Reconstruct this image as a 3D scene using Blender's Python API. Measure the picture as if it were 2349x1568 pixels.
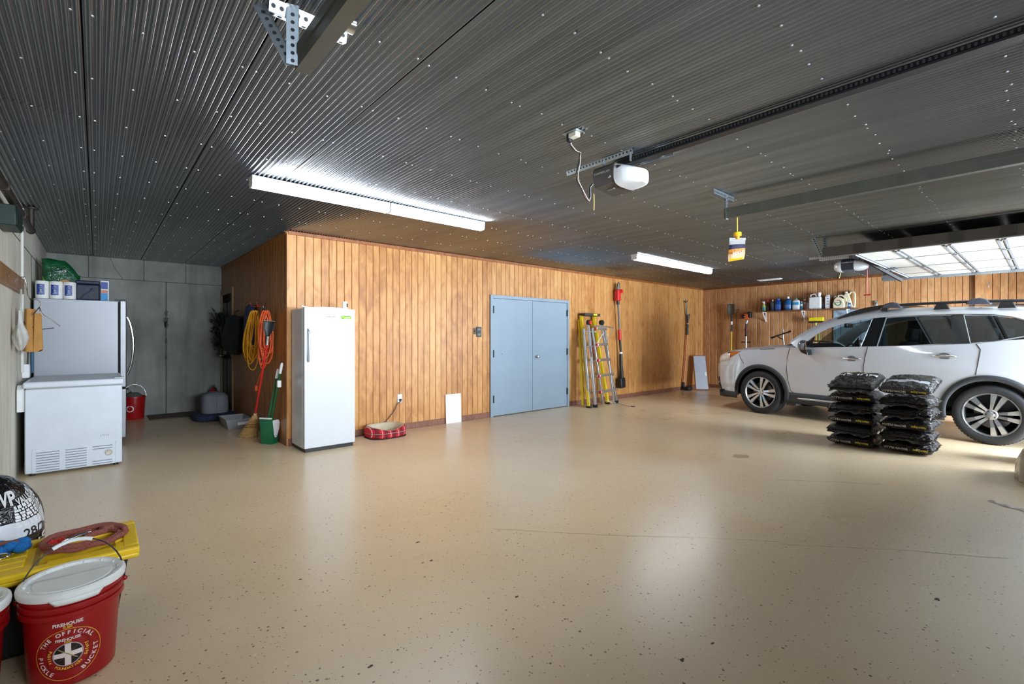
import bpy, bmesh, math, random
from mathutils import Vector, Matrix
random.seed(7)
R = math.radians
scene = bpy.context.scene
for o in list(bpy.data.objects): bpy.data.objects.remove(o)

# ------------------------------------------------------------------ camera
F_PX, CX, HORIZON, CAM_H = 1082.6, 1174.5, 773.0, 1.335
YAW = R(41.34)
cam_data = bpy.data.cameras.new('camera'); cam = bpy.data.objects.new('camera', cam_data)
scene.collection.objects.link(cam)
cam.location = (0, 0, CAM_H); cam.rotation_euler = (R(90), 0, -YAW)
cam_data.sensor_width = 36.0; cam_data.lens = 36.0*F_PX/2349.0
cam_data.shift_y = -(784.0-HORIZON)/2349.0
cam_data.clip_start = 0.02; cam_data.clip_end = 200
scene.camera = cam

# ------------------------------------------------------------------ view, world, daylight
vs = scene.view_settings
vs.view_transform = 'Standard'; vs.look = 'None'; vs.gamma = 1.0; vs.use_curve_mapping = False
vs.exposure = 0.62
scene.cycles.max_bounces = 8; scene.cycles.diffuse_bounces = 5; scene.cycles.glossy_bounces = 4
scene.cycles.transmission_bounces = 8; scene.cycles.transparent_max_bounces = 12
scene.cycles.caustics_reflective = False; scene.cycles.caustics_refractive = False
scene.cycles.sample_clamp_indirect = 6.0
w = bpy.data.worlds.new('sky'); scene.world = w; w.use_nodes = True
bg = w.node_tree.nodes['Background']
bg.inputs[0].default_value = (0.62, 0.80, 1.0, 1); bg.inputs[1].default_value = 4.0

def area(name, loc, rot, sx, sy, power, col):
    l = bpy.data.lights.new(name, 'AREA'); l.shape = 'RECTANGLE'; l.size = sx; l.size_y = sy
    l.energy = power; l.color = col
    o = bpy.data.objects.new(name, l); scene.collection.objects.link(o)
    o.location = loc; o.rotation_euler = rot
    return o
# daylight entering through the open overhead door and the glazed one (front wall, behind the camera)
o_ = area('daylight_open_door', (9.0, -1.28, .98), (R(90), 0, 0), 3.4, 1.9, 430, (0.78, 0.89, 1.0)); o_.data.spread = R(125)
g_ = area('daylight_glazed_door', (2.4, -1.27, 1.72), (R(95), 0, 0), 4.0, 0.5, 88, (0.80, 0.90, 1.0)); g_.data.spread = R(85)

# ------------------------------------------------------------------ materials
def new_mat(name):
    m = bpy.data.materials.new(name); m.use_nodes = True
    nt = m.node_tree; b = nt.nodes['Principled BSDF']
    return m, nt, b
def N(nt, kind, **kw):
    n = nt.nodes.new(kind)
    for k, v in kw.items():
        if k.startswith('i_'):
            key = k[2:]
            n.inputs[int(key) if key.isdigit() else key].default_value = v
        else: setattr(n, k, v)
    return n
def ramp(nt, stops, fac=None, interp='LINEAR'):
    r = nt.nodes.new('ShaderNodeValToRGB'); r.color_ramp.interpolation = interp
    e = r.color_ramp.elements
    while len(e) > len(stops): e.remove(e[-1])
    while len(e) < len(stops): e.new(0.5)
    for k, (p, c) in zip(e, stops):
        k.position = p; k.color = (*c, 1) if len(c) == 3 else c
    if fac is not None: nt.links.new(fac, r.inputs[0])
    return r
def srgb(r, g, b):
    return tuple(((c/255)/12.92 if c/255 <= 0.04045 else ((c/255+0.055)/1.055)**2.4) for c in (r, g, b))
MATS = {}
def mat(name, col, rough=0.5, metal=0.0, var=0.06, scale=12.0, bump=0.0, bscale=60.0, emit=None, es=1.0, coat=0.0, trans=0.0, alpha=1.0, spec=0.5):
    """plain procedural material: a colour with slight noise variation and optional fine relief; col is sRGB 0-255"""
    if name in MATS: return MATS[name]
    m, nt, b = new_mat(name); c = srgb(*col)
    tc = N(nt, 'ShaderNodeTexCoord')
    nz = N(nt, 'ShaderNodeTexNoise', i_Scale=scale, i_Detail=4.0)
    nt.links.new(tc.outputs['Object'], nz.inputs['Vector'])
    lo = tuple(max(0, x*(1-var)) for x in c); hi = tuple(min(1, x*(1+var)) for x in c)
    rp = ramp(nt, [(0.3, lo), (0.7, hi)], nz.outputs[0])
    nt.links.new(rp.outputs[0], b.inputs['Base Color'])
    b.inputs['Roughness'].default_value = rough; b.inputs['Metallic'].default_value = metal
    b.inputs['Specular IOR Level'].default_value = spec
    b.inputs['Coat Weight'].default_value = coat; b.inputs['Coat Roughness'].default_value = 0.05
    b.inputs['Transmission Weight'].default_value = trans; b.inputs['Alpha'].default_value = alpha
    if bump:
        n2 = N(nt, 'ShaderNodeTexNoise', i_Scale=bscale, i_Detail=5.0)
        nt.links.new(tc.outputs['Object'], n2.inputs['Vector'])
        bp = N(nt, 'ShaderNodeBump', i_Strength=bump, i_Distance=0.01)
        nt.links.new(n2.outputs[0], bp.inputs['Height']); nt.links.new(bp.outputs[0], b.inputs['Normal'])
    if emit is not None:
        b.inputs['Emission Color'].default_value = (*srgb(*emit), 1); b.inputs['Emission Strength'].default_value = es
    MATS[name] = m
    return m

def wood_mat(name, dark, mid, light, rough=0.42, randamt=1.0):
    m, nt, b = new_mat(name); L = nt.links.new
    tc = N(nt, 'ShaderNodeTexCoord'); oi = N(nt, 'ShaderNodeObjectInfo')
    mul = N(nt, 'ShaderNodeVectorMath', operation='SCALE'); L(oi.outputs['Location'], mul.inputs[0]); mul.inputs['Scale'].default_value = 1.7
    add = N(nt, 'ShaderNodeVectorMath', operation='ADD'); L(tc.outputs['Object'], add.inputs[0]); L(mul.outputs[0], add.inputs[1])
    mp = N(nt, 'ShaderNodeMapping'); mp.inputs['Scale'].default_value = (1, 1, 0.10); L(add.outputs[0], mp.inputs[0])
    n1 = N(nt, 'ShaderNodeTexNoise', i_Scale=26.0, i_Detail=6.0, i_Distortion=1.2); L(mp.outputs[0], n1.inputs['Vector'])
    mp2 = N(nt, 'ShaderNodeMapping'); mp2.inputs['Scale'].default_value = (1, 1, 0.55); L(add.outputs[0], mp2.inputs[0])
    n2 = N(nt, 'ShaderNodeTexNoise', i_Scale=5.0, i_Detail=3.0, i_Distortion=1.5); L(mp2.outputs[0], n2.inputs['Vector'])
    mix = N(nt, 'ShaderNodeMath', operation='MULTIPLY_ADD'); L(n2.outputs[0], mix.inputs[0]); mix.inputs[1].default_value = 0.65
    m3 = N(nt, 'ShaderNodeMath', operation='MULTIPLY'); L(n1.outputs[0], m3.inputs[0]); m3.inputs[1].default_value = 0.45
    L(m3.outputs[0], mix.inputs[2])
    rr = N(nt, 'ShaderNodeMath', operation='MULTIPLY_ADD'); L(oi.outputs['Random'], rr.inputs[0]); rr.inputs[1].default_value = 0.16*randamt; L(mix.outputs[0], rr.inputs[2])
    off = N(nt, 'ShaderNodeMath', operation='SUBTRACT'); L(rr.outputs[0], off.inputs[0]); off.inputs[1].default_value = 0.08*randamt
    rp = ramp(nt, [(0.33, srgb(*dark)), (0.52, srgb(*mid)), (0.74, srgb(*light))], off.outputs[0])
    L(rp.outputs[0], b.inputs['Base Color']); b.inputs['Roughness'].default_value = rough
    bp = N(nt, 'ShaderNodeBump', i_Strength=0.08, i_Distance=0.004); L(n1.outputs[0], bp.inputs['Height']); L(bp.outputs[0], b.inputs['Normal'])
    MATS[name] = m
    return m

# ------------------------------------------------------------------ mesh helpers
COL = scene.collection
class MB:
    def __init__(s): s.v = []; s.f = []; s.m = []; s.X = None
    def _add(s, vs, fs, m=0):
        k = len(s.v)
        if s.X is not None: vs = [tuple(s.X @ Vector(p)) for p in vs]
        s.v += [tuple(p) for p in vs]
        for q in fs: s.f.append(tuple(i+k for i in q)); s.m.append(m)
        return s
    def box(s, x0, x1, y0, y1, z0, z1, m=0):
        return s._add([(x0,y0,z0),(x1,y0,z0),(x1,y1,z0),(x0,y1,z0),(x0,y0,z1),(x1,y0,z1),(x1,y1,z1),(x0,y1,z1)],
                      [(3,2,1,0),(4,5,6,7),(0,1,5,4),(1,2,6,5),(2,3,7,6),(3,0,4,7)], m)
    def cbox(s, c, d, m=0, rot=None):
        o = s.X; T = Matrix.Translation(Vector(c))
        if rot is not None: T = T @ (rot.to_4x4() if len(rot) == 3 else rot)
        s.X = T if o is None else o @ T
        s.box(-d[0]/2, d[0]/2, -d[1]/2, d[1]/2, -d[2]/2, d[2]/2, m); s.X = o
        return s
    def bar(s, a, b, w, h, m=0, up=(0,0,1)):
        """rectangular bar from a to b; w across, h along up"""
        a, b = Vector(a), Vector(b); d = b-a; L = d.length; d.normalize()
        u = Vector(up); 
        if abs(d.dot(u)) > 0.98: u = Vector((1,0,0))
        r = d.cross(u).normalized(); u = r.cross(d).normalized()
        vs = []
        for p in (a, b):
            for sx, sy in ((-1,-1),(1,-1),(1,1),(-1,1)): vs.append(p + r*(sx*w/2) + u*(sy*h/2))
        return s._add(vs, [(3,2,1,0),(4,5,6,7),(0,1,5,4),(1,2,6,5),(2,3,7,6),(3,0,4,7)], m)
    def prism(s, poly, axis, a0, a1, m=0):
        """extrude a 2D polygon along axis; poly in the other two axes in order (xyz minus axis)"""
        def P(u, v, a): return {'x': (a,u,v), 'y': (u,a,v), 'z': (u,v,a)}[axis]
        n = len(poly); vs = [P(u,v,a0) for u,v in poly]+[P(u,v,a1) for u,v in poly]
        fs = [tuple(range(n))[::-1], tuple(range(n,2*n))]+[(i,(i+1)%n,n+(i+1)%n,n+i) for i in range(n)]
        return s._add(vs, fs, m)
    def tube(s, pts, r, n=8, m=0, closed=False, caps=True):
        pts = [Vector(p) for p in pts]; k = len(pts)
        rs = r if isinstance(r, (list, tuple)) else [r]*k
        vs = []; fs = []; prev = None
        for i, p in enumerate(pts):
            if closed: d = pts[(i+1)%k]-pts[i-1]
            else: d = pts[min(i+1,k-1)]-pts[max(i-1,0)]
            d = d.normalized() if d.length > 1e-9 else Vector((0,0,1))
            if prev is None:
                u = Vector((0,0,1)) if abs(d.z) < 0.9 else Vector((1,0,0))
                u = (u-d*u.dot(d)).normalized()
            else:
                u = prev-d*prev.dot(d); u = u.normalized() if u.length > 1e-6 else prev
            prev = u; w_ = d.cross(u)
            for j in range(n):
                t = 2*math.pi*j/n; vs.append(p+(u*math.cos(t)+w_*math.sin(t))*rs[i])
        for i in range(k if closed else k-1):
            a = i*n; b_ = ((i+1)%k)*n
            for j in range(n): fs.append((a+j, a+(j+1)%n, b_+(j+1)%n, b_+j))
        if caps and not closed: fs += [tuple(range(n))[::-1], tuple(range((k-1)*n, k*n))]
        return s._add(vs, fs, m)
    def lathe(s, prof, n=24, c=(0,0,0), m=0, sx=1.0, sy=1.0, axis='z', p=2.0, caps=True):
        """revolve (r, h) pairs; p>2 gives a squarer (superellipse) outline"""
        vs = []; fs = []; k = len(prof)
        for r, h in prof:
            for j in range(n):
                t = 2*math.pi*j/n; ct, st = math.cos(t), math.sin(t)
                if p != 2.0: ct = math.copysign(abs(ct)**(2/p), ct); st = math.copysign(abs(st)**(2/p), st)
                x, y = r*ct*sx, r*st*sy
                q = {'z': (x,y,h), 'y': (x,h,-y), 'x': (h,x,y)}[axis]
                vs.append((q[0]+c[0], q[1]+c[1], q[2]+c[2]))
        for i in range(k-1):
            for j in range(n): fs.append((i*n+j, i*n+(j+1)%n, (i+1)*n+(j+1)%n, (i+1)*n+j))
        if caps: fs += [tuple(range(n))[::-1], tuple(range((k-1)*n, k*n))]
        return s._add(vs, fs, m)
    def grid(s, fn, nu, nv, m=0, wrapu=False):
        vs = [fn(i/nu, j/nv) for j in range(nv+1) for i in range(nu+(0 if wrapu else 1))]
        W = nu if wrapu else nu+1
        fs = [(j*W+i, j*W+(i+1)%W, (j+1)*W+(i+1)%W, (j+1)*W+i) for j in range(nv) for i in range(nu)]
        return s._add(vs, fs, m)
    def ball(s, c, r, n=12, m=0):
        rx, ry, rz = (r,)*3 if not isinstance(r, (tuple, list)) else r
        k = n//2; vs = [(c[0],c[1],c[2]-rz)]; fs = []
        for i in range(1, k):
            a = -math.pi/2+math.pi*i/k
            for j in range(n):
                t = 2*math.pi*j/n; vs.append((c[0]+rx*math.cos(a)*math.cos(t), c[1]+ry*math.cos(a)*math.sin(t), c[2]+rz*math.sin(a)))
        vs.append((c[0],c[1],c[2]+rz)); top = len(vs)-1
        for j in range(n): fs.append((0, 1+(j+1)%n, 1+j)); fs.append((top, 1+(k-2)*n+j, 1+(k-2)*n+(j+1)%n))
        for i in range(k-2):
            for j in range(n): fs.append((1+i*n+j, 1+i*n+(j+1)%n, 1+(i+1)*n+(j+1)%n, 1+(i+1)*n+j))
        return s._add(vs, fs, m)
    def mesh(s, name, mats, smooth=35):
        me = bpy.data.meshes.new(name); me.from_pydata(s.v, [], s.f)
        for mt in (mats if isinstance(mats, (list, tuple)) else [mats]): me.materials.append(mt)
        if len(me.materials) > 1: me.polygons.foreach_set('material_index', s.m)
        if smooth:
            me.polygons.foreach_set('use_smooth', [True]*len(me.polygons)); me.set_sharp_from_angle(angle=R(smooth))
        me.update()
        return me
    def build(s, name, mats, parent=None, smooth=35, bevel=0.0, seg=2, sub=0, solid=0.0, loc=None, rot=None):
        o = bpy.data.objects.new(name, s.mesh(name, mats, smooth)); COL.objects.link(o)
        if parent is not None: o.parent = parent
        if loc is not None: o.location = loc
        if rot is not None: o.rotation_euler = rot
        if solid:
            md = o.modifiers.new('thickness', 'SOLIDIFY'); md.thickness = solid; md.offset = 0
        if bevel:
            md = o.modifiers.new('bevel', 'BEVEL'); md.width = bevel; md.segments = seg; md.limit_method = 'ANGLE'; md.angle_limit = R(40)
        if sub:
            md = o.modifiers.new('subdivision', 'SUBSURF'); md.levels = sub; md.render_levels = sub
        return o
def tag(o, label, cat=None, group=None, kind=None):
    o['label'] = label
    if cat: o['category'] = cat
    if group: o['group'] = group
    if kind: o['kind'] = kind
    return o
def thing(name, label, cat, loc=(0,0,0), rotz=0.0, group=None, kind=None):
    o = bpy.data.objects.new(name, None); COL.objects.link(o); o.empty_display_size = 0.1
    o.location = loc; o.rotation_euler = (0, 0, rotz)
    return tag(o, label, cat, group, kind)
def inst(o, parent, loc, rot=None, scale=None):
    c = o.copy(); COL.objects.link(c); c.parent = parent; c.location = loc
    if rot is not None: c.rotation_euler = rot
    if scale is not None: c.scale = scale
    return c
def copy_tree(o, parent=None):
    c = o.copy(); COL.objects.link(c); c.parent = parent
    for ch in o.children: copy_tree(ch, c)
    return c
def text(name, body, size, m, parent, loc, rot, align='CENTER', shear=0.0, fn=None, sx=1.0, spacing=1.0, bold=0.0):
    """flat lettering as a mesh; fn maps a flat (x, y) to a point when the surface is curved"""
    cu = bpy.data.curves.new(name, 'FONT'); cu.body = body; cu.size = size; cu.align_x = align; cu.align_y = 'CENTER'; cu.shear = shear
    cu.space_character = spacing; cu.offset = bold; cu.resolution_u = 3
    t = bpy.data.objects.new(name+'_tmp', cu); COL.objects.link(t)
    me = bpy.data.meshes.new_from_object(t); bpy.data.objects.remove(t); bpy.data.curves.remove(cu)
    me.materials.clear(); me.materials.append(m)
    for v in me.vertices:
        v.co.x *= sx
        if fn: v.co = Vector(fn(v.co.x, v.co.y))
    o = bpy.data.objects.new(name, me); COL.objects.link(o); o.parent = parent; o.location = loc; o.rotation_euler = rot
    return o

# photo pixel -> ray -> a point on a known plane of the room
FWD = Vector((math.sin(YAW), math.cos(YAW), 0)); RGT = Vector((math.cos(YAW), -math.sin(YAW), 0))
def ray(px, py): return FWD + RGT*((px-CX)/F_PX) + Vector((0,0,(HORIZON-py)/F_PX))
def at_z(px, py, z=0.0):
    r = ray(px, py); return r*((z-CAM_H)/r.z)+Vector((0,0,CAM_H))
def at_y(px, py, y):
    r = ray(px, py); return r*(y/r.y)+Vector((0,0,CAM_H))
def at_x(px, py, x):
    r = ray(px, py); return r*(x/r.x)+Vector((0,0,CAM_H))
# ================================================================== the room
XL, XR, XI = -0.58, 12.29, 1.76          # left concrete wall, right wood wall, inner wood corner
YF, YM, YB = -1.32, 6.17, 10.2           # front (garage doors), main wood wall, rear concrete wall
H = 2.645
M_wood = wood_mat('golden_wood_panel', (160,102,50), (190,133,72), (208,157,95))
M_wood_r = wood_mat('wood_panel_right', (160,108,66), (190,136,88), (210,160,112))
M_wood_in = wood_mat('brown_wood_veneer', (126,76,30), (158,100,46), (178,120,60), randamt=0.7)
M_base = wood_mat('red_brown_baseboard', (96,58,44), (120,76,58), (138,92,72), rough=0.55)
M_crown = wood_mat('orange_brown_crown', (100,52,22), (132,74,34), (158,96,50))
M_groove = mat('groove_brown', (62,36,18), 0.8)

def floor_mat():
    m, nt, b = new_mat('tan_epoxy_floor'); L = nt.links.new
    tc = N(nt, 'ShaderNodeTexCoord')
    n0 = N(nt, 'ShaderNodeTexNoise', i_Scale=0.55, i_Detail=4.0); L(tc.outputs['Object'], n0.inputs['Vector'])
    base = ramp(nt, [(0.35, srgb(212,186,150)), (0.65, srgb(222,200,168))], n0.outputs[0])
    # dark and light flecks in the coating: sparse cells
    def flecks(scale, keep, size, col, prev, dist=0.5):
        v = N(nt, 'ShaderNodeTexVoronoi', i_Scale=scale); L(tc.outputs['Object'], v.inputs['Vector'])
        sep = N(nt, 'ShaderNodeSeparateColor'); L(v.outputs['Color'], sep.inputs[0])
        k = N(nt, 'ShaderNodeMath', operation='GREATER_THAN'); L(sep.outputs[0], k.inputs[0]); k.inputs[1].default_value = keep
        sz = N(nt, 'ShaderNodeMath', operation='MULTIPLY'); L(sep.outputs[1], sz.inputs[0]); sz.inputs[1].default_value = size
        d = N(nt, 'ShaderNodeMath', operation='LESS_THAN'); L(v.outputs['Distance'], d.inputs[0]); L(sz.outputs[0], d.inputs[1])
        a = N(nt, 'ShaderNodeMath', operation='MULTIPLY'); L(k.outputs[0], a.inputs[0]); L(d.outputs[0], a.inputs[1])
        a2 = N(nt, 'ShaderNodeMath', operation='MULTIPLY'); L(a.outputs[0], a2.inputs[0]); a2.inputs[1].default_value = 0.85
        mx = N(nt, 'ShaderNodeMix', data_type='RGBA'); L(a2.outputs[0], mx.inputs['Factor']); L(prev, mx.inputs['A']); mx.inputs['B'].default_value = (*srgb(*col), 1)
        return mx.outputs['Result']
    c = flecks(37.0, 0.58, 0.235, (98,80,58), base.outputs[0])
    c = flecks(70.0, 0.70, 0.28, (130,108,80), c)
    c = flecks(17.0, 0.90, 0.13, (60,50,40), c)
    c = flecks(24.0, 0.90, 0.16, (232,218,196), c)
    # grime: large soft stains
    n3 = N(nt, 'ShaderNodeTexNoise', i_Scale=1.9, i_Detail=7.0, i_Roughness=0.7); L(tc.outputs['Object'], n3.inputs['Vector'])
    r3 = ramp(nt, [(0.45, (0,0,0)), (0.80, (1,1,1))], n3.outputs[0])
    st = N(nt, 'ShaderNodeMath', operation='MULTIPLY'); L(r3.outputs[0], st.inputs[0]); st.inputs[1].default_value = 0.08
    mx = N(nt, 'ShaderNodeMix', data_type='RGBA'); L(st.outputs[0], mx.inputs['Factor']); L(c, mx.inputs['A']); mx.inputs['B'].default_value = (*srgb(170,138,100), 1)
    L(mx.outputs['Result'], b.inputs['Base Color'])
    rr = ramp(nt, [(0.3, (0.26,)*3), (0.7, (0.32,)*3)], n0.outputs[0]); L(rr.outputs[0], b.inputs['Roughness'])
    b.inputs['Specular IOR Level'].default_value = 0.5
    n4 = N(nt, 'ShaderNodeTexNoise', i_Scale=22.0, i_Detail=4.0); L(tc.outputs['Object'], n4.inputs['Vector'])
    bp = N(nt, 'ShaderNodeBump', i_Strength=0.05, i_Distance=0.01); L(n4.outputs[0], bp.inputs['Height']); L(bp.outputs[0], b.inputs['Normal'])
    return m
fl = thing('floor', 'shiny tan epoxy floor speckled with dark flecks', 'floor', kind='structure')
MB().box(XL-.2, XR+.2, YF-.2, YB+.2, -0.12, 0.0).build('slab', floor_mat(), fl, smooth=0)
def crack(pts, wd):
    mb = MB(); P = []
    for (a, b_) in zip(pts[:-1], pts[1:]):
        a, b_ = at_z(*a), at_z(*b_)
        for k in range(8):
            t = k/8; q = a.lerp(b_, t); P.append(q+Vector((random.uniform(-.006,.006), random.uniform(-.006,.006), 0)))
    for a, b_ in zip(P[:-1], P[1:]):
        d = (b_-a); n = Vector((-d.y, d.x, 0)).normalized()*wd*random.uniform(.35,1)
        mb._add([(a.x-n.x,a.y-n.y,.0006),(a.x+n.x,a.y+n.y,.0006),(b_.x+n.x,b_.y+n.y,.0006),(b_.x-n.x,b_.y-n.y,.0006)], [(0,3,2,1)])
    return mb.build('crack', mat('crack_brown', (128,104,76), 0.8), fl, smooth=0)
crack([(1130,1212),(1420,1228),(1600,1232),(1780,1242),(1810,1250),(1930,1254),(2080,1262),(2349,1284)], 0.0022)
crack([(1780,1100),(1900,1104),(2040,1112)], 0.003)
for px, py, s in ((1700,1046,.10),):                       # dried spill
    c = at_z(px, py); mb = MB(); ring = []
    for k in range(20):
        t = 2*math.pi*k/20; r_ = s*random.uniform(.8,1.1); ring.append((c.x+r_*math.cos(t)*1.1, c.y+r_*math.sin(t)*.8, .0007))
    mb._add(ring, [tuple(range(20))]); mb.build('stain', mat('spill_stain', (168,140,104), 0.45), fl, smooth=0)
# oil spots and dirt flakes on the coating that can be told apart in the photograph
mb = MB()
for px, py, s in ((958,1243,.016),(990,1285,.014),(970,1290,.010),(1185,1368,.013),(1022,1160,.010),(850,1528,.012),(690,1328,.012),(1565,1513,.013),(2150,1374,.022),(1635,1475,.010)):
    c = at_z(px, py); ring = []
    for k in range(10):
        t = 2*math.pi*k/10; r_ = s*random.uniform(.5,1.2); ring.append((c.x+r_*math.cos(t), c.y+r_*math.sin(t)*.7, .0007))
    mb._add(ring, [tuple(range(10))])
o = mb.build('dirt_fleck', mat('dirt_dark', (70,58,44), 0.7), fl, smooth=0); o['kind'] = 'stuff'

# ---------------------------------------------------------------- ceiling of corrugated sheets
def ceiling_mat():
    m, nt, b = new_mat('galvanised_corrugated_sheet'); L = nt.links.new
    tc = N(nt, 'ShaderNodeTexCoord'); oi = N(nt, 'ShaderNodeObjectInfo')
    mp = N(nt, 'ShaderNodeMapping'); mp.inputs['Scale'].default_value = (6, 0.35, 6); L(tc.outputs['Object'], mp.inputs[0])
    n = N(nt, 'ShaderNodeTexNoise', i_Scale=1.4, i_Detail=5.0); L(mp.outputs[0], n.inputs['Vector'])
    ad = N(nt, 'ShaderNodeMath', operation='MULTIPLY_ADD'); L(oi.outputs['Random'], ad.inputs[0]); ad.inputs[1].default_value = 0.14; L(n.outputs[0], ad.inputs[2])
    rp = ramp(nt, [(0.35, (0.190,0.210,0.230)), (0.8, (0.285,0.310,0.335))], ad.outputs[0]); L(rp.outputs[0], b.inputs['Base Color'])
    b.inputs['Metallic'].default_value = 0.9; b.inputs['Roughness'].default_value = 0.27
    return m
M_ceil = ceiling_mat()
ce = thing('ceiling', 'grey corrugated metal sheet ceiling with rows of screws', 'ceiling', kind='structure')
MB().box(XL-.2, XR+.2, YF-.2, YB+.2, H+0.022, H+0.1).build('deck', mat('ceiling_deck', (26,26,26), 0.9), ce, smooth=0)
PW = 0.604; X0 = -0.047-PW
def sheet(width, length):
    mb = MB(); nr = 18; ns = nr*8
    def fn(u, v):
        ph = u*nr*2*math.pi; s = math.sin(ph); z = 0.0075*(math.copysign(abs(s)**0.8, s))
        return (u*width, v*length, z)
    mb.grid(fn, ns, 1)
    mb.f = [q[::-1] for q in mb.f]
    return mb.mesh('panel', M_ceil, smooth=80)
sheets = {}
k = 0; x = X0
while x < XR:
    yend = YB if x < XI-0.3 else YM
    cuts = [YF, 3.785, yend] if x < 5.9 else [YF, 1.40, 3.785, yend]
    for a, b_ in zip(cuts[:-1], cuts[1:]):
        key = round(b_-a, 3)
        if key not in sheets: sheets[key] = sheet(PW-0.006, b_-a-0.004)
        o = bpy.data.objects.new('panel', sheets[key]); COL.objects.link(o); o.parent = ce
        o.location = (x+0.003, a+0.002, H+random.uniform(-.0008,.0008))
    x += PW; k += 1
mb = MB()
for r in range(19):
    y = 2.57+0.608*(r-6)
    if y < YF+.1 or y > YB-.1: continue
    for c in range(23):
        for dx in (0.033, 0.19, 0.38, 0.57):
            xx = X0+c*PW+dx
            if xx < XL+.03 or xx > XR-.05 or (y > YM and xx > XI): continue
            mb.lathe([(0.0062,-0.0060),(0.0052,-0.0095),(0.0025,-0.0105)], n=6, c=(xx+random.uniform(-.006,.006), y+random.uniform(-.012,.012), H))
o = mb.build('screw', mat('screw_zinc', (190,192,194), 0.35, 0.7), ce, smooth=0); o['kind'] = 'stuff'

# ---------------------------------------------------------------- walls of wood planks
def plank_mesh(width, height, m, t=0.012, ch=0.004):
    """board standing in x-z, face towards -y, chamfered long edges"""
    mb = MB(); w2 = width/2
    prof = [(-w2, 0), (-w2, -t+ch), (-w2+ch, -t), (w2-ch, -t), (w2, -t+ch), (w2, 0)]
    mb.prism(prof, 'z', 0, height)
    return mb.mesh('plank', m, smooth=0)
def plank_run(parent, m, start, direction, rotz, length, z0, z1, pitch=0.1003, openings=(), gap=0.0046, depth=0.0):
    n = int(length/pitch+0.5); p = length/n; cache = {}
    for i in range(n):
        c = (i+.5)*p; za, zb = z0, z1
        segs = [(z0, z1)]
        for (a, b_, oz) in openings:
            if a < c < b_: segs = [(oz, z1)] if oz < z1 else []
        for za, zb in segs:
            key = round(zb-za, 3)
            if key not in cache: cache[key] = plank_mesh(p-gap, zb-za, m)
            o = bpy.data.objects.new('plank', cache[key]); COL.objects.link(o); o.parent = parent
            q = Vector(start)+Vector(direction)*c; o.location = (q.x, q.y, za); o.rotation_euler = (0, 0, rotz)
def wall(name, label, box, m):
    t = thing(name, label, 'wall', kind='structure'); MB().box(*box).build('backing', m, t, smooth=0); return t
wm = wall('wall_back', 'long golden wood plank wall behind the white freezer and grey double doors', (XI, XR+.15, YM, YM+.12, 0, H+.02), M_groove)
plank_run(wm, M_wood, (XI, YM, 0), (1,0,0), 0, XR-XI, 0.06, H-0.045, openings=((4.92-XI, 6.87-XI, 2.045),))
wi = wall('wall_inner', 'dark brown veneer wall of the storage nook with hanging cords', (XI, XI+.12, YM+.02, YB, 0, H+.02), M_groove)
plank_run(wi, M_wood_in, (XI, YB, 0), (0,-1,0), -R(90), YB-YM-0.02, 0.06, H-0.03, pitch=0.135, gap=0.002)
MB().box(XI-.014, XI+.014, YM-.014, YM+.012, 0, H-.02).build('corner_strip', M_wood, wi, smooth=0)
wr = wall('wall_right', 'brown wood plank wall behind the silver car', (XR, XR+.15, YF, YM+.1, 0, H+.02), M_groove)
plank_run(wr, M_wood_r, (XR, YM, 0), (0,-1,0), -R(90), YM-YF, 0.06, H-0.045, gap=0.0065)
MB().box(XR-.09, XR, 0.73, 0.90, 0, H).build('pilaster', M_wood_r, wr, bevel=.006)

def concrete_mat(name, c0, c1, stain):
    m, nt, b = new_mat(name); L = nt.links.new
    tc = N(nt, 'ShaderNodeTexCoord')
    n = N(nt, 'ShaderNodeTexNoise', i_Scale=1.6, i_Detail=9.0, i_Roughness=0.62); L(tc.outputs['Object'], n.inputs['Vector'])
    rp = ramp(nt, [(0.32, srgb(*c0)), (0.66, srgb(*c1))], n.outputs[0])
    mp = N(nt, 'ShaderNodeMapping'); mp.inputs['Scale'].default_value = (1, 1, 0.12); L(tc.outputs['Object'], mp.inputs[0])
    n2 = N(nt, 'ShaderNodeTexNoise', i_Scale=7.0, i_Detail=6.0); L(mp.outputs[0], n2.inputs['Vector'])
    r2 = ramp(nt, [(0.48, (0,0,0)), (0.75, (0.55,)*3)], n2.outputs[0])
    mx = N(nt, 'ShaderNodeMix', data_type='RGBA'); L(r2.outputs[0], mx.inputs['Factor']); L(rp.outputs[0], mx.inputs['A']); mx.inputs['B'].default_value = (*srgb(*stain), 1)
    L(mx.outputs['Result'], b.inputs['Base Color']); b.inputs['Roughness'].default_value = 0.85
    n3 = N(nt, 'ShaderNodeTexNoise', i_Scale=40.0, i_Detail=6.0); L(tc.outputs['Object'], n3.inputs['Vector'])
    bp = N(nt, 'ShaderNodeBump', i_Strength=0.25, i_Distance=0.01); L(n3.outputs[0], bp.inputs['Height']); L(bp.outputs[0], b.inputs['Normal'])
    return m
M_conc = concrete_mat('poured_concrete_left', (204,199,184), (226,222,208), (176,171,156))
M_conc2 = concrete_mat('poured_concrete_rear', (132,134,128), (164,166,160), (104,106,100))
M_seam = mat('concrete_seam', (84,82,76), 0.9)
wl = wall('wall_left', 'pale poured concrete wall at the left edge', (XL-.2, XL, YF, YB+.2, 0, H+.02), M_conc)
wb = wall('wall_rear', 'grey poured concrete wall behind the refrigerator', (XL, XI+.1, YB, YB+.2, 0, H+.02), M_conc2)
def seam(parent, pts, m=M_seam, r=0.005):
    return MB().tube(pts, r, n=5).build('form_seam', m, parent, smooth=0)
zs = 2.296
seam(wb, [(XL, YB, zs), (XI, YB, zs)]); seam(wb, [(0.91, YB, 0), (0.91, YB, zs)], r=.007)
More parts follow.
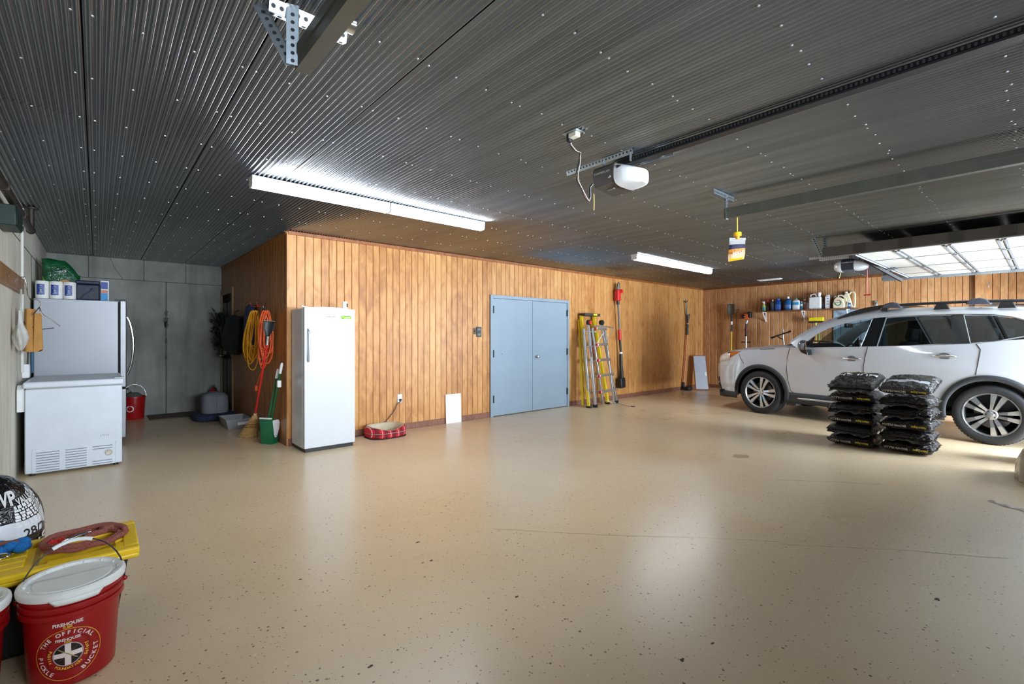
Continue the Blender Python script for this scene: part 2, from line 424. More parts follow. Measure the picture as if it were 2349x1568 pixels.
for x in (-0.1, 0.603, 1.195): seam(wb, [(x, YB, zs), (x, YB, H)])
seam(wb, [(0.16, YB, H), (0.22, YB, 2.48), (0.33, YB, zs)], r=.003)
seam(wl, [(XL, YF, zs), (XL, YB, zs)]); seam(wl, [(XL, 7.9, 0), (XL, 7.9, zs)])
mb = MB()                                                   # dark stains along the pour joint
for z, s in ((1.62,.10),(1.55,.07),(1.28,.05),(0.98,.05),(1.75,.06)):
    ring = [(0.91+s*random.uniform(.3,1)*math.cos(t*.5236)*.6, YB-.0025, z+s*1.3*random.uniform(.5,1)*math.sin(t*.5236)) for t in range(12)]
    mb._add(ring, [tuple(range(12))])
mb.build('water_stain', mat('concrete_stain', (96,96,92), 0.9), wb, smooth=0)

# front wall with the two garage door openings (behind the photographer)
wf = thing('wall_front', 'white front wall with two garage door openings', 'wall', kind='structure')
M_white = mat('white_paint', (226,226,222), 0.6)
OPN = ((0.35, 4.5, 2.15), (7.25, 10.75, 2.2))
mb = MB(); xs = [XL-.2, OPN[0][0], OPN[0][1], OPN[1][0], OPN[1][1], XR+.2]
for a, b_ in ((0,1),(2,3),(4,5)): mb.box(xs[a], xs[b_], YF-.15, YF, 0, H+.02)
for (a, b_, z) in OPN: mb.box(a, b_, YF-.15, YF, z, H+.02)
mb.build('backing', M_white, wf, smooth=0)
mb = MB(); mb.box(-14, 26, -16, YF-.15, -.14, -.02)
tag(mb.build('driveway', mat('driveway_concrete', (196,192,184), 0.9), smooth=0), 'pale concrete driveway outside the open garage door', 'driveway', kind='structure')

# the near garage door is down: white sections, the third one glazed
d4 = thing('door_4', 'closed white garage door with a row of windows behind the photographer', 'garage door', (2.425, YF-.06, 0), kind='structure')
M_pane = mat('window_pane', (210,224,232), .05, alpha=.15)
for k in range(4):
    z0 = .01+.535*k
    if k != 3: MB().box(-2.075, 2.075, -.02, .02, z0, z0+.53).build('door_section', M_white, d4, bevel=.005)
    else:
        sc = MB(); sc.box(-2.075,2.075,-.02,.02,z0,z0+.06); sc.box(-2.075,2.075,-.02,.02,z0+.47,z0+.53)
        for i in range(5): sc.box(-2.075+i*1.0125, -1.975+i*1.0125, -.02, .02, z0+.06, z0+.47)
        sc = sc.build('door_section', M_white, d4)
        for i in range(4): MB().box(-1.975+i*1.0125, -1.0625+i*1.0125, -.004, .004, z0+.06, z0+.47).build('pane', M_pane, sc, smooth=0)
# ---------------------------------------------------------------- trim
def trim(name, label, cat, boxes, m, bevel=.004):
    mb = MB()
    for b_ in boxes: mb.box(*b_)
    return tag(mb.build(name, m, bevel=bevel, smooth=0), label, cat, kind='structure')
trim('trim_1', 'orange brown wooden crown strip along the top of the long plank wall', 'moulding', [(XI, XR, YM-.028, YM, H-.05, H-.006)], M_crown)
trim('trim_2', 'dark wooden crown strip along the top of the right plank wall', 'moulding', [(XR-.028, XR, YF, YM-.03, H-.05, H-.006)], M_crown)
trim('trim_3', 'dark wooden strip along the top of the storage nook wall', 'moulding', [(XI-.025, XI, YM, YB, H-.04, H-.006)], M_wood_in)
trim('baseboard_back_left', 'reddish brown baseboard between the white freezer and the grey doors', 'baseboard', [(XI, 4.92, YM-.022, YM, 0, .088)], M_base)
trim('baseboard_back_right', 'reddish brown baseboard to the right of the grey doors', 'baseboard', [(6.87, XR, YM-.022, YM, 0, .088)], M_base)
trim('baseboard_inner', 'dark brown baseboard along the storage nook wall', 'baseboard', [(XI-.02, XI, YM, 9.1, 0, .09)], M_base)
trim('baseboard_right', 'brown baseboard along the right plank wall', 'baseboard', [(XR-.02, XR, YF, YM-.03, 0, .088)], M_base)

# ---------------------------------------------------------------- grey double door
M_dgrey = mat('blue_grey_door_paint', (138,156,172), 0.42, var=.03, scale=3)
M_steel = mat('brushed_steel', (190,192,194), 0.3, 0.95)
M_dark = mat('dark_hinge', (58,62,66), 0.4, 0.6)
d1 = thing('door_1', 'blue grey metal double door in the plank wall', 'door', (4.92, YM, 0), kind='structure')
DW, DH = 1.95, 2.045
mb = MB(); mb.box(0, .055, -.045, .02, 0, DH); mb.box(DW-.055, DW, -.045, .02, 0, DH); mb.box(.055, DW-.055, -.045, .02, DH-.055, DH)
mb.build('frame', M_dgrey, d1, bevel=.004)
for a, b_, hx in ((.058, .972, .058), (.978, DW-.058, DW-.058)):
    lf = MB().box(a, b_, -.030, .014, .012, DH-.058).build('door_leaf', M_dgrey, d1, bevel=.003)
    for z in (.24, 1.0, 1.74):
        MB().box(hx-.012, hx+.012, -.052, -.022, z, z+.115).lathe([(.009,z-.005),(.009,z+.12)], n=10, c=(hx,-.05,0)).build('hinge', M_dark, lf)
    if a > .5:
        kn = MB(); kn.lathe([(.034,-.03),(.034,-.036),(.014,-.04),(.012,-.062),(.026,-.068),(.030,-.082),(.024,-.094),(.006,-.097)], n=20, axis='y', c=(1.075,0,.985))
        kn.build('door_knob', M_steel, lf)
    else: MB().lathe([(.006,-.03),(.008,-.0335)], n=10, axis='y', c=(.25,0,1.05)).build('scuff', M_dark, lf)
# brown door in the storage nook wall
d2 = thing('door_2', 'narrow dark framed door at the far end of the nook wall', 'door', (XI, 9.18, 0), kind='structure')
M_fr = mat('pine_frame', (150,122,84), 0.5); M_dd = mat('dark_door', (70,62,54), 0.5)
MB().box(-.03,.01,0,.09,0,2.2).box(-.03,.01,.93,1.01,0,2.2).box(-.03,.01,.09,.93,2.1,2.2).build('frame', M_fr, d2, bevel=.004)
lf = MB().box(-.012,.01,.092,.928,.01,2.098).build('door_leaf', M_dd, d2)
for z0, z1 in ((.2,.95),(1.1,1.95)):
    for y0 in (.17,.54): MB().box(-.018,-.010,y0,y0+.3,z0,z1).build('panel', M_dd, lf, bevel=.006)
MB().lathe([(.02,-.012),(.012,-.03),(.026,-.05),(.02,-.068)], n=14, axis='x', c=(0,.86,1.0)).build('door_knob', M_steel, lf)
# pale blue door in the right wall, behind the car
d3 = thing('door_3', 'pale blue door half hidden behind the silver car', 'door', (XR, 2.22, 0), kind='structure')
M_db = mat('pale_blue_paint', (150,174,196), 0.45)
MB().box(-.03,.01,0,.06,0,1.93).box(-.03,.01,.87,.93,0,1.93).box(-.03,.01,.06,.87,1.86,1.93).build('frame', M_db, d3, bevel=.004)
lf = MB().box(-.014,.01,.062,.868,.01,1.858).build('door_leaf', M_db, d3)
for z0, z1 in ((.15,.8),(.95,1.75)):
    for y0 in (.15,.51): MB().box(-.022,-.012,y0,y0+.28,z0,z1).build('panel', M_db, lf, bevel=.008)
MB().lathe([(.02,-.012),(.012,-.03),(.026,-.05),(.02,-.068)], n=14, axis='x', c=(0,.14,.98)).build('door_knob', M_steel, lf)
# ================================================================== ceiling lights
M_tube = mat('lit_diffuser', (255,255,255), 0.4, emit=(240,247,255), es=30.0)
M_fix = mat('white_enamel', (236,238,240), 0.35)
def strip_light(x0, x1, y, label, group):
    t = thing('strip_light', label, 'ceiling light', ((x0+x1)/2, y, H-.085), group=group)
    L_ = (x1-x0)/2
    MB().prism([(-.055,.078),(-.055,.040),(-.040,.030),(.040,.030),(.055,.040),(.055,.078)], 'x', -L_, L_).build('housing', M_fix, t, smooth=20)
    pr = [(-.040,.029),(-.046,.012),(-.036,-.004),(-.014,-.012),(.014,-.012),(.036,-.004),(.046,.012),(.040,.029)]
    MB().prism(pr, 'x', -L_+.012, L_-.012).build('diffuser', M_tube, t, smooth=60)
    for s in (-1, 1):
        a, b_ = sorted((s*L_, s*(L_-.012)))
        MB().prism([(-.052,.03),(-.052,.008),(-.038,-.010),(.038,-.010),(.052,.008),(.052,.03)], 'x', a, b_).build('end_cap', M_fix, t)
g = 'strip lights on the ceiling'
strip_light(0.936, 2.135, 4.27, 'lit white strip light, left one of the pair above the white freezer', g)
strip_light(2.145, 3.30, 4.27, 'lit white strip light, right one of the pair above the white freezer', g)
strip_light(6.335, 7.58, 4.30, 'lit white strip light beyond the hanging yellow bag, nearer half', g)
strip_light(7.59, 8.843, 4.30, 'lit white strip light beyond the hanging yellow bag, farther half', g)
v = thing('ceiling_vent', 'white rectangular ceiling vent in the corner above the shelf', 'vent', (11.32, 4.13, H-.02))
MB().box(-.08,.08,-.24,.24,-.004,.012).build('frame', M_fix, v, bevel=.004)
for k in range(5):
    x = -.055+.0275*k; MB().cbox((x,0,-.010),(.020,.42,.003), rot=Matrix.Rotation(R(25),3,'Y')).build('slat', M_fix, v, smooth=0)
# ================================================================== appliances and the left side
def Wd(t):
    """a builder that takes world coordinates for a thing that is only translated"""
    mb = MB(); mb.X = (Matrix.Translation(Vector(t.location)) @ Matrix.Rotation(t.rotation_euler.z, 4, 'Z')).inverted(); return mb
def lerp(a, b_, t): return Vector(a).lerp(Vector(b_), t)
M_frz = mat('white_freezer_enamel', (203,207,213), 0.25, var=.02, scale=3)
M_frz2 = mat('worn_freezer_enamel', (208,216,226), 0.35, var=.04, scale=5)
M_black = mat('black_plastic', (24,24,26), 0.45)
M_rub = mat('black_rubber', (22,22,24), 0.7)
M_ink = mat('dark_print', (40,42,46), 0.6)
M_wht = mat('white_plastic', (232,234,236), 0.4)
M_chrome = mat('chrome', (225,228,232), 0.1, 1.0)
M_galv = mat('galvanised_steel', (176,184,190), 0.32, 0.85, var=.12, scale=30)

# chest freezer, its vented end towards the camera
X0c, X1c, Y0c, Y1c = -0.517, 0.20, 6.43, 7.45
cf = thing('chest_freezer', 'scuffed white chest freezer in front of the refrigerator', 'freezer', ((X0c+X1c)/2, Y0c, 0))
Wd(cf).box(X0c, X1c, Y0c, Y1c, .025, .835).build('body', M_frz2, cf, bevel=.012)
ld = Wd(cf).box(X0c-.012, X1c+.012, Y0c-.014, Y1c, .843, .905).build('lid', M_frz2, cf, bevel=.016, seg=3)
Wd(cf).box(X1c-.06, X1c+.022, Y0c+.05, Y0c+.17, .905, .912).build('handle_plate', M_wht, ld, bevel=.003)
Wd(cf).box(X0c+.01, X1c-.01, Y0c+.006, Y1c-.01, .832, .846).build('gasket', mat('grey_gasket', (150,152,150), .7), cf)
Wd(cf).prism([(Y0c+.02,.62),(Y0c+.02,.83),(Y0c+.06,.875),(Y0c+.13,.875),(Y0c+.13,.62)], 'x', X0c-.055, X0c-.002).build('hinge_cover', M_wht, cf, bevel=.006)
for x in (X0c+.05, X1c-.05):
    for y in (Y0c+.05, Y1c-.05): Wd(cf).lathe([(.02,0),(.02,.03)], n=10, c=(x,y,0)).build('foot', M_black, cf)
def onf(px, py): p = at_y(px, py, Y0c); return p.x, p.z
gl = [onf(73.6,1031), onf(266.4,1010), onf(266.4,1062), onf(73.6,1087)]
xa, xb = gl[0][0], gl[1][0]; za, zb = gl[3][1]+.002, (gl[0][1]+gl[1][1])/2
gr = Wd(cf)
for (a, b_, c, d) in ((xa,xb,zb-.004,zb),(xa,xb,za,za+.004),(xa,xa+.004,za,zb),(xb-.004,xb,za,zb)): gr.box(a,b_,Y0c-.003,Y0c+.004,c,d)
gr = gr.build('vent_grille', M_frz2, cf)
def louver(xp0, xp1, z):
    a, b_ = xp0, xp1
    Wd(cf).prism([(Y0c-.008,z-.005),(Y0c+.004,z+.006),(Y0c+.004,z-.006)], 'x', a, b_).build('louver', M_frz2, gr, smooth=0)
    Wd(cf).box(a, b_, Y0c-.001, Y0c+.003, z-.0105, z-.006).build('slot', M_ink, gr, smooth=0)
hz = (zb-za-.05)/7.3
for g0, g1 in ((83,136.5),(150,199)):
    a, b_ = onf(g0,1050)[0], onf(g1,1050)[0]
    for k in range(8): louver(a, b_, za+.026+hz*k)
a, b_ = onf(212,1050)[0], onf(258,1050)[0]
for k in (0, 1, 6, 7): louver(a, b_, za+.026+hz*k)
px_, pz_ = onf(250,1036)
Wd(cf).lathe([(.030,-.002),(.030,-.008),(.024,-.010),(.022,-.006),(.010,-.006),(.009,-.013),(.003,-.013)], n=18, axis='y', c=(px_,Y0c,pz_)).build('drain_plug', mat('rusty_white', (196,190,178), .6, var=.3, scale=40), gr)
for k, (dx, dz, s) in enumerate(((0,0,.020),(.018,.004,.026),(.034,.002,.022),(.052,.006,.018),(.066,.004,.016))):
    x, z = onf(231,998); x += dx*.9
    Wd(cf).box(x, x+.004, Y0c-.0008, Y0c, z-.012+dz, z-.012+dz+s).build('residue_mark', mat('grey_residue', (150,154,160), .7), cf, smooth=0)

# refrigerator
M_fsid = mat('grey_fridge_side', (150,153,160), 0.38, 0.25, var=.04, scale=2)
M_ss = mat('stainless_door', (132,134,138), 0.42, 0.85, var=.04)
rf = thing('refrigerator', 'tall grey refrigerator with stainless doors behind the chest freezer', 'refrigerator', (-.15, 7.75, 0))
Wd(rf).box(-.55, .205, 7.75, 8.60, .04, 1.79).build('cabinet', M_fsid, rf, bevel=.008)
Wd(rf).box(-.50, .19, 7.77, 8.58, 0, .04).build('plinth', M_black, rf)
dr = Wd(rf).box(.215, .285, 7.745, 8.605, .70, 1.80).build('upper_door', M_ss, rf, bevel=.012, seg=3)
pts = []
for k in range(15):
    t = k/14; pts.append((.292+.062*math.sin(math.pi*t)**.7, 7.80, .86+.73*t))
Wd(rf).tube(pts, .013, n=10).build('door_handle', M_chrome, dr)
dr2 = Wd(rf).box(.215, .285, 7.745, 8.605, .06, .685).build('freezer_drawer', M_ss, rf, bevel=.012, seg=3)
Wd(rf).tube([(.288,7.82,.60),(.33,7.85,.62),(.335,8.17,.62),(.33,8.5,.62),(.288,8.53,.60)], .012, n=10).build('drawer_handle', M_chrome, dr2)
Wd(rf).box(.17, .27, 7.77, 7.84, 1.80, 1.815).build('hinge', M_dark, rf, bevel=.004)
Wd(rf).box(.20, .22, 7.76, 8.59, .68, .70).build('gap_trim', M_black, rf)

# ---- things on top of the refrigerator (top z = 1.79)
TZ = 1.791
def fx(px, Y): return at_y(px, 690, Y).x
pk = thing('paper_towel_pack', 'pack of white paper towel rolls in blue printed wrap on the refrigerator', 'paper towels', (fx(84,7.87)+.066, 7.88, TZ))
M_pap = mat('white_paper', (228,228,226), 0.7); M_blu = mat('blue_wrap_print', (28,62,140), .4); M_core = mat('card_core', (120,100,80), .8)
for j, y in enumerate((0, .125)):
    for i in range(3):
        x = -.02+.1195*i
        r_ = MB().lathe([(.02,0),(.055,0),(.059,.01),(.059,.20),(.055,.21),(.021,.21)], n=22, c=(x,y,0)).build('roll', M_pap, pk)
        MB().lathe([(.0205,.16),(.0205,.211),(.012,.211)], n=12, c=(x,y,0), caps=True).build('core', M_core, r_)
        if j == 0:
            mb = MB(); mb.grid(lambda u, v: (x+.0598*math.sin(-.85+1.25*u), y-.0598*math.cos(-.85+1.25*u), .045+.125*v), 8, 1); mb.build('printed_band', M_blu, r_)
            text('lettering', 'Sparkle', .036, M_wht, r_, (0,0,0), (0,0,0), fn=lambda a, b_, x=x, y=y: (x+.0604*math.sin((-b_-.012)/.06), y-.0604*math.cos((-b_-.012)/.06), .108+a))
cb = thing('cooler_bag', 'dark navy insulated cooler bag on the refrigerator', 'cooler bag', ((fx(171,7.86)+fx(230,7.86))/2, 7.97, TZ))
w2 = (fx(230,7.86)-fx(171,7.86))/2-.006; M_navy = mat('navy_nylon', (28,34,56), .55, bump=.3, bscale=30)
MB().box(-w2, w2, -.11, .11, 0, .20).build('body', M_navy, cb, bevel=.018, seg=3)
MB().box(-w2-.004, w2+.004, -.114, .114, .201, .245).build('lid', M_navy, cb, bevel=.014, seg=3)
MB().tube([(-.06,-.116,.02),(-.03,-.125,.07),(.02,-.13,.10),(.05,-.128,.135),(.04,-.12,.15)], .008, n=8).build('strap', mat('navy_strap', (52,56,78), .6), cb)
MB().cbox((.048,-.122,.14),(.03,.01,.025)).build('buckle', M_black, cb, bevel=.003)
bx = thing('printed_box', 'upright blue, orange and white carton beside the cooler bag', 'box', ((fx(231,7.86)+fx(250,7.86))/2, 7.93, TZ))
w2 = (fx(250,7.86)-fx(231,7.86))/2
MB().box(-w2, w2, -.07, .09, 0, .255).build('carton', mat('carton_white', (206,208,214), .5), bx, bevel=.003)
for z0, z1, c in ((.005,.10,(40,140,200)),(.102,.135,(206,120,80)),(.15,.235,(52,74,150))): MB().box(-w2*.96, w2*.72, -.0712, -.06, z0, z1).build('printed_panel', mat('print_%d_%d_%d' % c, c, .5), bx, smooth=0)
pp = thing('plastic_pouch', 'crumpled teal and white pouch lying behind the navy cooler bag', 'pouch', ((fx(188,8.2)+fx(228,8.2))/2, 8.22, TZ))
mb = MB(); mb.lathe([(.02,.0),(.13,.02),(.14,.12),(.12,.22),(.04,.262)], n=20, sx=1.0, sy=.55, p=3)
mb.build('pouch', mat('teal_white_film', (150,178,180), .3, var=.5, scale=14), pp, sub=1)
gb = thing('green_pack', 'shiny dark green plastic pack with lime stripe standing on the refrigerator', 'plastic pack', ((fx(95,8.3)+fx(184,8.3))/2, 8.33, TZ))
w2 = (fx(184,8.3)-fx(95,8.3))/2
def gfn(u, v):
    a = u*2-1; th = .085*(1-abs(a)**10)**.5*(1-max(0,v*1.02-.02)**6)**.5
    top = .53-.19*max(0,min(1,(a-.15)/.75))**1.3+.008*math.sin(9*u)
    return (a*w2, th, top*v)
mb = MB(); mb.grid(lambda u, v: (gfn(u,v)[0], -gfn(u,v)[1], gfn(u,v)[2]), 24, 14); n0 = len(mb.f)
mb.grid(lambda u, v: (gfn(1-u,v)[0], gfn(1-u,v)[1], gfn(1-u,v)[2]), 24, 14)
def film(name, c0, c1):
    m, nt, b = new_mat(name); L = nt.links.new; tc = N(nt, 'ShaderNodeTexCoord')
    n = N(nt, 'ShaderNodeTexNoise', i_Scale=7.0, i_Detail=3.0, i_Distortion=1.0); L(tc.outputs['Object'], n.inputs['Vector'])
    r_ = ramp(nt, [(.35, srgb(*c0)), (.7, srgb(*c1))], n.outputs[0]); L(r_.outputs[0], b.inputs['Base Color'])
    b.inputs['Roughness'].default_value = .18
    n2 = N(nt, 'ShaderNodeTexNoise', i_Scale=16.0, i_Detail=3.0, i_Distortion=2.0); L(tc.outputs['Object'], n2.inputs['Vector'])
    bp = N(nt, 'ShaderNodeBump', i_Strength=.6, i_Distance=.02); L(n2.outputs[0], bp.inputs['Height']); L(bp.outputs[0], b.inputs['Normal'])
    MATS[name] = m; return m
M_gfilm = film('dark_green_film', (10,62,34), (24,96,54)); M_lime = film('lime_film', (90,150,40), (130,180,60))
mb.build('pack', M_gfilm, gb, smooth=60)
def gsurf(x, z): 
    u = (x/w2+1)/2; v = min(.9, z/.50); return (x, -gfn(u, v)[1]-.002, z)
mb = MB(); mb.grid(lambda u, v: gsurf(-w2*.97+u*w2*.75*(1-v)+.001, .02+.30*v), 6, 8); mb.build('lime_stripe', M_lime, gb)
mb = MB(); mb.grid(lambda u, v: gsurf(-.06+.20*u, .21+.06*v*math.sin(math.pi*u)), 8, 3); mb.build('orange_print', mat('orange_print', (206,140,50), .35), gb)
text('lettering', 'Scotts', .055, M_wht, gb, (0,0,0), (0,0,0), fn=lambda a, b_: gsurf(a-.02, .385+b_))

# ---- hanging along the left concrete wall
pipe = thing('steel_pipe', 'dark brown steel pipe hung below the ceiling along the concrete wall', 'pipe', (-.500, 6.80, 2.414))
M_pipe = mat('dark_brown_steel', (58,50,42), .45, .5, var=.2, scale=20)
MB().tube([(0,0,0),(0,-3.8,0)], .030, n=14).build('pipe_run', M_pipe, pipe)
MB().tube([(0,0,0),(0,.0,.225)], .026, n=14).build('riser', M_pipe, pipe)
MB().ball((0,0,0), .038, n=14).build('elbow', M_pipe, pipe)
MB().lathe([(.06,.215),(.06,.226)], n=16).build('ceiling_flange', M_pipe, pipe)
for y in (-.85,-1.9): MB().box(-.045,.035,y-.012,y+.012,-.036,.036).build('clamp', M_pipe, pipe, bevel=.003)
cd = thing('conduit', 'thin white vertical conduit on the concrete wall', 'conduit', (XL+.016, 6.81, .98))
MB().tube([(0,0,0),(0,0,1.655)], .013, n=10).build('tube', mat('conduit_white', (214,214,208), .4), cd)
for z in (.35,.9,1.45): MB().box(-.02,.004,-.03,.03,z,z+.018).build('strap', M_galv, cd)
ob = tag(MB().box(-.02,.03,-.05,.05,0,.14).box(.03,.034,-.04,.04,.01,.13).build('outlet_box', M_wht, loc=(XL+.022,7.02,.915), bevel=.004), 'white outlet box on the concrete wall above the chest freezer', 'outlet')
gbx = thing('junction_box', 'small dark green metal box high on the concrete wall', 'electrical box', (XL+.06, 5.42, 2.20))
MB().box(-.055,.05,-.14,.24,0,.16).build('box', mat('dark_green_metal', (22,44,40), .45), gbx, bevel=.006)
MB().box(.05,.056,-.13,.23,.01,.15).build('cover', mat('dark_green_metal', (22,44,40), .45), gbx, bevel=.003)
rl = thing('hanging_rail', 'brown wooden board fixed along the concrete wall', 'wooden rail', (XL, 6.78, 1.765))
MB().box(0.001,.034,-2.6,0,0,.148).build('board', wood_mat('rail_wood', (110,76,40), (140,98,56), (160,118,74)), rl, bevel=.004)
for y in (-.15,-1.1,-2.1): MB().lathe([(.007,.034),(.005,.037)], n=8, axis='x', c=(0,y,.075)).build('screw', M_galv, rl)
hk = thing('wire_hanger', 'bent wire hanger hooked over the end of the wooden board', 'hanger', (XL+.062, 6.36, 1.645))
MB().tube([(-.02,-.02,.25),(.005,.0,.255),(.02,.0,.20),(.025,.02,.09),(.04,.06,.05),(.075,.09,.055),(.10,.11,.04),(.105,.13,-.06),(.12,.14,-.10)], .005, n=8).build('hook', M_chrome, hk)
MB().tube([(.06,.02,-.10),(.10,.10,-.02),(.115,.14,-.08),(.20,.20,-.16),(.24,.22,-.20)], .0045, n=8).build('arm', M_chrome, hk)
MB().tube([(.0,.02,-.16),(.02,.03,-.20),(.11,.08,-.235),(.20,.12,-.22)], .004, n=8).build('lower_wire', M_dark, hk)
# tan work cloth and plastic bag hanging from it
M_tan = mat('tan_canvas', (176,128,66), .8, var=.12, bump=.4, bscale=25)
tcx = thing('work_apron', 'tan canvas work cloth hanging beside the refrigerator', 'cloth', (XL+.095, 6.45, 1.205))
def cloth(x0, ww, h, seed, th=.05):
    mb = MB()
    def fn(u, v):
        a = 2*math.pi*u; wv = (1-v)*.30+.70; fold = 1+.16*math.sin(3*a+seed)+.08*math.sin(7*a+2*seed)
        return (x0+th*fold*math.cos(a)*wv, ww*.5*wv*fold*math.sin(a), h*v+.012*math.sin(2*a+seed)*(1-v))
    mb.grid(fn, 32, 8, wrapu=True); n = len(mb.v); mb.f.append(tuple(range(n-32, n))); mb.f.append(tuple(range(32))[::-1]); mb.m += [0,0]
    return mb
cloth(0, .15, .40, 1.0).build('front_panel', M_tan, tcx, smooth=60)
cloth(.055, .11, .36, 2.3, .035).build('back_panel', M_tan, tcx, smooth=60)
pb = thing('plastic_bag', 'translucent white plastic bag hanging on the concrete wall', 'plastic bag', (XL+.060, 6.14, 1.215))
mb = MB()
def bagfn(u, v):
    a = 2*math.pi*u; r_ = [.02,.06,.075,.06,.03,.02,.018][min(6,int(v*6))]; t = v*6-int(v*6); nx = [.02,.06,.075,.06,.03,.02,.018,.018][min(7,int(v*6)+1)]
    r_ = r_*(1-t)+nx*t; r_ *= 1+.2*math.sin(4*a+5*v)
    return (r_*.65*math.cos(a), r_*math.sin(a), .36*v)
mb.grid(bagfn, 24, 24, wrapu=True)
mb.build('bag', mat('thin_white_plastic', (214,212,206), .35, trans=.25, bump=.5, bscale=30), pb, smooth=60)
MB().tube([(.0,.01,.35),(.0,.06,.46),(-.005,.12,.56)], .008, n=8).build('tied_handle', mat('thin_white_plastic', (214,212,206)), pb)
tag(MB().tube([(0,0,0),(.0,-.02,.25),(.02,-.03,.5),(.03,.0,.66)], .011, n=10).build('blue_hose', mat('blue_hose', (46,96,136), .5), loc=(XL+.03, 7.62, .93), smooth=60), 'blue hose running up the wall behind the refrigerator', 'hose')
cordm = MB().tube([(0,0,0),(.005,.01,-.2),(.0,.0,-.42)], .006, n=8).build('power_cord', M_black, loc=(XL+.04, 6.98, 1.40), smooth=60)
tag(cordm, 'black power cord hanging down to the white outlet box', 'cord')

# ---------------------------------------------------------------- upright white freezer
X0, X1, Y0, Y1 = 1.79, 2.392, 5.645, 6.12
uf = thing('upright_freezer', 'tall white upright freezer standing against the plank wall', 'freezer', ((X0+X1)/2, Y0, 0))
Wd(uf).box(X0, X1, Y0+.075, Y1, .04, 1.672).build('cabinet', M_frz, uf, bevel=.01)
Wd(uf).box(X0+.015, X1-.02, Y0+.02, Y1-.02, 0, .04).build('plinth', M_black, uf)
Wd(uf).box(X0+.008, X1-.008, Y0+.055, Y0+.078, .05, 1.68).build('gasket', mat('dark_gasket', (70,76,84), .7), uf)
prof = []
for k in range(13):
    t = k/12; prof.append((X0+(X1-X0)*t, 1.680+.018*math.sin(math.pi*min(1,t*1.02+.0))-.006*t))
poly = [(X0,.045),(X1,.045)]+prof[::-1]
dr = Wd(uf).prism(poly, 'y', Y0, Y0+.056).build('door', M_frz, uf, bevel=.010, seg=3)
Wd(uf).box(X0+.012, X1-.012, Y0-.0012, Y0+.01, 1.618, 1.6205).build('door_groove', mat('pale_groove', (196,200,206), .4), dr, smooth=0)
hx = at_y(707, 790, Y0).x
Wd(uf).tube([(hx-.004,Y0+.002,1.43),(hx,Y0-.020,1.41),(hx,Y0-.032,1.36),(hx,Y0-.034,1.25),(hx,Y0-.030,1.13),(hx,Y0-.018,1.07),(hx,Y0+.002,1.055)], [.010,.012,.012,.011,.012,.014,.013], n=10).build('door_handle', mat('silver_handle', (168,174,182), .3, .5), dr)
st = at_y(782,724,Y0); st2 = at_y(806,731,Y0)
sk = Wd(uf).box(st.x, st2.x, Y0-.0016, Y0+.002, st2.z, st.z).build('sticker', mat('lime_sticker', (130,206,24), .5), dr, smooth=0)
zc = (st.z+st2.z)/2; xc = (st.x+st2.x)/2
for k in range(9): Wd(uf).box(xc-.054+.0105*k, xc-.047+.0105*k+.002*(k%2), Y0-.0022, Y0, zc+.010, zc+.016).build('fine_print', mat('sticker_green', (52,110,14), .6), sk, smooth=0)
for k in range(5): Wd(uf).box(xc-.004+.0105*k, xc+.003+.0105*k, Y0-.0022, Y0, zc-.005, zc+.003).build('fine_print', M_wht, sk, smooth=0)
Wd(uf).box(xc-.05, xc-.036, Y0-.0022, Y0, zc-.022, zc-.010).build('sticker_mark', mat('sticker_green', (52,110,14)), sk, smooth=0)
lt = at_y(760, 726, Y0); text('lettering', 'Hamilton Beach', .019, M_ink, dr, (lt.x-uf.location.x, Y0-.002-uf.location.y, lt.z), (R(90),0,0))
p0 = at_y(792.5, 706, Y0+.1)
th_ = thing('wireless_camera', 'small white rounded camera on top of the upright freezer', 'camera', (p0.x, Y0+.12, 1.678))
MB().lathe([(.030,0),(.033,.004),(.033,.085),(.028,.096),(.012,.099)], n=20, sx=1, sy=.8).build('body', M_wht, th_)
MB().box(.010,.031,-.027,-.012,.03,.075).build('window', M_black, th_, bevel=.003)
rd = at_y(686, 704, Y0+.12)
tag(MB().tube([(-.06,-.0,.022),(.055,.02,.0)], .009, n=10).build('white_rod', M_wht, loc=(X0+.075, Y0+.16, 1.682), smooth=60), 'short white plastic tube lying on the upright freezer top left corner', 'tube')
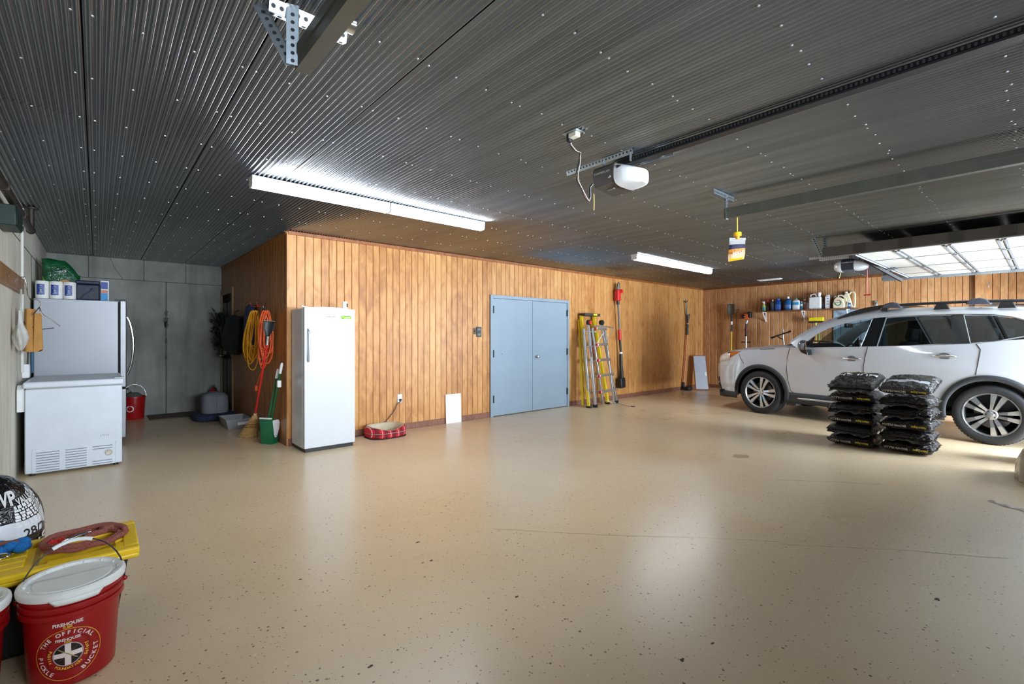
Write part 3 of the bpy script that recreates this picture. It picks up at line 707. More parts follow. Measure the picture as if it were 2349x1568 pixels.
# ================================================================== the storage nook: cords, tools, pet things
WX = XI-.014
hooks = []
def hook(px, py, label):
    p = at_x(px, py, WX); t = thing('wall_hook', label, 'hook', (WX, p.y, p.z), group='hooks on the nook wall')
    m = mat('red_rubber_hook', (168,62,44), .5)
    MB().box(-.004,.0,-.02,.02,-.03,.03).build('plate', m, t, bevel=.002)
    MB().tube([(-.002,0,-.01),(-.04,0,-.022),(-.085,0,-.012),(-.10,0,.02),(-.096,0,.045)], .006, n=8).build('prong', m, t)
    return t
hook(607, 700, 'red rubber wall hook holding the orange extension cord')
hook(592, 700, 'red rubber wall hook holding the yellow extension cord')
def coil(name, label, colour, top, bots, tail, nloop, width, seed, r=.0075):
    rnd = random.Random(seed); m = mat(name+'_jacket', colour, .5)
    p = at_x(top[0], top[1], WX-.14); t = thing(name, label, 'extension cord', (p.x, p.y, p.z), group='extension cords on the nook wall')
    for k in range(nloop):
        q = at_x(bots[0]+rnd.uniform(-1,1)*bots[2], bots[1]+rnd.uniform(-1,.6)*bots[3], WX-.13)-p
        w_ = width*rnd.uniform(.35,1.25); L_ = -q.z; off = q.y; pts = []; dx = rnd.uniform(-.03,.03); sk = rnd.uniform(-.03,.03); yo = rnd.uniform(-.05,.05)
        for i in range(26):
            a = 2*math.pi*i/26; s = (1-math.cos(a))/2
            lw = w_*.5*math.sin(a)*(.55+.45*s); pts.append((dx-.80*lw+rnd.uniform(-.003,.003)+sk*s, off*s+.45*lw+yo, -L_*s+rnd.uniform(-.004,.004)+.02))
        MB().tube(pts, r, n=8, closed=True).build('cord_loop', m, t, smooth=60)
    a = None
    if tail:
        pts = [Vector(at_x(x, y, WX-.12))-p for x, y in tail]
        P = []
        for i in range(len(pts)-1):
            for k in range(6): P.append(pts[i].lerp(pts[i+1], k/6))
        P.append(pts[-1]); MB().tube(P, r, n=8).build('cord_tail', m, t, smooth=60)
        e = P[-1]; MB().lathe([(.012,.02),(.020,.0),(.020,-.05),(.016,-.06)], n=10, c=(e.x,e.y,e.z-.0)).build('plug', m, t)
    return t
coil('extension_cord_yellow', 'yellow extension cord hanging in long loops on the nook wall', (226,158,24), (583,716), (578,832,4,36), None, 15, .20, 3)
oc = coil('extension_cord_orange', 'orange extension cord hanging in loops beside the yellow cord', (222,92,40), (607,716), (606,834,4,30), [(612,800),(604,840),(594,868),(588,886)], 12, .16, 5)
for o in list(bpy.data.objects):
    if o.name.startswith('extension_cord_'): o.name = 'extension_cord'
sp = at_x(607, 712, WX-.08)
st_ = thing('hanging_strap', 'black velcro strap holding the orange cord on its hook', 'strap', (WX-.08, sp.y, sp.z))
MB().bar((0,-.03,-.06),(0,.0,.06),.05,.03,up=(1,0,0)).build('strap', M_black, st_, bevel=.006)
MB().box(-.018,-.012,-.012,.012,.035,.06).build('buckle', M_chrome, st_)
# black jacket on a hook, blue woven bag behind
def drape(name, part, label, cat, px, top, bot, wpx, depth, m, seed, x_off=.0, waist=.55):
    pt, pb_ = at_x(px, top, WX-.10-x_off), at_x(px, bot, WX-.10-x_off)
    wd = abs(at_x(px+wpx/2, top, WX-.1).y-at_x(px-wpx/2, top, WX-.1).y)
    t = thing(name, label, cat, (pt.x, pt.y, pb_.z)); h = pt.z-pb_.z; rnd = random.Random(seed)
    ph = [rnd.uniform(0,6) for _ in range(4)]
    def fn(u, v):
        a = 2*math.pi*u
        w_ = (waist+(1-waist)*min(1,(1-v)*2.2)) if v < .97 else .18
        w_ *= (.72+.28*min(1, v*4))
        f_ = 1+.10*math.sin(3*a+ph[0]+3*v)+.06*math.sin(5*a+ph[1]-4*v)
        return (depth*.5*math.cos(a)*w_*f_, wd*.5*math.sin(a)*w_*f_, h*v)
    mb = MB(); mb.grid(fn, 36, 16, wrapu=True); n = len(mb.v)
    mb.f += [tuple(range(n-36,n)), tuple(range(36))[::-1]]; mb.m += [0,0]
    mb.build(part, m, t, smooth=70); return t, h
M_jak = mat('black_fabric', (20,21,26), .85, var=.2, bump=.4, bscale=18)
jk, h = drape('black_jacket', 'jacket_body', 'black padded jacket hanging on the nook wall', 'jacket', 534, 722, 812, 38, .22, M_jak, 4)
MB().tube([(.02,0,h-.01),(.03,.0,h+.05),(.09,0,h+.075)], .01, n=8).build('hanging_loop', M_black, jk)
MB().ball((-.10,.06,.03), (.03,.10,.04), n=12).build('grey_cuff', mat('grey_cuff', (84,86,98), .8), jk)
M_wov = mat('navy_plaid_fabric', (52,70,116), .85, var=.55, scale=38)
bb, h = drape('woven_bag', 'bag_body', 'blue patterned cloth bag hanging behind the cords', 'bag', 572, 698, 792, 24, .07, M_wov, 8, x_off=-.055, waist=.8)
# wreath of dark leaves
wc = at_x(511, 757, WX-.03)
wr_ = thing('wreath', 'dark leafy wreath hanging on the door in the nook', 'wreath', (WX-.075, min(wc.y, 9.82), wc.z))
M_leaf = mat('dark_leaf', (30,36,28), .6, var=.4); M_leaf2 = mat('pale_leaf', (104,108,92), .6)
MB().tube([(0,.26*math.cos(a*.3142),.30*math.sin(a*.3142)) for a in range(20)], .03, n=8, closed=True).build('ring', M_leaf, wr_)
lm = MB(); lm._add([(0,0,0),(.012,.028,.05),(0,0,.12),(.012,-.028,.05)], [(0,1,2),(0,2,3)]); lme = lm.mesh('leaf', M_leaf, 0); lme2 = lme.copy(); lme2.materials.clear(); lme2.materials.append(M_leaf2)
rnd = random.Random(2)
for k in range(110):
    a = rnd.uniform(0, 6.283); rr = rnd.uniform(.20,.33)
    o = bpy.data.objects.new('leaf', lme2 if k % 13 == 0 else lme); COL.objects.link(o); o.parent = wr_
    o.location = (rnd.uniform(-.09,-.03), rr*math.cos(a)*.87, rr*math.sin(a)); o.rotation_euler = (rnd.uniform(0,6.3), rnd.uniform(-.9,-.1), rnd.uniform(-.4,.4))
# broom with a clip-on dustpan, leaning on the wall
b0 = at_z(577, 1000); b1 = at_x(613, 788, WX-.22); bt = at_x(618, 742, WX-.19)
br = thing('straw_broom', 'straw broom with red handle and clip-on dustpan leaning on the nook wall', 'broom', (b0.x, b0.y, 0))
ax = (b1-Vector((b0.x,b0.y,0))); Lb = ax.length; axn = ax.normalized()
hs = Vector((b0.x,b0.y,0))+axn*.38
Wd(br).tube([hs, b1], .0125, n=12).build('handle', mat('red_handle', (206,40,36), .35), br)
M_str = mat('straw', (186,150,92), .8, var=.3, scale=60, bump=.8, bscale=120)
side = Vector((-.75, -.3, 0)).normalized()
def strawfn(u, v):
    a = 2*math.pi*u; base = Vector((b0.x,b0.y,0))+side*.05*(1-v)+axn*(.40*v)
    wv = .115*(1-v)**.8+.022; dv = .05*(1-v)**.7+.02
    n_ = 1+.05*math.sin(17*a)
    e1 = Vector((.62,-.78,0)); e2 = Vector((.78,.62,0))
    q = base+e1*(wv*math.cos(a)*n_)+e2*(dv*math.sin(a)*n_)
    return (q.x, q.y, max(q.z, .002))
mb = Wd(br); mb.grid(strawfn, 48, 10, wrapu=True); n = len(mb.v); mb.f += [tuple(range(n-48,n)), tuple(range(48))[::-1]]; mb.m += [0,0]
hd = mb.build('bristles', M_str, br, smooth=50)
for v in (.46,.53,.60):
    Wd(br).tube([Vector(strawfn(k/24, v))*1.0+Vector((0,0,0)) for k in range(24)], .0045, n=6, closed=True).build('stitching', mat('brown_twine', (120,70,40), .8), hd)
Wd(br).tube([hs-axn*.03, hs+axn*.05], [.026,.018], n=12).build('binding', mat('straw_wrap', (206,180,130), .7), br)
pan_dir = (bt-b1).normalized(); M_pan = mat('black_dustpan', (44,44,44), .22, .4)
Wd(br).tube([b1-pan_dir*.02, b1+pan_dir*.10], [.014,.016], n=12).build('dustpan_socket', M_chrome, br)
nrm = Vector((-.35,-.94,0)); lat = pan_dir.cross(nrm).normalized(); mb = Wd(br)
q0 = b1+pan_dir*.09
def panfn(u, v):
    s = u*2-1; wv = .022+.038*min(1, v*1.8); d = .020*(abs(s)**3)+.012*(1-v)
    q = q0+pan_dir*(.185*v)+lat*(s*wv)+nrm*(d+.012); return tuple(q)
mb.grid(panfn, 12, 10); mb.build('dustpan', M_pan, br, smooth=70, solid=.004)
Wd(br).tube([panfn(0,1),panfn(.25,1),panfn(.5,1),panfn(.75,1),panfn(1,1)], .005, n=6).build('dustpan_lip', mat('grey_lip', (128,122,112), .6), br)
# green pick-up pan with two poles
g0 = at_z(616, 1014); M_grn = mat('green_plastic', (18,98,60), .4); M_gd = mat('green_pole', (20,92,52), .35)
def PB():
    m_ = MB(); m_.X = Matrix.Rotation(R(35), 4, 'Z') @ Matrix.Diagonal((.88,.88,.95,1)); return m_
gp = thing('pickup_pan', 'green plastic pick-up pan with two green poles and white grips', 'dustpan', (1.628, 6.47, 0))
mb = PB(); mb._add([(-.055,-.085,0),(.06,-.085,0),(.06,.085,0),(-.055,.085,0),(-.075,-.10,.34),(.065,-.10,.31),(.065,.10,.31),(-.075,.10,.34)], [(3,2,1,0),(0,1,5,4),(1,2,6,5),(2,3,7,6),(3,0,4,7)])
mb.build('bin', M_grn, gp, bevel=.008, solid=.004)
PB().prism([(-.055,.315),(.055,.315),(.085,.28),(.07,.19),(.02,.09),(-.01,.085),(-.03,.13)], 'y', -.108, -.101).build('side_plate', M_wht, gp, bevel=.002)
PB().box(-.083,-.060,-.10,.10,.332,.350).build('white_rim', M_wht, gp, bevel=.004)
PB().lathe([(.008,-.106),(.006,-.112)], n=10, axis='y', c=(.005,0,.11)).build('pivot', M_dark, gp)
gt = Vector(gp.location)
for (px, py, dx) in ((638,846,-.02),(647,832,.02)):
    e = at_x(px, py, WX-.05); s = gt+Vector((dx,.02,.22)); a = s.lerp(e, .84)
    Wd(gp).tube([s, a], .0135, n=12).build('pole', M_gd, gp)
    Wd(gp).tube([a, e-(e-a).normalized()*.02, e], [.0165,.0165,.010], n=12).build('grip', M_wht, gp)
e = at_x(640, 880, WX-.075); Wd(gp).cbox(e, (.045,.05,.085)).build('pole_clip', M_wht, gp, bevel=.008)
# grey litter tray
tr = thing('litter_tray', 'grey plastic litter tray on the floor behind the straw broom', 'tray', (1.56, 8.06, 0))
mb = MB(); w0, l0, w1, l1, h_ = .135, .24, .165, .275, .135
mb._add([(-w0,-l0,.004),(w0,-l0,.004),(w0,l0,.004),(-w0,l0,.004),(-w1,-l1,h_),(w1,-l1,h_),(w1,l1,h_),(-w1,l1,h_)], [(3,2,1,0),(0,1,5,4),(1,2,6,5),(2,3,7,6),(3,0,4,7)])
M_gry = mat('grey_plastic', (150,154,158), .4)
mb.build('basin', M_gry, tr, bevel=.02, seg=3, solid=.006)
MB().tube([(-w1,-l1,h_),(w1,-l1,h_),(w1,l1,h_),(-w1,l1,h_)], .007, n=6, closed=True).build('rim', M_gry, tr)
MB().box(-.02,.13,-l1+.006,-l1+.014,.055,.095).build('paper_label', M_wht, tr, smooth=0)
# pet cushion and grey pet house
cu = thing('pet_cushion', 'flat dark navy patterned pet cushion on the nook floor', 'cushion', (1.44, 9.10, 0))
MB().lathe([(.30,0),(.325,.03),(.32,.085),(.27,.11),(.05,.115)], n=36, sx=.93, sy=1.15, p=3.2).build('cushion', mat('navy_pattern', (44,52,78), .9, var=.6, scale=45), cu, smooth=60)
ho = thing('fabric_pet_house', 'grey fabric pet house standing on the navy cushion', 'pet house', (1.45, 9.06, .112))
MB().lathe([(.205,0),(.21,.10),(.20,.25),(.17,.30),(.06,.33)], n=32, sx=.92, sy=1.05, p=3.4).build('shell', mat('grey_felt', (128,130,140), .95, bump=.3), ho, smooth=60)
MB().tube([(.0+.19*math.cos(a*.3),.20*math.sin(a*.3),.262) for a in range(21)], .005, n=6, closed=True).build('piping', mat('dark_piping', (90,92,100), .9), ho)
MB().tube([(.0,-.213,0),(0,-.218,.12),(0,-.205,.26)], .004, n=6).build('seam', mat('dark_piping', (90,92,100)), ho)
# fire extinguisher
fe = thing('fire_extinguisher', 'red fire extinguisher standing in the far corner of the nook', 'extinguisher', (1.56, 9.85, 0))
MB().lathe([(.062,0),(.065,.02),(.065,.36),(.05,.40),(.022,.425),(.018,.44)], n=22).build('cylinder', mat('extinguisher_red', (150,18,26), .25), fe)
MB().box(-.018,.018,-.05,.02,.44,.465).box(-.014,.014,-.11,-.0,.478,.488).build('valve_handle', M_black, fe, bevel=.003)
MB().tube([(0,-.03,.45),(.03,-.08,.43),(.07,-.07,.30),(.075,-.03,.18)], .010, n=8).build('hose', M_black, fe)
# floor mat and red bucket by the rear wall
tag(MB().box(-.36,.36,-.30,.30,0,.012).build('floor_mat', mat('brown_mat', (96,86,72), .95, bump=.5), loc=(1.0, 9.82, 0.0005), bevel=.004), 'flat brown floor mat by the concrete rear wall', 'mat')
sb = at_z(309, 951); bk = thing('small_bucket', 'red bucket with wire handle on the floor beyond the refrigerator', 'bucket', (sb.x-.03, min(sb.y, 9.9), 0))
M_brd = mat('bucket_red', (168,20,24), .35)
MB().lathe([(.125,0),(.13,.01),(.15,.34),(.158,.345),(.158,.37),(.146,.37),(.125,.02)], n=28).build('pail', M_brd, bk, smooth=50)
MB().tube([(.158*math.cos(a*.2244), .02, .36+.20*math.sin(a*.2244)) for a in range(15)], .004, n=6).build('bail_handle', M_chrome, bk)
MB().lathe([(.02,.37),(.10,.36),(.11,.38),(.05,.43)], n=14, c=(0,.0,0)).build('rag', mat('grey_rag', (92,92,88), .9), bk)
ec = MB()
ec.grid(lambda u, v: (-.143*math.cos(.75-.9*u+.5)*1.0, -.143*math.sin(.75-.9*u+.5), .10+.14*v), 10, 1)
text('lettering', 'O', .15, M_wht, bk, (0,0,0), (0,0,0), fn=lambda a, b_: ((.1435)*math.cos(-R(115)+a/.145), .1435*math.sin(-R(115)+a/.145), .17+b_))
# ================================================================== along the plank wall
def plaid():
    m, nt, b = new_mat('red_plaid'); L = nt.links.new; tc = N(nt, 'ShaderNodeTexCoord')
    sx = N(nt, 'ShaderNodeSeparateXYZ'); L(tc.outputs['Object'], sx.inputs[0])
    def band(src, scale, width, ph=0):
        a = N(nt, 'ShaderNodeMath', operation='MULTIPLY_ADD'); L(src, a.inputs[0]); a.inputs[1].default_value = scale; a.inputs[2].default_value = ph
        f_ = N(nt, 'ShaderNodeMath', operation='FRACT'); L(a.outputs[0], f_.inputs[0])
        g = N(nt, 'ShaderNodeMath', operation='LESS_THAN'); L(f_.outputs[0], g.inputs[0]); g.inputs[1].default_value = width; return g.outputs[0]
    def mix(fac, A, col, amt):
        mm = N(nt, 'ShaderNodeMath', operation='MULTIPLY'); L(fac, mm.inputs[0]); mm.inputs[1].default_value = amt
        mx = N(nt, 'ShaderNodeMix', data_type='RGBA'); L(mm.outputs[0], mx.inputs['Factor']); mx.inputs['B'].default_value = (*srgb(*col), 1)
        if isinstance(A, tuple): mx.inputs['A'].default_value = (*srgb(*A), 1)
        else: L(A, mx.inputs['A'])
        return mx.outputs['Result']
    c = mix(band(sx.outputs[0], 9, .45), (190,30,44), (50,18,26), .7)
    c = mix(band(sx.outputs[2], 13, .40, .3), c, (60,20,28), .55)
    c = mix(band(sx.outputs[0], 9, .06, .25), c, (226,200,190), .8)
    c = mix(band(sx.outputs[2], 13, .07, .1), c, (226,200,190), .5)
    L(c, b.inputs['Base Color']); b.inputs['Roughness'].default_value = .9
    return m
bed = thing('pet_bed', 'small red plaid pet bed with cream fleece lining by the baseboard', 'pet bed', (2.93, 5.925, 0))
def bedring(u, v):
    a = 2*math.pi*u; dip = .055*max(0, math.cos(a+math.pi/2))**4; hh = .155-dip
    t = v*2*math.pi; rr = .045
    cx, cz = 1.0, .0
    x, y = math.cos(a), math.sin(a)
    e = 1/((abs(x)**3+abs(y)**3)**(1/3))
    rad = (rr*math.cos(t)); zz = hh/2+hh/2*math.sin(t)
    return ((.225*e*x)+rad*x, (.175*e*y)+rad*y, max(.004, zz))
M_flc = mat('cream_fleece', (196,182,158), .95, bump=.6, bscale=70)
mb = MB(); mb.grid(lambda u, v: bedring(u, -.25+.47*v), 48, 8, wrapu=True); mb.build('bolster_cover', plaid(), bed, smooth=70)
mb = MB(); mb.grid(lambda u, v: bedring(u, .22+.53*v), 48, 8, wrapu=True); mb.build('fleece_lining', M_flc, bed, smooth=70)
MB().lathe([(.215,.006),(.225,.02),(.21,.045),(.12,.06),(.02,.058)], n=36, sx=1.0, sy=.78, p=3).build('seat_cushion', M_flc, bed, smooth=60)
MB().lathe([(.262,0),(.266,.006),(.26,.012)], n=40, sx=1, sy=.80, p=3).build('base', mat('dark_base', (46,18,24), .9), bed)
# outlet, plug and cord
op_ = at_y(917, 913, YM-.012)
ou = thing('wall_outlet', 'white wall outlet with a black plug above the pet bed', 'outlet', (op_.x, YM-.012, op_.z))
MB().box(-.036,.036,-.006,0,-.058,.058).build('cover_plate', M_wht, ou, bevel=.003)
for z in (.022,-.022): MB().box(-.016,.016,-.008,-.005,z-.014,z+.014).build('socket', mat('socket_ivory', (214,214,206), .5), ou, bevel=.003)
pl = thing('freezer_cord', 'black power cord running from the wall outlet down behind the pet bed', 'cord', (op_.x, YM-.02, op_.z))
MB().prism([(-.016,-.008),(.016,-.008),(.008,-.045),(-.008,-.045)], 'y', -.03, .0).build('plug', M_black, pl, bevel=.002)
pts = [(op_.x+.0,YM-.035,op_.z-.04)]+[tuple(at_y(x, y, YM-.03)) for x, y in ((912,925),(905,940),(893,957),(884,967))]+[(2.86,6.125,.05),(2.74,6.125,.012),(2.58,6.12,.008),(2.46,6.05,.008),(2.43,5.98,.008)]
Wd(pl).tube(pts, .005, n=8).build('cable', M_black, pl, smooth=60)
# white access panel
a, b_ = at_y(1022, 905, YM-.03), at_y(1057, 968, YM-.03)
wp = thing('access_panel', 'plain white rectangular board leaning at the foot of the plank wall', 'panel', ((a.x+b_.x)/2, YM-.045, 0))
mb = MB(); mb.X = Matrix.Rotation(R(-2.2), 4, 'X'); hw = (b_.x-a.x)/2; mb.box(-hw, hw, -.004, .006, 0, .45); mb.build('board', M_wht, wp, bevel=.002)
MB().box(-hw, hw, -.002, .010, 0, .004).build('bottom_edge', mat('panel_edge', (160,160,156), .6), wp, smooth=0)
# thermostat and small switch
p = at_y(1098, 761, YM-.012)
ts = thing('wall_control', 'black wall control with round dial beside the grey doors', 'wall switch', (p.x, YM-.012, p.z))
MB().box(-.05,.05,-.014,0,-.082,.082).build('plate', M_black, ts, bevel=.005)
MB().box(-.034,.034,-.018,-.012,-.062,.062).build('button_panel', mat('grey_control', (96,100,106), .4), ts, bevel=.006)
MB().lathe([(.028,-.017),(.026,-.024),(.010,-.025)], n=20, axis='y').build('dial', M_black, ts)
p = at_y(1088.5, 759, YM-.012)
sw = thing('toggle_switch', 'small dark toggle switch left of the black wall control', 'wall switch', (p.x, YM-.012, p.z))
MB().box(-.028,.028,-.008,0,-.05,.05).build('plate', mat('brown_plate', (86,62,44), .5), sw, bevel=.003)
MB().box(-.007,.007,-.022,-.006,-.012,.014).build('lever', M_black, sw, bevel=.002)

# ---------------------------------------------------------------- yellow stepladder (folded, leaning)
M_yel = mat('yellow_fibreglass', (226,196,24), .4, var=.03); M_alu = mat('aluminium', (206,210,214), .28, .9, var=.05, scale=30)
B1, B2 = at_z(1351, 935), at_z(1394, 926); T1, T2 = at_y(1333, 722, YM-.07), at_y(1362, 724, YM-.07)
T1.z = T2.z = 1.76
yl = thing('stepladder', 'folded yellow fibreglass stepladder leaning on the plank wall', 'ladder', tuple((B1+B2)/2))
def rail(t, name, a, b_, w_, h_, m, up): return Wd(t).bar(a, b_, w_, h_, up=up).build(name, m, t, bevel=.004)
fw = Vector((.35,-.93,0))
for a, b_ in ((B1,T1),(B2,T2)):
    rail(yl, 'rail', a+Vector((0,0,.03)), b_, .070, .050, M_yel, fw)
    rail(yl, 'rear_rail', a+Vector((-.02,.13,.03)), b_+Vector((-.005,.045,-.08)), .055, .040, M_yel, fw)
    Wd(yl).cbox(a+Vector((0,0,.018)), (.05,.10,.036)).build('foot', M_rub, yl, bevel=.005)
for k in range(5):
    t = .16+.165*k; a, b_ = B1.lerp(T1, t), B2.lerp(T2, t)
    Wd(yl).bar(a, b_, .075, .022).build('step', M_alu, yl, bevel=.004)
cp = Wd(yl); c0 = T1+Vector((-.035,-.05,.02)); c1 = T2+Vector((.045,-.05,.02))
cap = cp.bar(c0, c1, .17, .055).build('top_cap', mat('dark_cap', (44,46,46), .5), yl, bevel=.012)
Wd(yl).bar(T1.lerp(T2,.55)+Vector((.0,-.136,.02)), T1.lerp(T2,.85)+Vector((0,-.136,.02)), .008, .03).build('cap_badge', mat('badge_yellow', (240,210,30), .4), cap)
q = B1.lerp(T1, .47)+fw*.045; d_ = (T1-B1).normalized()
Wd(yl).bar(q-d_*.10, q+d_*.10, .004, .045, up=Vector((1,.4,0))).build('brand_plate', M_black, yl)
for s in (.62, .72): 
    q = B1.lerp(T1, s)+fw*.0445; Wd(yl).bar(q-d_*.06, q+d_*.06, .003, .05, up=Vector((1,.4,0))).build('warning_label', mat('label_%d' % int(s*100), (214,206,120), .6, var=.4, scale=60), yl)

# ---------------------------------------------------------------- aluminium multi-position ladder
al = thing('aluminium_ladder', 'aluminium folding ladder with red joints standing before the yellow ladder', 'ladder', tuple(at_z(1390, 931)))
def P(px, py, Y): return at_y(px, py, Y)
f1, f2 = at_z(1366, 934), at_z(1414, 924); h1, h2 = P(1350, 742, 5.86), P(1379, 742, 5.96)
g1, g2 = f1+Vector((.06,.14,0)), f2+Vector((-.16,.03,0)); M_foot = M_rub
M_red = mat('red_plastic', (206,40,40), .4)
for a, b_ in ((f1,h1),(f2,h2)):
    rail(al, 'outer_rail', a+Vector((0,0,.05)), b_, .075, .040, M_alu, fw)
    Wd(al).bar(a+Vector((0,0,.0)), a+(b_-a).normalized()*.06, .05, .09, up=fw).build('foot', M_foot, al, bevel=.006)
i1a, i1b = f1+Vector((-.10,.06,.05)), h1+Vector((-.085,.045,-.10)); rail(al, 'rear_rail', i1a, i1b, .070, .040, M_alu, fw)
Wd(al).bar(i1a-Vector((0,0,.05)), i1a+Vector((0,0,.02)), .045, .08, up=fw).build('foot', M_foot, al, bevel=.006)
# inner (front) section: two slim rails with five treads
r0, r1 = P(1383, 929, 5.72), P(1359, 752, 5.84); s0, s1 = P(1408, 926, 5.76), P(1388, 755, 5.90)
r0.z = s0.z = .02
rail(al, 'inner_rail', r0, r1, .042, .035, M_alu, fw); rail(al, 'inner_rail', s0, s1, .042, .035, M_alu, fw)
tread_px = ((1365,753,1388,754),(1368,790,1391,789),(1371,826,1397,823),(1373,862,1405,857),(1376,899,1412,892))
for k, (xa_, ya_, xb_, yb_) in enumerate(tread_px):
    a = P(xa_, ya_, 5.70+.0*k); b_ = P(xb_, yb_, 5.80)
    Wd(al).bar(a, b_, .085, .048).build('tread', M_alu, al, bevel=.006)
    for q in (a, b_): Wd(al).cbox(q+Vector((0,-.01,-.004)), (.032,.05,.05)).build('lock_tab', M_red, al, bevel=.008)
for h_, c in ((h1, M_red), (h2, M_black)):
    hg = Wd(al).lathe([(.052,-.028),(.055,-.024),(.055,.024),(.052,.028)], n=22, axis='y', c=tuple(h_+Vector((0,-.01,.02)))).build('hinge', M_black, al)
    Wd(al).lathe([(.034,-.046),(.036,-.040),(.036,-.026)], n=18, axis='y', c=tuple(h_+Vector((0,-.01,.02)))).build('hinge_knob', c, hg)
pa = [P(1366,748,5.66), P(1388,750,5.72), P(1407,751,5.50), P(1392,750,5.45)]
Wd(al).tube([P(1363,747,5.74), P(1388,748,5.78), P(1407,752,5.62)], .012, n=8).build('work_platform_bar', M_alu, al, smooth=60)
Wd(al).tube([P(1407,752,5.62), P(1391,786,5.76)], .009, n=8).build('platform_brace', M_alu, al, smooth=60)
Wd(al).tube([P(1385,762,5.70), P(1369,788,5.72)], .009, n=8).build('platform_brace', M_alu, al, smooth=60)
for a, b_, c in ((1354,798,M_black),(1356,812,mat('dark_red_label', (120,28,34), .5)),(1361,800,mat('dark_red_label', (120,28,34))),(1363,818,M_black)):
    q = P(a, b_, 5.66 if a < 1360 else 5.64); d_ = (h1-f1).normalized()
    Wd(al).bar(q-d_*.055, q+d_*.055, .004, .03, up=Vector((1,.3,0))).build('label', c, al)
rope = thing('ladder_rope', 'thin white cord trailing on the floor beside the ladders', 'cord', tuple(at_z(1430, 928)))
Wd(rope).tube([at_z(1392,930)+Vector((0,0,.10)), at_z(1402,926)+Vector((0,0,.03)), at_z(1415,924)+Vector((0,0,.006)), at_z(1432,929)+Vector((0,0,.006)), at_z(1446,933)+Vector((0,0,.006))], .006, n=6).build('cord', mat('white_cord', (210,204,190), .7), rope, smooth=60)
fd = at_z(1451, 932); tag(MB().lathe([(.055,0),(.055,.006),(.045,.009),(.01,.009)], n=20).build('floor_plug', mat('dark_floor_plug', (74,58,42), .6), loc=(fd.x, fd.y, 0)), 'small dark round cap on the floor by the ladders', 'floor cap')

# ---------------------------------------------------------------- pole saw hanging on the wall
YP = YM-.105
ps = thing('pole_saw', 'red and black battery pole saw hanging upright on the plank wall', 'pole saw', tuple(P(1425, 890, YP)))
def wp_(px, py, y=YP): return P(px, py, y)
def seg(t, name, a, b_, r_, m, n=12): return Wd(t).tube([a, b_], r_, n=n).build(name, m, t)
bar_ = Wd(ps).bar(wp_(1417,668), wp_(1420,651), .012, .075, up=(1,0,0)).build('guide_bar', mat('bar_steel', (196,196,190), .3, .8), ps, bevel=.004)
Wd(ps).tube([wp_(1414.6,668), wp_(1416.5,652), wp_(1418.5,647.5), wp_(1421.5,649), wp_(1420.5,668)], .009, n=8).build('chain', M_black, bar_, smooth=60)
Wd(ps).bar(wp_(1417,690), wp_(1417,664), .10, .12, up=(1,0,0)).build('saw_head', M_red, ps, bevel=.02, seg=3)
Wd(ps).lathe([(.035,-.075),(.04,-.06),(.04,-.04)], n=16, axis='y', c=tuple(wp_(1421,668))).build('tension_knob', M_red, ps)
Wd(ps).tube([wp_(1411,666), wp_(1426,666)], .008, n=8).build('branch_hook', M_black, ps)
seg(ps, 'sleeve', wp_(1417,688), wp_(1418,698), .034, M_black); seg(ps, 'upper_pole', wp_(1418,696), wp_(1421,757), .019, mat('grey_pole', (96,98,100), .4, .3))
seg(ps, 'coupling', wp_(1421,756), wp_(1422,779), .036, M_red); seg(ps, 'lower_pole', wp_(1422,778), wp_(1424,808), .024, M_black)
seg(ps, 'clamp', wp_(1424,807), wp_(1424,811), .036, M_wht); Wd(ps).tube([wp_(1424,810), wp_(1424.5,835), wp_(1425.5,858), wp_(1426,870)], [.034,.036,.044,.05], n=14).build('grip_housing', M_black, ps)
Wd(ps).tube([wp_(1428,850), wp_(1430,862), wp_(1429,873)], .012, n=8).build('trigger_guard', M_red, ps)
Wd(ps).bar(wp_(1424,866), wp_(1425,889), .13, .17, up=(1,0,0)).build('battery', M_black, ps, bevel=.02, seg=3)
# pole pruner
YP2 = YM-.07
pp_ = thing('pole_pruner', 'pole pruner with orange wooden pole and hooked saw blade', 'pruner', tuple(P(1568, 892, YP2)))
def w2_(px, py): return P(px, py, YP2)
Wd(pp_).tube([w2_(1568,878), w2_(1573,820), w2_(1576.5,766)], .024, n=12).build('wooden_pole', mat('orange_wood', (206,128,84), .45), pp_)
seg(pp_, 'end_sleeve', w2_(1568,891.5), w2_(1568.3,876), .034, M_black)
Wd(pp_).tube([w2_(1576.5,768), w2_(1577.5,745), w2_(1578,720)], .030, n=10).build('head_fitting', M_black, pp_)
for y in (742, 755): 
    q = w2_(1577.4, y); Wd(pp_).lathe([(.033,-.012),(.033,.012)], n=12, c=tuple(q)).build('copper_band', mat('copper_band', (206,140,100), .4, .4), pp_)
blade = [(1576,722),(1574.5,705),(1573.5,695),(1572.5,686)]
Wd(pp_).tube([w2_(*q) for q in blade], [.020,.018,.014,.006], n=8).build('saw_blade', mat('blade_steel', (120,122,120), .35, .6), pp_)
Wd(pp_).tube([w2_(1570.5,690), w2_(1573,694), w2_(1577.5,689)], .010, n=8).build('hook', M_dark, pp_)
Wd(pp_).tube([w2_(1581,720), w2_(1579.5,735)], .015, n=8).build('lever', M_black, pp_)
Wd(pp_).tube([w2_(1577,820), w2_(1583,850), w2_(1588,876)], .004, n=6).build('pull_rope', mat('thin_rope', (96,84,66), .8), pp_)
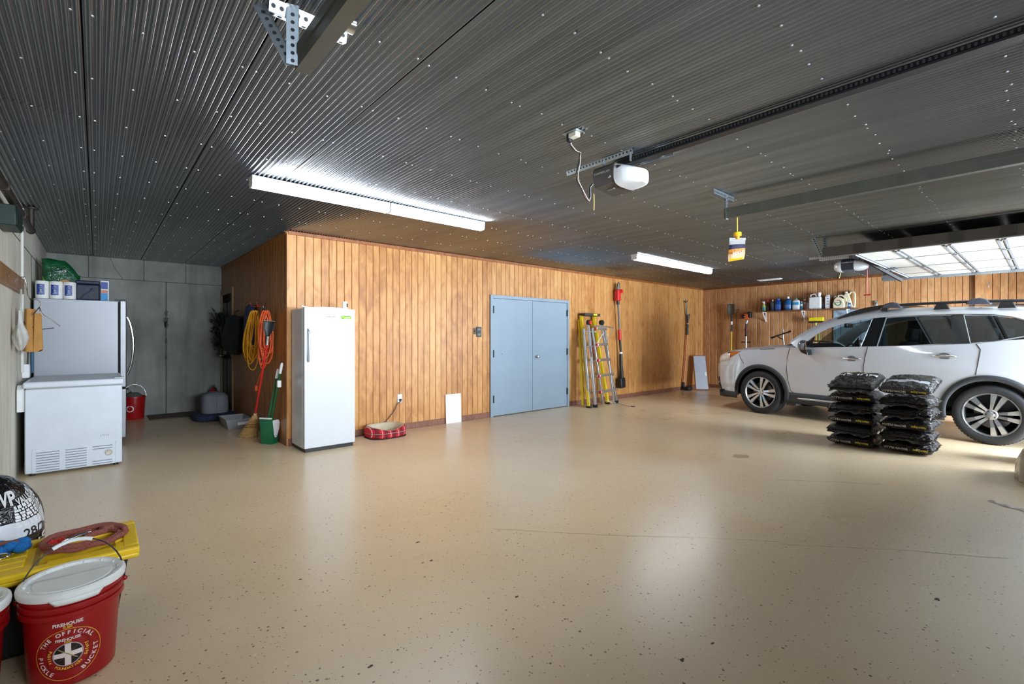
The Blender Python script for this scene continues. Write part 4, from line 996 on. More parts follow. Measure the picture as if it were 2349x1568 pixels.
# grey folding table leaning in the corner
tb = thing('folding_table', 'grey topped folding table leaning in the corner behind the car', 'table', (11.45, 5.76, 0))
e = Vector((.235,-.235,0)); ln = Vector((.17,.17,.86)); q0 = Vector((-.118,.118,.008))
nn = e.cross(ln).normalized()
mb = MB(); T_ = .032
def slab(m_, inset, t0, t1):
    a, b_ = q0+e.normalized()*inset+ln.normalized()*inset, q0+e-e.normalized()*inset+ln.normalized()*inset
    c, d = q0+e-e.normalized()*inset+ln-ln.normalized()*inset, q0+ln+e.normalized()*inset-ln.normalized()*inset
    m_._add([p+nn*t0 for p in (a,b_,c,d)]+[p+nn*t1 for p in (a,b_,c,d)], [(3,2,1,0),(4,5,6,7),(0,1,5,4),(1,2,6,5),(2,3,7,6),(3,0,4,7)])
slab(mb, 0, -.012, .012); mb.build('edge_frame', mat('brown_edge', (128,84,62), .6), tb, bevel=.01)
mb = MB(); slab(mb, .02, -.0135, .0135); mb.build('table_top', mat('grey_laminate', (172,178,188), .4), tb)
c = q0+e*.85+ln*.45+nn*.018; c2 = q0+e*.85+ln*.45-nn*.018
for cc in (c, c2): MB().bar(cc-ln*.055, cc+ln*.055, .05, .012, up=nn).build('handle_plate', M_wht, tb, bevel=.004)
# dark block behind the table foot
tag(MB().box(-.10,.10,-.07,.07,0,.09).build('rubber_block', M_rub, loc=(11.17, 5.99, 0), bevel=.02), 'small dark rubber block on the floor beside the pruner pole', 'block')

# ================================================================== right wall: tools and the shelf
XT = XR-.105
def xp(px, py, x=XT): return at_x(px, py, x)
sh = thing('shovel', 'grey bladed shovel hanging blade up on the right plank wall', 'shovel', tuple(xp(1677, 800)))
M_blade = mat('worn_blade', (104,104,98), .45, .5, var=.25, scale=20)
def blfn(u, v):
    s = u*2-1; w_ = .105*(1-.12*v)*(1-max(0,(.22-v)/.22)**2*.45); q = xp(1678, 721).lerp(xp(1677.5, 697), v)
    return (q.x-.03*(s*s)+.012, q.y+s*w_, q.z)
mb = Wd(sh); mb.grid(blfn, 10, 10); mb.build('blade', M_blade, sh, smooth=70, solid=.006)
seg(sh, 'socket', xp(1678,722), xp(1678.5,737), .026, M_black); seg(sh, 'collar', xp(1678.5,736), xp(1678.3,744), .022, M_alu)
seg(sh, 'black_shaft', xp(1678.3,744), xp(1678,760), .021, M_black); seg(sh, 'yellow_shaft', xp(1678,759), xp(1677,812), .020, mat('yellow_shaft', (214,176,40), .45))
Wd(sh).tube([xp(1688,711), xp(1696,710), xp(1696.5,714), xp(1690,716)], .006, n=6).build('wall_hook', M_dark, sh)
tm = thing('string_trimmer', 'orange headed string trimmer hanging on the right plank wall', 'trimmer', tuple(xp(1711, 797)))
Wd(tm).bar(xp(1702,727), xp(1719,724), .14, .13).build('engine_cover', mat('trimmer_orange', (222,92,40), .4), tm, bevel=.03, seg=3)
Wd(tm).bar(xp(1716,722), xp(1724,722), .13, .15).build('starter_housing', M_black, tm, bevel=.02, seg=3)
Wd(tm).lathe([(.03,-.10),(.05,-.08),(.05,-.06)], n=14, axis='x', c=tuple(xp(1708,726))).build('fuel_cap', M_black, tm)
Wd(tm).tube([xp(1713,733), xp(1712,745), xp(1711,755), xp(1711,800)], .022, n=12).build('shaft', M_black, tm)
Wd(tm).tube([xp(1714,734), xp(1711.5,742)], .028, n=10).build('throttle_grip', M_alu, tm)
Wd(tm).lathe([(.03,-.02),(.036,-.01),(.036,.02),(.03,.03)], n=14, c=tuple(xp(1711,757))).build('red_ring', mat('dark_red', (120,30,34), .5), tm)
seg(tm, 'lower_shaft', xp(1711.2,771), xp(1711,812), .024, M_alu); seg(tm, 'loop_handle', xp(1701,784), xp(1721.5,784.5), .014, M_black)
# push broom with yellow head
pbm = thing('push_broom', 'yellow headed push broom standing head up by the right wall', 'broom', tuple(xp(1872, 860, 12.12).xy)+(0,))
Wd(pbm).bar(xp(1856,732,12.12), xp(1889.5,731,12.12), .075, .085).build('bristle_head', mat('bright_yellow', (240,222,30), .6, bump=.5), pbm, bevel=.012)
Wd(pbm).bar(xp(1854.5,738.5,12.12), xp(1889,737.5,12.12), .07, .035).build('head_block', M_black, pbm, bevel=.006)
q_ = xp(1872,860,12.12); q_.z = .001; Wd(pbm).tube([xp(1871,740,12.12), q_], .014, n=10).build('pole', mat('pole_yellow', (214,196,70), .4), pbm)
for a in (1865.5, 1874.5): Wd(pbm).tube([xp(a,738,12.12), xp(1871,750,12.12)], .006, n=6).build('brace', M_galv, pbm)
g2_ = thing('green_pole', 'thin green handled rake standing behind the car beside the push broom', 'rake', tuple(xp(1881, 860, 12.18).xy)+(0,))
q_ = xp(1881,860,12.18); q_.z = .001; Wd(g2_).tube([xp(1879,745,12.18), q_], .013, n=8).build('handle', mat('lime_handle', (150,190,90), .5), g2_)
for k in range(5): Wd(g2_).tube([xp(1880,746,12.18), xp(1884+3.2*k,739.5-abs(k-2)*.8,12.18), xp(1888+4*k,744,12.16)], .004, n=5).build('tine', M_dark, g2_)
# kick scooter: handlebar and stem show above the bonnet
ks = thing('kick_scooter', 'black kick scooter with silver stem leaning on the right plank wall', 'scooter', tuple(xp(1798, 850, 12.05).xy)+(0,))
Wd(ks).tube([xp(1770,774.5,12.0), xp(1783,769.5,12.0), xp(1800,764,12.0), xp(1813,759.5,12.0)], .016, n=10).build('handlebar', M_black, ks)
for a, b_ in (((1769,775),(1777,772)),((1806,762.5),(1814,759))): Wd(ks).tube([xp(*a,12.0), xp(*b_,12.0)], .022, n=10).build('grip', M_rub, ks)
Wd(ks).tube([xp(1796,753.5,12.02), xp(1796.5,762,12.02), xp(1795.5,774,12.02), xp(1797.5,785,12.02), xp(1798.5,800,12.02), Vector((*xp(1799,850,12.02).xy,.08))], [.012,.02,.02,.022,.022,.022], n=10).build('stem', M_alu, ks)
Wd(ks).tube([xp(1783,770,12.0), xp(1789,775,12.0), xp(1796,778,12.0)], .012, n=8).build('brake_cable', M_black, ks)
Wd(ks).box(11.72, 12.10, xp(1799,850,12.02).y-.06, xp(1799,850,12.02).y+.06, .06, .085).build('deck', M_black, ks, bevel=.01)
for x in (11.70, 12.12): Wd(ks).lathe([(.05,-.012),(.06,-.01),(.06,.01),(.05,.012)], n=18, axis='y', c=(x, xp(1799,850,12.02).y, .06)).build('wheel', M_rub, ks)

# ---------------------------------------------------------------- shelf and everything on it
SZ = 1.962; YS0, YS1 = 4.70, 2.70
sf = thing('wall_shelf', 'brown wooden shelf on white brackets above the car bonnet', 'shelf', (XR-.014, (YS0+YS1)/2, SZ-.022))
MB().box(-.235, 0, -(YS0-YS1)/2, (YS0-YS1)/2, 0, .022).build('board', wood_mat('shelf_wood', (96,56,36), (120,74,48), (140,92,64)), sf, bevel=.003)
for y in (4.56, 3.72, 2.86):
    yy = y-(YS0+YS1)/2; bk_ = MB(); bk_.box(-.215,-.002,yy-.012,yy+.012,-.012,0).box(-.012,0,yy-.012,yy+.012,-.235,-.012)
    bk_.bar((-.195,yy,-.012),(-.006,yy,-.215),.018,.022); bk_.build('bracket', M_wht, sf, bevel=.002)
TOP = SZ+.0008
def shelf_thing(name, label, cat, pa, pb, x=12.15, group='bottles on the wall shelf'):
    ya_, yb_ = at_x(pa, 700, x).y, at_x(pb, 700, x).y
    return thing(name, label, cat, (x, (ya_+yb_)/2, TOP), group=group), abs(ya_-yb_)
def hgt(px, py, x=12.15): return at_x(px, py, x).z-TOP
def bottle(label, pa, pb, ytop, body, cap, name='bottle', neck=.35, p=2.6, lab=None, spray=None, sub=None, x=12.15, flat=.7):
    t, w_ = shelf_thing(name, label, 'bottle', pa, pb, x); h_ = hgt((pa+pb)/2, ytop, x); r_ = w_/2
    sh_ = .68 if spray is None else .52
    MB().lathe([(r_*.92,0),(r_,.012),(r_,h_*sh_),(r_*.75,h_*(sh_+.1)),(r_*neck,h_*(sh_+.17)),(r_*neck,h_*.86)], n=22, sx=flat, sy=1, p=p).build('container', body, t, smooth=50)
    if spray is None: MB().lathe([(r_*neck*1.25,h_*.86),(r_*neck*1.25,h_*.985),(r_*neck*.9,h_)], n=16).build('cap', cap, t)
    else:
        MB().box(-.016,.016,-r_*.55,r_*.85,h_*.86,h_).build('trigger_head', cap, t, bevel=.006)
        MB().tube([(0,-r_*.4,h_*.88),(0,-r_*.7,h_*.78),(0,-r_*.55,h_*.70)], .006, n=6).build('trigger', cap, t)
        MB().lathe([(r_*neck*1.3,h_*.78),(r_*neck*1.3,h_*.88)], n=14).build('collar', cap, t)
    if lab:
        col, z0, z1 = lab
        mb = MB(); mb.grid(lambda u, v: (-flat*r_*1.012*abs(math.cos(-1+2*u))**(2/p), r_*1.012*math.copysign(abs(math.sin(-1+2*u))**(2/p), math.sin(-1+2*u)), h_*(z0+(z1-z0)*v)), 12, 1)
        mb.build('label', mat('lbl_%d_%d_%d' % col, col, .5, var=.2, scale=50), t, smooth=60)
    return t
M_clrb = mat('blue_liquid', (48,116,176), .12, trans=.35); M_dkb = mat('blue_jug', (30,78,152), .3); M_cream = mat('cream_plastic', (222,214,186), .4)
M_smoke = mat('clear_bluish', (110,130,150), .15, trans=.5); M_drk = mat('dark_bottle', (58,26,26), .35); M_teal = mat('teal_plastic', (44,128,150), .4)
bottle('slim spray bottle with yellow neck and teal label at the shelf end', 1748, 1756, 691, mat('pale_yellow_plastic', (196,200,120), .4), M_wht, spray=1, lab=((60,170,190),.05,.42))
bottle('dark bottle with red trigger head on the shelf', 1757, 1765, 686, M_drk, M_red, spray=1, x=12.19)
bottle('clear blue tinted spray bottle with white nozzle', 1768.5, 1776.5, 687, M_smoke, M_wht, neck=.3, lab=((40,70,120),.05,.35))
bottle('wide blue plastic jug between two clear blue bottles', 1778, 1792, 684.5, M_dkb, M_dkb, name='jug', neck=.55, p=3.2, lab=((60,100,180),.1,.5))
bottle('clear gallon jug of blue washer fluid with white cap', 1799, 1816.5, 680, M_clrb, M_wht, name='jug', neck=.26, p=2.4, lab=((90,120,180),.2,.4), flat=.85)
bottle('white jug with bright teal label on the shelf', 1818, 1835, 682, M_wht, mat('green_cap', (60,110,90), .4), name='jug', neck=.22, p=4, lab=((40,150,200),.40,.62))
bottle('small teal and white bottle next to the teal labelled jug', 1836, 1842, 691, M_teal, M_wht, lab=((220,226,230),.45,.7))
bottle('reddish bottle with pointed white cap before the bracket', 1843, 1849.5, 685.5, mat('reddish_plastic', (140,70,62), .4), M_wht, neck=.4, lab=((150,150,156),.55,.72))
bottle('small white bottle left of the big white canister', 1850, 1855.5, 690.5, M_wht, mat('grey_cap', (170,176,184), .4))
bottle('small grey bottle right of the big white canister', 1887, 1891.5, 690, mat('grey_bottle', (120,122,128), .5), M_dark, x=12.2)
# big white canister with moulded handle
t, w_ = shelf_thing('canister', 'big plain white canister with moulded handle on the shelf', 'canister', 1857, 1885); h_ = hgt(1870, 671)
MB().box(-.07,.07,-w_/2,w_/2,0,h_*.74).build('body', M_wht, t, bevel=.022, seg=4)
MB().tube([(0,w_*.42,h_*.70),(0,w_*.40,h_*.88),(0,w_*.10,h_*.92),(0,-w_*.02,h_*.88),(0,-w_*.06,h_*.72)], .016, n=10).build('handle', M_wht, t, smooth=60)
MB().lathe([(.03,h_*.72),(.03,h_*.82),(.036,h_*.83),(.036,h_*.98),(.03,h_)], n=18, c=(0,-w_*.30,0)).build('cap', M_wht, t)
t, w_ = shelf_thing('slim_container', 'narrow white container seen edge on, right of the big canister', 'container', 1894, 1905); h_ = hgt(1900, 676)
MB().box(-.06,.06,-w_/2,w_/2,0,h_*.9).build('body', M_wht, t, bevel=.012, seg=3)
MB().box(-.035,.035,-w_*.36,w_*.36,h_*.9,h_).build('cap', M_wht, t, bevel=.006)
for z in (.3,.5,.7): MB().box(-.0615,-.058,-w_*.3,w_*.1,h_*z,h_*(z+.06)).build('print', mat('grey_print', (128,132,140), .6), t, smooth=0)
# cream jug with round label and slanted handle
t, w_ = shelf_thing('weedkiller_jug', 'cream jug with round green label and slanted handle', 'jug', 1912, 1940, x=12.11); h_ = hgt(1926, 676, 12.11)
mb = MB(); mb.prism([(w_*.5,.0),(w_*.52,h_*.35),(w_*.40,h_*.70),(w_*.22,h_*.86),(-.0,h_*.84),(-w_*.30,h_*.70),(-w_*.46,h_*.35),(-w_*.48,0)], 'x', -.065, .065); mb.build('body', M_cream, t, bevel=.02, seg=3)
MB().tube([(0,w_*.20,h_*.80),(0,w_*.05,h_*.98),(0,-w_*.20,h_*.95),(0,-w_*.50,h_*.72),(0,-w_*.56,h_*.40),(0,-w_*.46,h_*.16)], .017, n=10).build('handle', M_cream, t, smooth=60)
MB().lathe([(.024,h_*.80),(.024,h_*.90),(.02,h_*.92)], n=16, c=(0,w_*.38,0)).build('cap', M_cream, t)
lb = MB().lathe([(.058,-.066),(.058,-.0675)], n=26, axis='x', c=(0,w_*.04,h_*.40)).build('label', mat('label_cream', (226,224,206), .5), t)
MB().tube([(-.068, w_*.04+.055*math.cos(k*.25+2.2), h_*.40+.055*math.sin(k*.25+2.2)) for k in range(18)], .007, n=6).build('green_ring', mat('label_green', (30,110,80), .5), lb)
MB().box(-.0685,-.066,w_*.04-.03,w_*.04+.03,h_*.56,h_*.61).build('red_print', mat('label_red', (200,50,50), .5), lb, smooth=0)
text('lettering', 'MAX', .038, mat('label_ink', (40,70,60), .6), lb, (-.0690,w_*.04,h_*.43), (R(90),0,-R(90)))
t, w_ = shelf_thing('tall_jug', 'tall off white jug with big loop handle at the shelf end', 'jug', 1936, 1962, x=12.22); h_ = hgt(1950, 668.5, 12.22)
MB().prism([(w_*.5,0),(w_*.5,h_*.80),(w_*.30,h_*.92),(w_*.08,h_*.92),(-w_*.02,h_*.70),(-w_*.12,h_*.5),(-w_*.30,h_*.15),(-w_*.5,0)], 'x', -.05, .05).build('body', M_cream, t, bevel=.014, seg=3)
MB().tube([(0,w_*.02,h_*.84),(0,-w_*.12,h_*.97),(0,-w_*.36,h_*.97),(0,-w_*.47,h_*.84),(0,-w_*.47,h_*.3),(0,-w_*.42,h_*.03)], .019, n=10).build('handle', M_cream, t, smooth=60)
MB().lathe([(.03,h_*.90),(.03,h_*.985),(.024,h_)], n=16, c=(0,w_*.30,0)).build('cap', M_wht, t)
bottle('small blue and white tub before the tall jug', 1944.5, 1952, 692, mat('blue_tub', (70,100,160), .5), M_wht, name='tub', neck=.8, lab=((190,198,214),.3,.55), x=12.08)
# switch boxes on the right wall
for px, py, lab_ in ((2010,696,'small grey switch box on the right wall above the roof rail'),(2265,653,'grey latch fitting on the right wall by the wooden post')):
    p = at_x(px, py, XR-.014); t = thing('switch_box', lab_, 'switch box', (XR-.014, p.y, p.z))
    MB().box(-.035,0,-.022,.022,-.055,.055).build('box', M_galv, t, bevel=.004); MB().box(-.05,-.033,-.008,.008,-.01,.02).build('lever', M_dark, t)
# ================================================================== ceiling hardware
def perforated(t, name, a, b_, w_, m, normal, holes=True, parent=None, pitch=.03):
    """perforated angle iron from a to b_: two flanges at right angles with punched holes shown as dark discs"""
    a, b_ = Vector(a), Vector(b_); d = (b_-a).normalized(); n_ = Vector(normal).normalized(); n_ = (n_-d*n_.dot(d)).normalized(); s_ = d.cross(n_)
    mb = Wd(t)
    mb._add([a-s_*w_/2, a+s_*w_/2, b_+s_*w_/2, b_-s_*w_/2, a-s_*w_/2-n_*.003, a+s_*w_/2-n_*.003, b_+s_*w_/2-n_*.003, b_-s_*w_/2-n_*.003], [(0,1,2,3),(7,6,5,4),(0,4,5,1),(1,5,6,2),(2,6,7,3),(3,7,4,0)])
    e = a+s_*w_/2; f_ = b_+s_*w_/2
    mb._add([e, e-n_*w_*.8, f_-n_*w_*.8, f_, e-s_*.003, e-n_*w_*.8-s_*.003, f_-n_*w_*.8-s_*.003, f_-s_*.003], [(0,1,2,3),(7,6,5,4),(0,4,5,1),(1,5,6,2),(2,6,7,3),(3,7,4,0)])
    o = mb.build(name, m, parent or t, smooth=0)
    if holes and parent is None:
        hb = Wd(t); L_ = (b_-a).length; k = int(L_/pitch)
        for i in range(k):
            c = a+d*(pitch*(i+.5))+n_*.0008; r_ = w_*.17
            hb._add([c+d*(r_*math.cos(q*.785))+s_*(r_*math.sin(q*.785)) for q in range(8)], [tuple(range(8))])
            c2 = e+d*(pitch*(i+.5))-n_*w_*.42+s_*.0008
            hb._add([c2+d*(r_*math.cos(q*.785))-n_*(r_*math.sin(q*.785)) for q in range(8)], [tuple(range(8))[::-1]])
        h_ = hb.build('punched_holes', M_ink, o, smooth=0); h_['kind'] = 'stuff'
    return o
M_track = mat('olive_grey_track', (104,104,96), .4, .6, var=.1, scale=10)
def track(t, x, y0, y1, z, m=M_track, flip=1):
    """C-channel door track along y with an angle on top"""
    s = flip
    mb = Wd(t); mb.prism([(x-s*.028,z-.025),(x+s*.028,z-.025),(x+s*.028,z-.015),(x+s*.024,z-.015),(x+s*.024,z-.021),(x-s*.024,z-.021),(x-s*.024,z+.021),(x+s*.024,z+.021),(x+s*.024,z+.015),(x+s*.028,z+.015),(x+s*.028,z+.025),(x-s*.028,z+.025)], 'y', y0, y1)
    mb.build('channel', m, t, smooth=0)
    mb = Wd(t); mb.box(x-s*.032 if s > 0 else x+.029, x-s*.029 if s > 0 else x+.032, y0, y1, z+.026, z+.066); mb.box(min(x-s*.03,x+s*.03), max(x-s*.03,x+s*.03), y0, y1, z+.063, z+.066)
    mb.build('reinforcing_angle', m, t, smooth=0)
# left track of the near door with its V-shaped hanger (top left of the picture)
e = at_z(672, 146, 2.42)
lt_ = thing('door_track', 'steel door track with V hanger near the top left of the ceiling', 'door track', (e.x, e.y, 2.42), group='garage door tracks')
track(lt_, e.x+.035, YF+.12, e.y, 2.42)
top = Vector((e.x, e.y-.03, H-.008))
perforated(lt_, 'hanger_strut', (e.x-.01, e.y-.03, 2.40), (e.x-.01, e.y-.03, H-.010), .045, M_galv, (-.3,-1,0))
q = at_z(594, 8, H-.01); perforated(lt_, 'hanger_brace', (e.x-.012, e.y-.02, 2.405), (q.x, q.y, H-.012), .045, M_galv, (-.3,-1,-.1))
a, b_ = at_z(612, 2, H-.012), at_z(770, 56, H-.012); perforated(lt_, 'ceiling_angle', (a.x, e.y-.02, H-.04), (b_.x+.05, e.y-.02, H-.04), .05, M_galv, (0,-1,-.3))
Wd(lt_).lathe([(.03,0),(.03,.05)], n=16, axis='x', c=(e.x+.05, e.y-.35, 2.44)).build('roller', M_chrome, lt_)
# right track of the near door and the hanging fly trap
e = at_z(1660, 499, 2.42)
rt_ = thing('door_track', 'steel door track from which the yellow trap bag hangs', 'door track', (e.x, e.y, 2.42), group='garage door tracks')
track(rt_, e.x+.03, YF+.12, e.y, 2.435)
a, b_ = at_z(1638, 437, H-.02), at_z(1685, 457, H-.02); yb = e.y-.02
perforated(rt_, 'ceiling_angle', (at_y(1638,440,yb).x, yb, H-.035), (at_y(1684,457,yb).x, yb, H-.035), .05, M_galv, (0,-1,0))
perforated(rt_, 'hanger_strut', (e.x+.02, yb-.004, 2.40), (e.x+.02, yb-.004, H-.02), .045, M_galv, (0,-1,0))
fx_, fy_ = e.x+.045, e.y-.10
ft = thing('fly_trap', 'clear fly trap bag with yellow cap and orange liquid hanging by a cord', 'fly trap', (fx_, fy_, 2.02))
dfly = (FWD.x*fx_+FWD.y*fy_)
zc_ = lambda py: CAM_H+(HORIZON-py)*dfly/F_PX-2.02
MB().tube([(0,0,zc_(478)),(.004,0,zc_(505)),(.006,0,zc_(534))], .006, n=8).build('yellow_cord', mat('yellow_cord', (206,190,70), .6), ft)
MB().lathe([(.030,zc_(541)),(.034,zc_(541)),(.034,zc_(533)),(.028,zc_(532))], n=18, c=(.008,0,0)).build('cap', mat('cap_yellow', (252,204,20), .4), ft)
MB().lathe([(.018,zc_(549)),(.020,zc_(541))], n=14, c=(.006,0,0)).build('neck', mat('neck_orange', (214,150,30), .4), ft)
rz_ = -YAW
def trap(u, v, grow=0.0):
    s = u*2-1; zz = zc_(597)+(zc_(545)-zc_(597))*v; wd = .070+.006*v+.004*math.sin(6*v); th = .022*(1-s*s)**.5*(1-v**3)*(1 if v > .06 else v/.06)
    return s*wd-.008*(1-v)+.006*v, th+grow, zz+.012*s*(1-v)
def trap_mesh(v0, v1, m, name, grow, parent):
    mb = MB(); mb.X = Matrix.Rotation(rz_, 4, 'Z')
    mb.grid(lambda u, v: (trap(u, v0+(v1-v0)*v)[0], -trap(u, v0+(v1-v0)*v)[1]-grow, trap(u, v0+(v1-v0)*v)[2]), 12, 8)
    mb.grid(lambda u, v: (trap(1-u, v0+(v1-v0)*v)[0], trap(1-u, v0+(v1-v0)*v)[1]+grow, trap(1-u, v0+(v1-v0)*v)[2]), 12, 8)
    return mb.build(name, m, parent, smooth=60)
bagp = trap_mesh(0, 1, mat('clear_film', (226,226,224), .12, alpha=.35, bump=.8, bscale=40), 'bag', 0, ft)
trap_mesh(.0, .30, mat('orange_liquid', (238,170,10), .2), 'liquid', -.001, bagp)
trap_mesh(.30, .50, mat('trap_label_orange', (206,130,40), .5, var=.5, scale=60), 'label', .0015, bagp)
trap_mesh(.50, .70, mat('trap_label_navy', (34,30,64), .5, var=.3, scale=60), 'label', .0015, bagp)
text('lettering', 'RESCUE', .030, M_wht, bagp, (0,0,0), (0,0,rz_), fn=lambda a, b_: (a, -.030, (zc_(580)+b_+a*.25)))

# ---------------------------------------------------------------- opener of the near door
M_op = mat('charcoal_plastic', (74,68,66), .45); M_lens = mat('frosted_lens', (228,230,232), .3, trans=.15)
o1 = thing('garage_door_opener', 'charcoal garage door opener with white lens and long black rail', 'door opener', (2.85, 1.95, 2.41), group='garage door openers')
xa_, xb_, za_, zb_ = 2.72, 2.98, 2.425, 2.565; ya_, yb_ = 2.01, 2.20
prof = [(xa_+.018,zb_),(xa_,zb_-.015),(xa_-.006,za_+.05),(xa_+.015,za_),(xb_-.015,za_-.02),(xb_,za_+.03),(xb_,zb_)]
bd = Wd(o1).prism(prof, 'y', ya_, yb_).build('motor_housing', M_op, o1, bevel=.006)
Wd(o1).box(xa_+.03, xb_-.02, yb_, yb_+.012, za_+.01, zb_-.01).build('end_plate', M_galv, o1, bevel=.003)
text('lettering', 'CHAMBERLAIN', .021, mat('badge_silver', (200,198,196), .4), bd, (xa_-.0105-2.85, (ya_+yb_)/2+.005-1.95, za_+.085-2.41), (R(94),0,-R(90)))
Wd(o1).prism([(ya_+.022,za_+.036),(ya_+.050,za_+.036),(ya_+.026,za_+.052)], 'x', xa_-.0065, xa_-.0035).build('badge_mark', mat('badge_silver', (200,198,196)), bd, smooth=0)
for k in range(3): Wd(o1).box((xa_+xb_)/2-.045+.002*k, (xa_+xb_)/2-.038+.002*k+.006, (ya_+yb_)/2-.03+.022*k, (ya_+yb_)/2-.014+.022*k, za_-.0165, za_-.0085).build('badge_mark', mat('badge_dim', (120,112,110), .4), bd, smooth=0)
def lens(u, v):
    a = 2*math.pi*u; sc = [1.0,.99,.95,.86,.70,.40][min(5,int(v*5))]; t_ = v*5-int(v*5); nx = [1.0,.99,.95,.86,.70,.40,.40][min(6,int(v*5)+1)]
    sc = sc*(1-t_)+nx*t_; ct, st_ = math.cos(a), math.sin(a)
    cx_, cz_ = (xa_+xb_)/2, (za_+zb_)/2-.01
    ex = math.copysign(abs(ct)**.55, ct)*.136*sc; ez = math.copysign(abs(st_)**.6, st_)*.082*(1-.42*v)
    return (cx_+ex, ya_-.16*v, cz_+ez-.030*v)
mb = Wd(o1); mb.grid(lens, 36, 15, wrapu=True); n = len(mb.v); mb.f.append(tuple(range(n-36,n))); mb.m.append(0); ln_ = mb.build('light_lens', M_lens, o1, smooth=60)
Wd(o1).prism([(ya_-.025,zb_-.032),(ya_-.058,zb_-.040),(ya_-.03,zb_-.055)], 'x', xa_-.006, xa_+.004).build('lens_clip_slot', M_ink, ln_, smooth=0)
Wd(o1).box(2.815, 2.845, YF+.05, 2.05, 2.565, 2.600).build('rail', M_black, o1, bevel=.003)
rb = Wd(o1); rb.box(2.80, 2.86, YF+.05, 2.02, 2.555, 2.566).build('rail_flange', M_black, o1)
mb = Wd(o1)
for k in range(150): mb.box(2.797, 2.803, 1.90-.021*k, 1.909-.021*k, 2.572, 2.586)
o = mb.build('belt_teeth', mat('belt_grey', (40,40,40), .6), o1, smooth=0); o['kind'] = 'stuff'
perforated(o1, 'ceiling_angle', (2.78, 1.90, 2.628), (2.78, 2.51, 2.628), .045, M_galv, (-1,0,-.3))
perforated(o1, 'cross_angle', (2.90, 1.66, 2.58), (2.90, 1.93, 2.58), .045, M_galv, (-1,0,-.2))
for y in (1.92, 2.15): Wd(o1).bar((2.79,y,2.56),(2.79,y,2.63),.03,.003,up=(0,1,0)).build('hanger_strap', M_galv, o1)
for y in (1.75, 1.90): Wd(o1).lathe([(.006,2.56),(.006,2.60)], n=8, c=(2.885,y,0)).build('bolt', M_chrome, o1)
wp0 = at_z(1314, 308, H-.02)
rc = thing('ceiling_receptacle', 'ceiling outlet with plugged wires next to the charcoal opener', 'outlet', (wp0.x, wp0.y, H-.008))
MB().box(-.035,.035,-.06,.06,-.006,.0).build('cover_plate', M_galv, rc, bevel=.002)
MB().box(-.022,.022,-.045,.02,-.038,-.006).build('socket', mat('ivory_plug', (214,208,190), .5), rc, bevel=.005)
MB().box(-.02,.015,.01,.04,-.055,-.006).build('plug', M_black, rc, bevel=.005)
wires = [(1305,315),(1307,332),(1318,345),(1330,350),(1328,370),(1322,398),(1324,415),(1334,432),(1342,452),(1348,461),(1353,452),(1353,430),(1360,420)]
wr1 = thing('opener_wires', 'dangling black and white wires feeding the charcoal opener', 'wire', tuple(wp0))
def wirepath(off, jit):
    P_ = []; n = len(wires)
    for i, (px, py) in enumerate(wires):
        x = wp0.x+(2.735-wp0.x)*min(1,(i/(n-1))**1.3); P_.append(at_x(px+off+random.uniform(-jit,jit), py, x))
    Q = []
    for i in range(len(P_)-1):
        for k in range(4): Q.append(P_[i].lerp(P_[i+1], k/4))
    return Q+[P_[-1]]
Wd(wr1).tube(wirepath(0,.6), .0045, n=6).build('black_wire', M_black, wr1, smooth=60)
Wd(wr1).tube(wirepath(3,1.6), .0018, n=6).build('white_wire', M_wht, wr1, smooth=60)
Wd(wr1).tube(wirepath(1,2.2), .002, n=6).build('red_wire', mat('reddish_wire', (190,140,120), .5), wr1, smooth=60)
pc = at_x(1360, 445, 2.76); pe = at_x(1362, 482, 2.76)
tag(MB().tube([(0,0,pc.z-pe.z),(.003,.0,.05),(0,0,0)], .004, n=6).build('pull_cord', mat('yellow_string', (200,176,110), .7), loc=tuple(pe), smooth=60), 'short yellow string hanging below the charcoal opener', 'cord')

# ---------------------------------------------------------------- raised overhead door above the car and its opener
ZD = 2.40
n0_, n1_ = at_z(1886, 588, ZD), at_z(2031, 637, ZD)
XN, XF, YE = 7.14, 10.62, n0_.y
XN2 = XN+.075
tr2 = thing('door_track', 'long grey door track on the near side of the raised white door', 'door track', (XN, YE, ZD), group='garage door tracks')
track(tr2, XN, YF+.12, YE, ZD, m=mat('warm_grey_track', (112,106,100), .45, .4), flip=-1)
mb = Wd(tr2); mb.box(XN-.045, XN-.036, YF+.12, YE-.03, ZD-.02, ZD+.10); mb.build('side_angle', mat('warm_grey_track', (112,106,100)), tr2)
for y in (YE-.42, YE-.86, YE-1.3, YE-1.7):
    Wd(tr2).box(XN-.052, XN-.030, y-.06, y+.06, ZD-.02, ZD+.10).build('splice_plate', mat('track_plate', (92,88,84), .45, .4), tr2)
perforated(tr2, 'hanger_strut', (XN-.03, YE-.02, ZD-.02), (XN-.10, YE+.06, H-.01), .05, M_galv, (-1,-.2,0))
perforated(tr2, 'hanger_strut', (XN-.02, YE-.05, ZD+.02), (XN-.02, YE-.05, H-.01), .05, M_galv, (-1,-.2,0))
tr3 = thing('door_track', 'grey door track on the far side of the raised white door', 'door track', (XF, YE, ZD), group='garage door tracks')
track(tr3, XF+.06, YF+.12, YE+.02, ZD-.02, m=mat('pale_track', (150,156,160), .35, .6), flip=1)
Wd(tr3).box(XF+.02, XF+.035, YF+.12, YE, ZD-.06, ZD-.01).build('lower_lip', mat('pale_track', (150,156,160)), tr3)
perforated(tr3, 'hanger_strut', (XF+.06, YE-.02, ZD), (XF+.06, YE-.02, H-.01), .05, M_galv, (-1,-.2,0))
gd = thing('overhead_door', 'raised white sectional garage door under the ceiling above the car', 'garage door', (XN2, YE-.14, ZD), group=None)
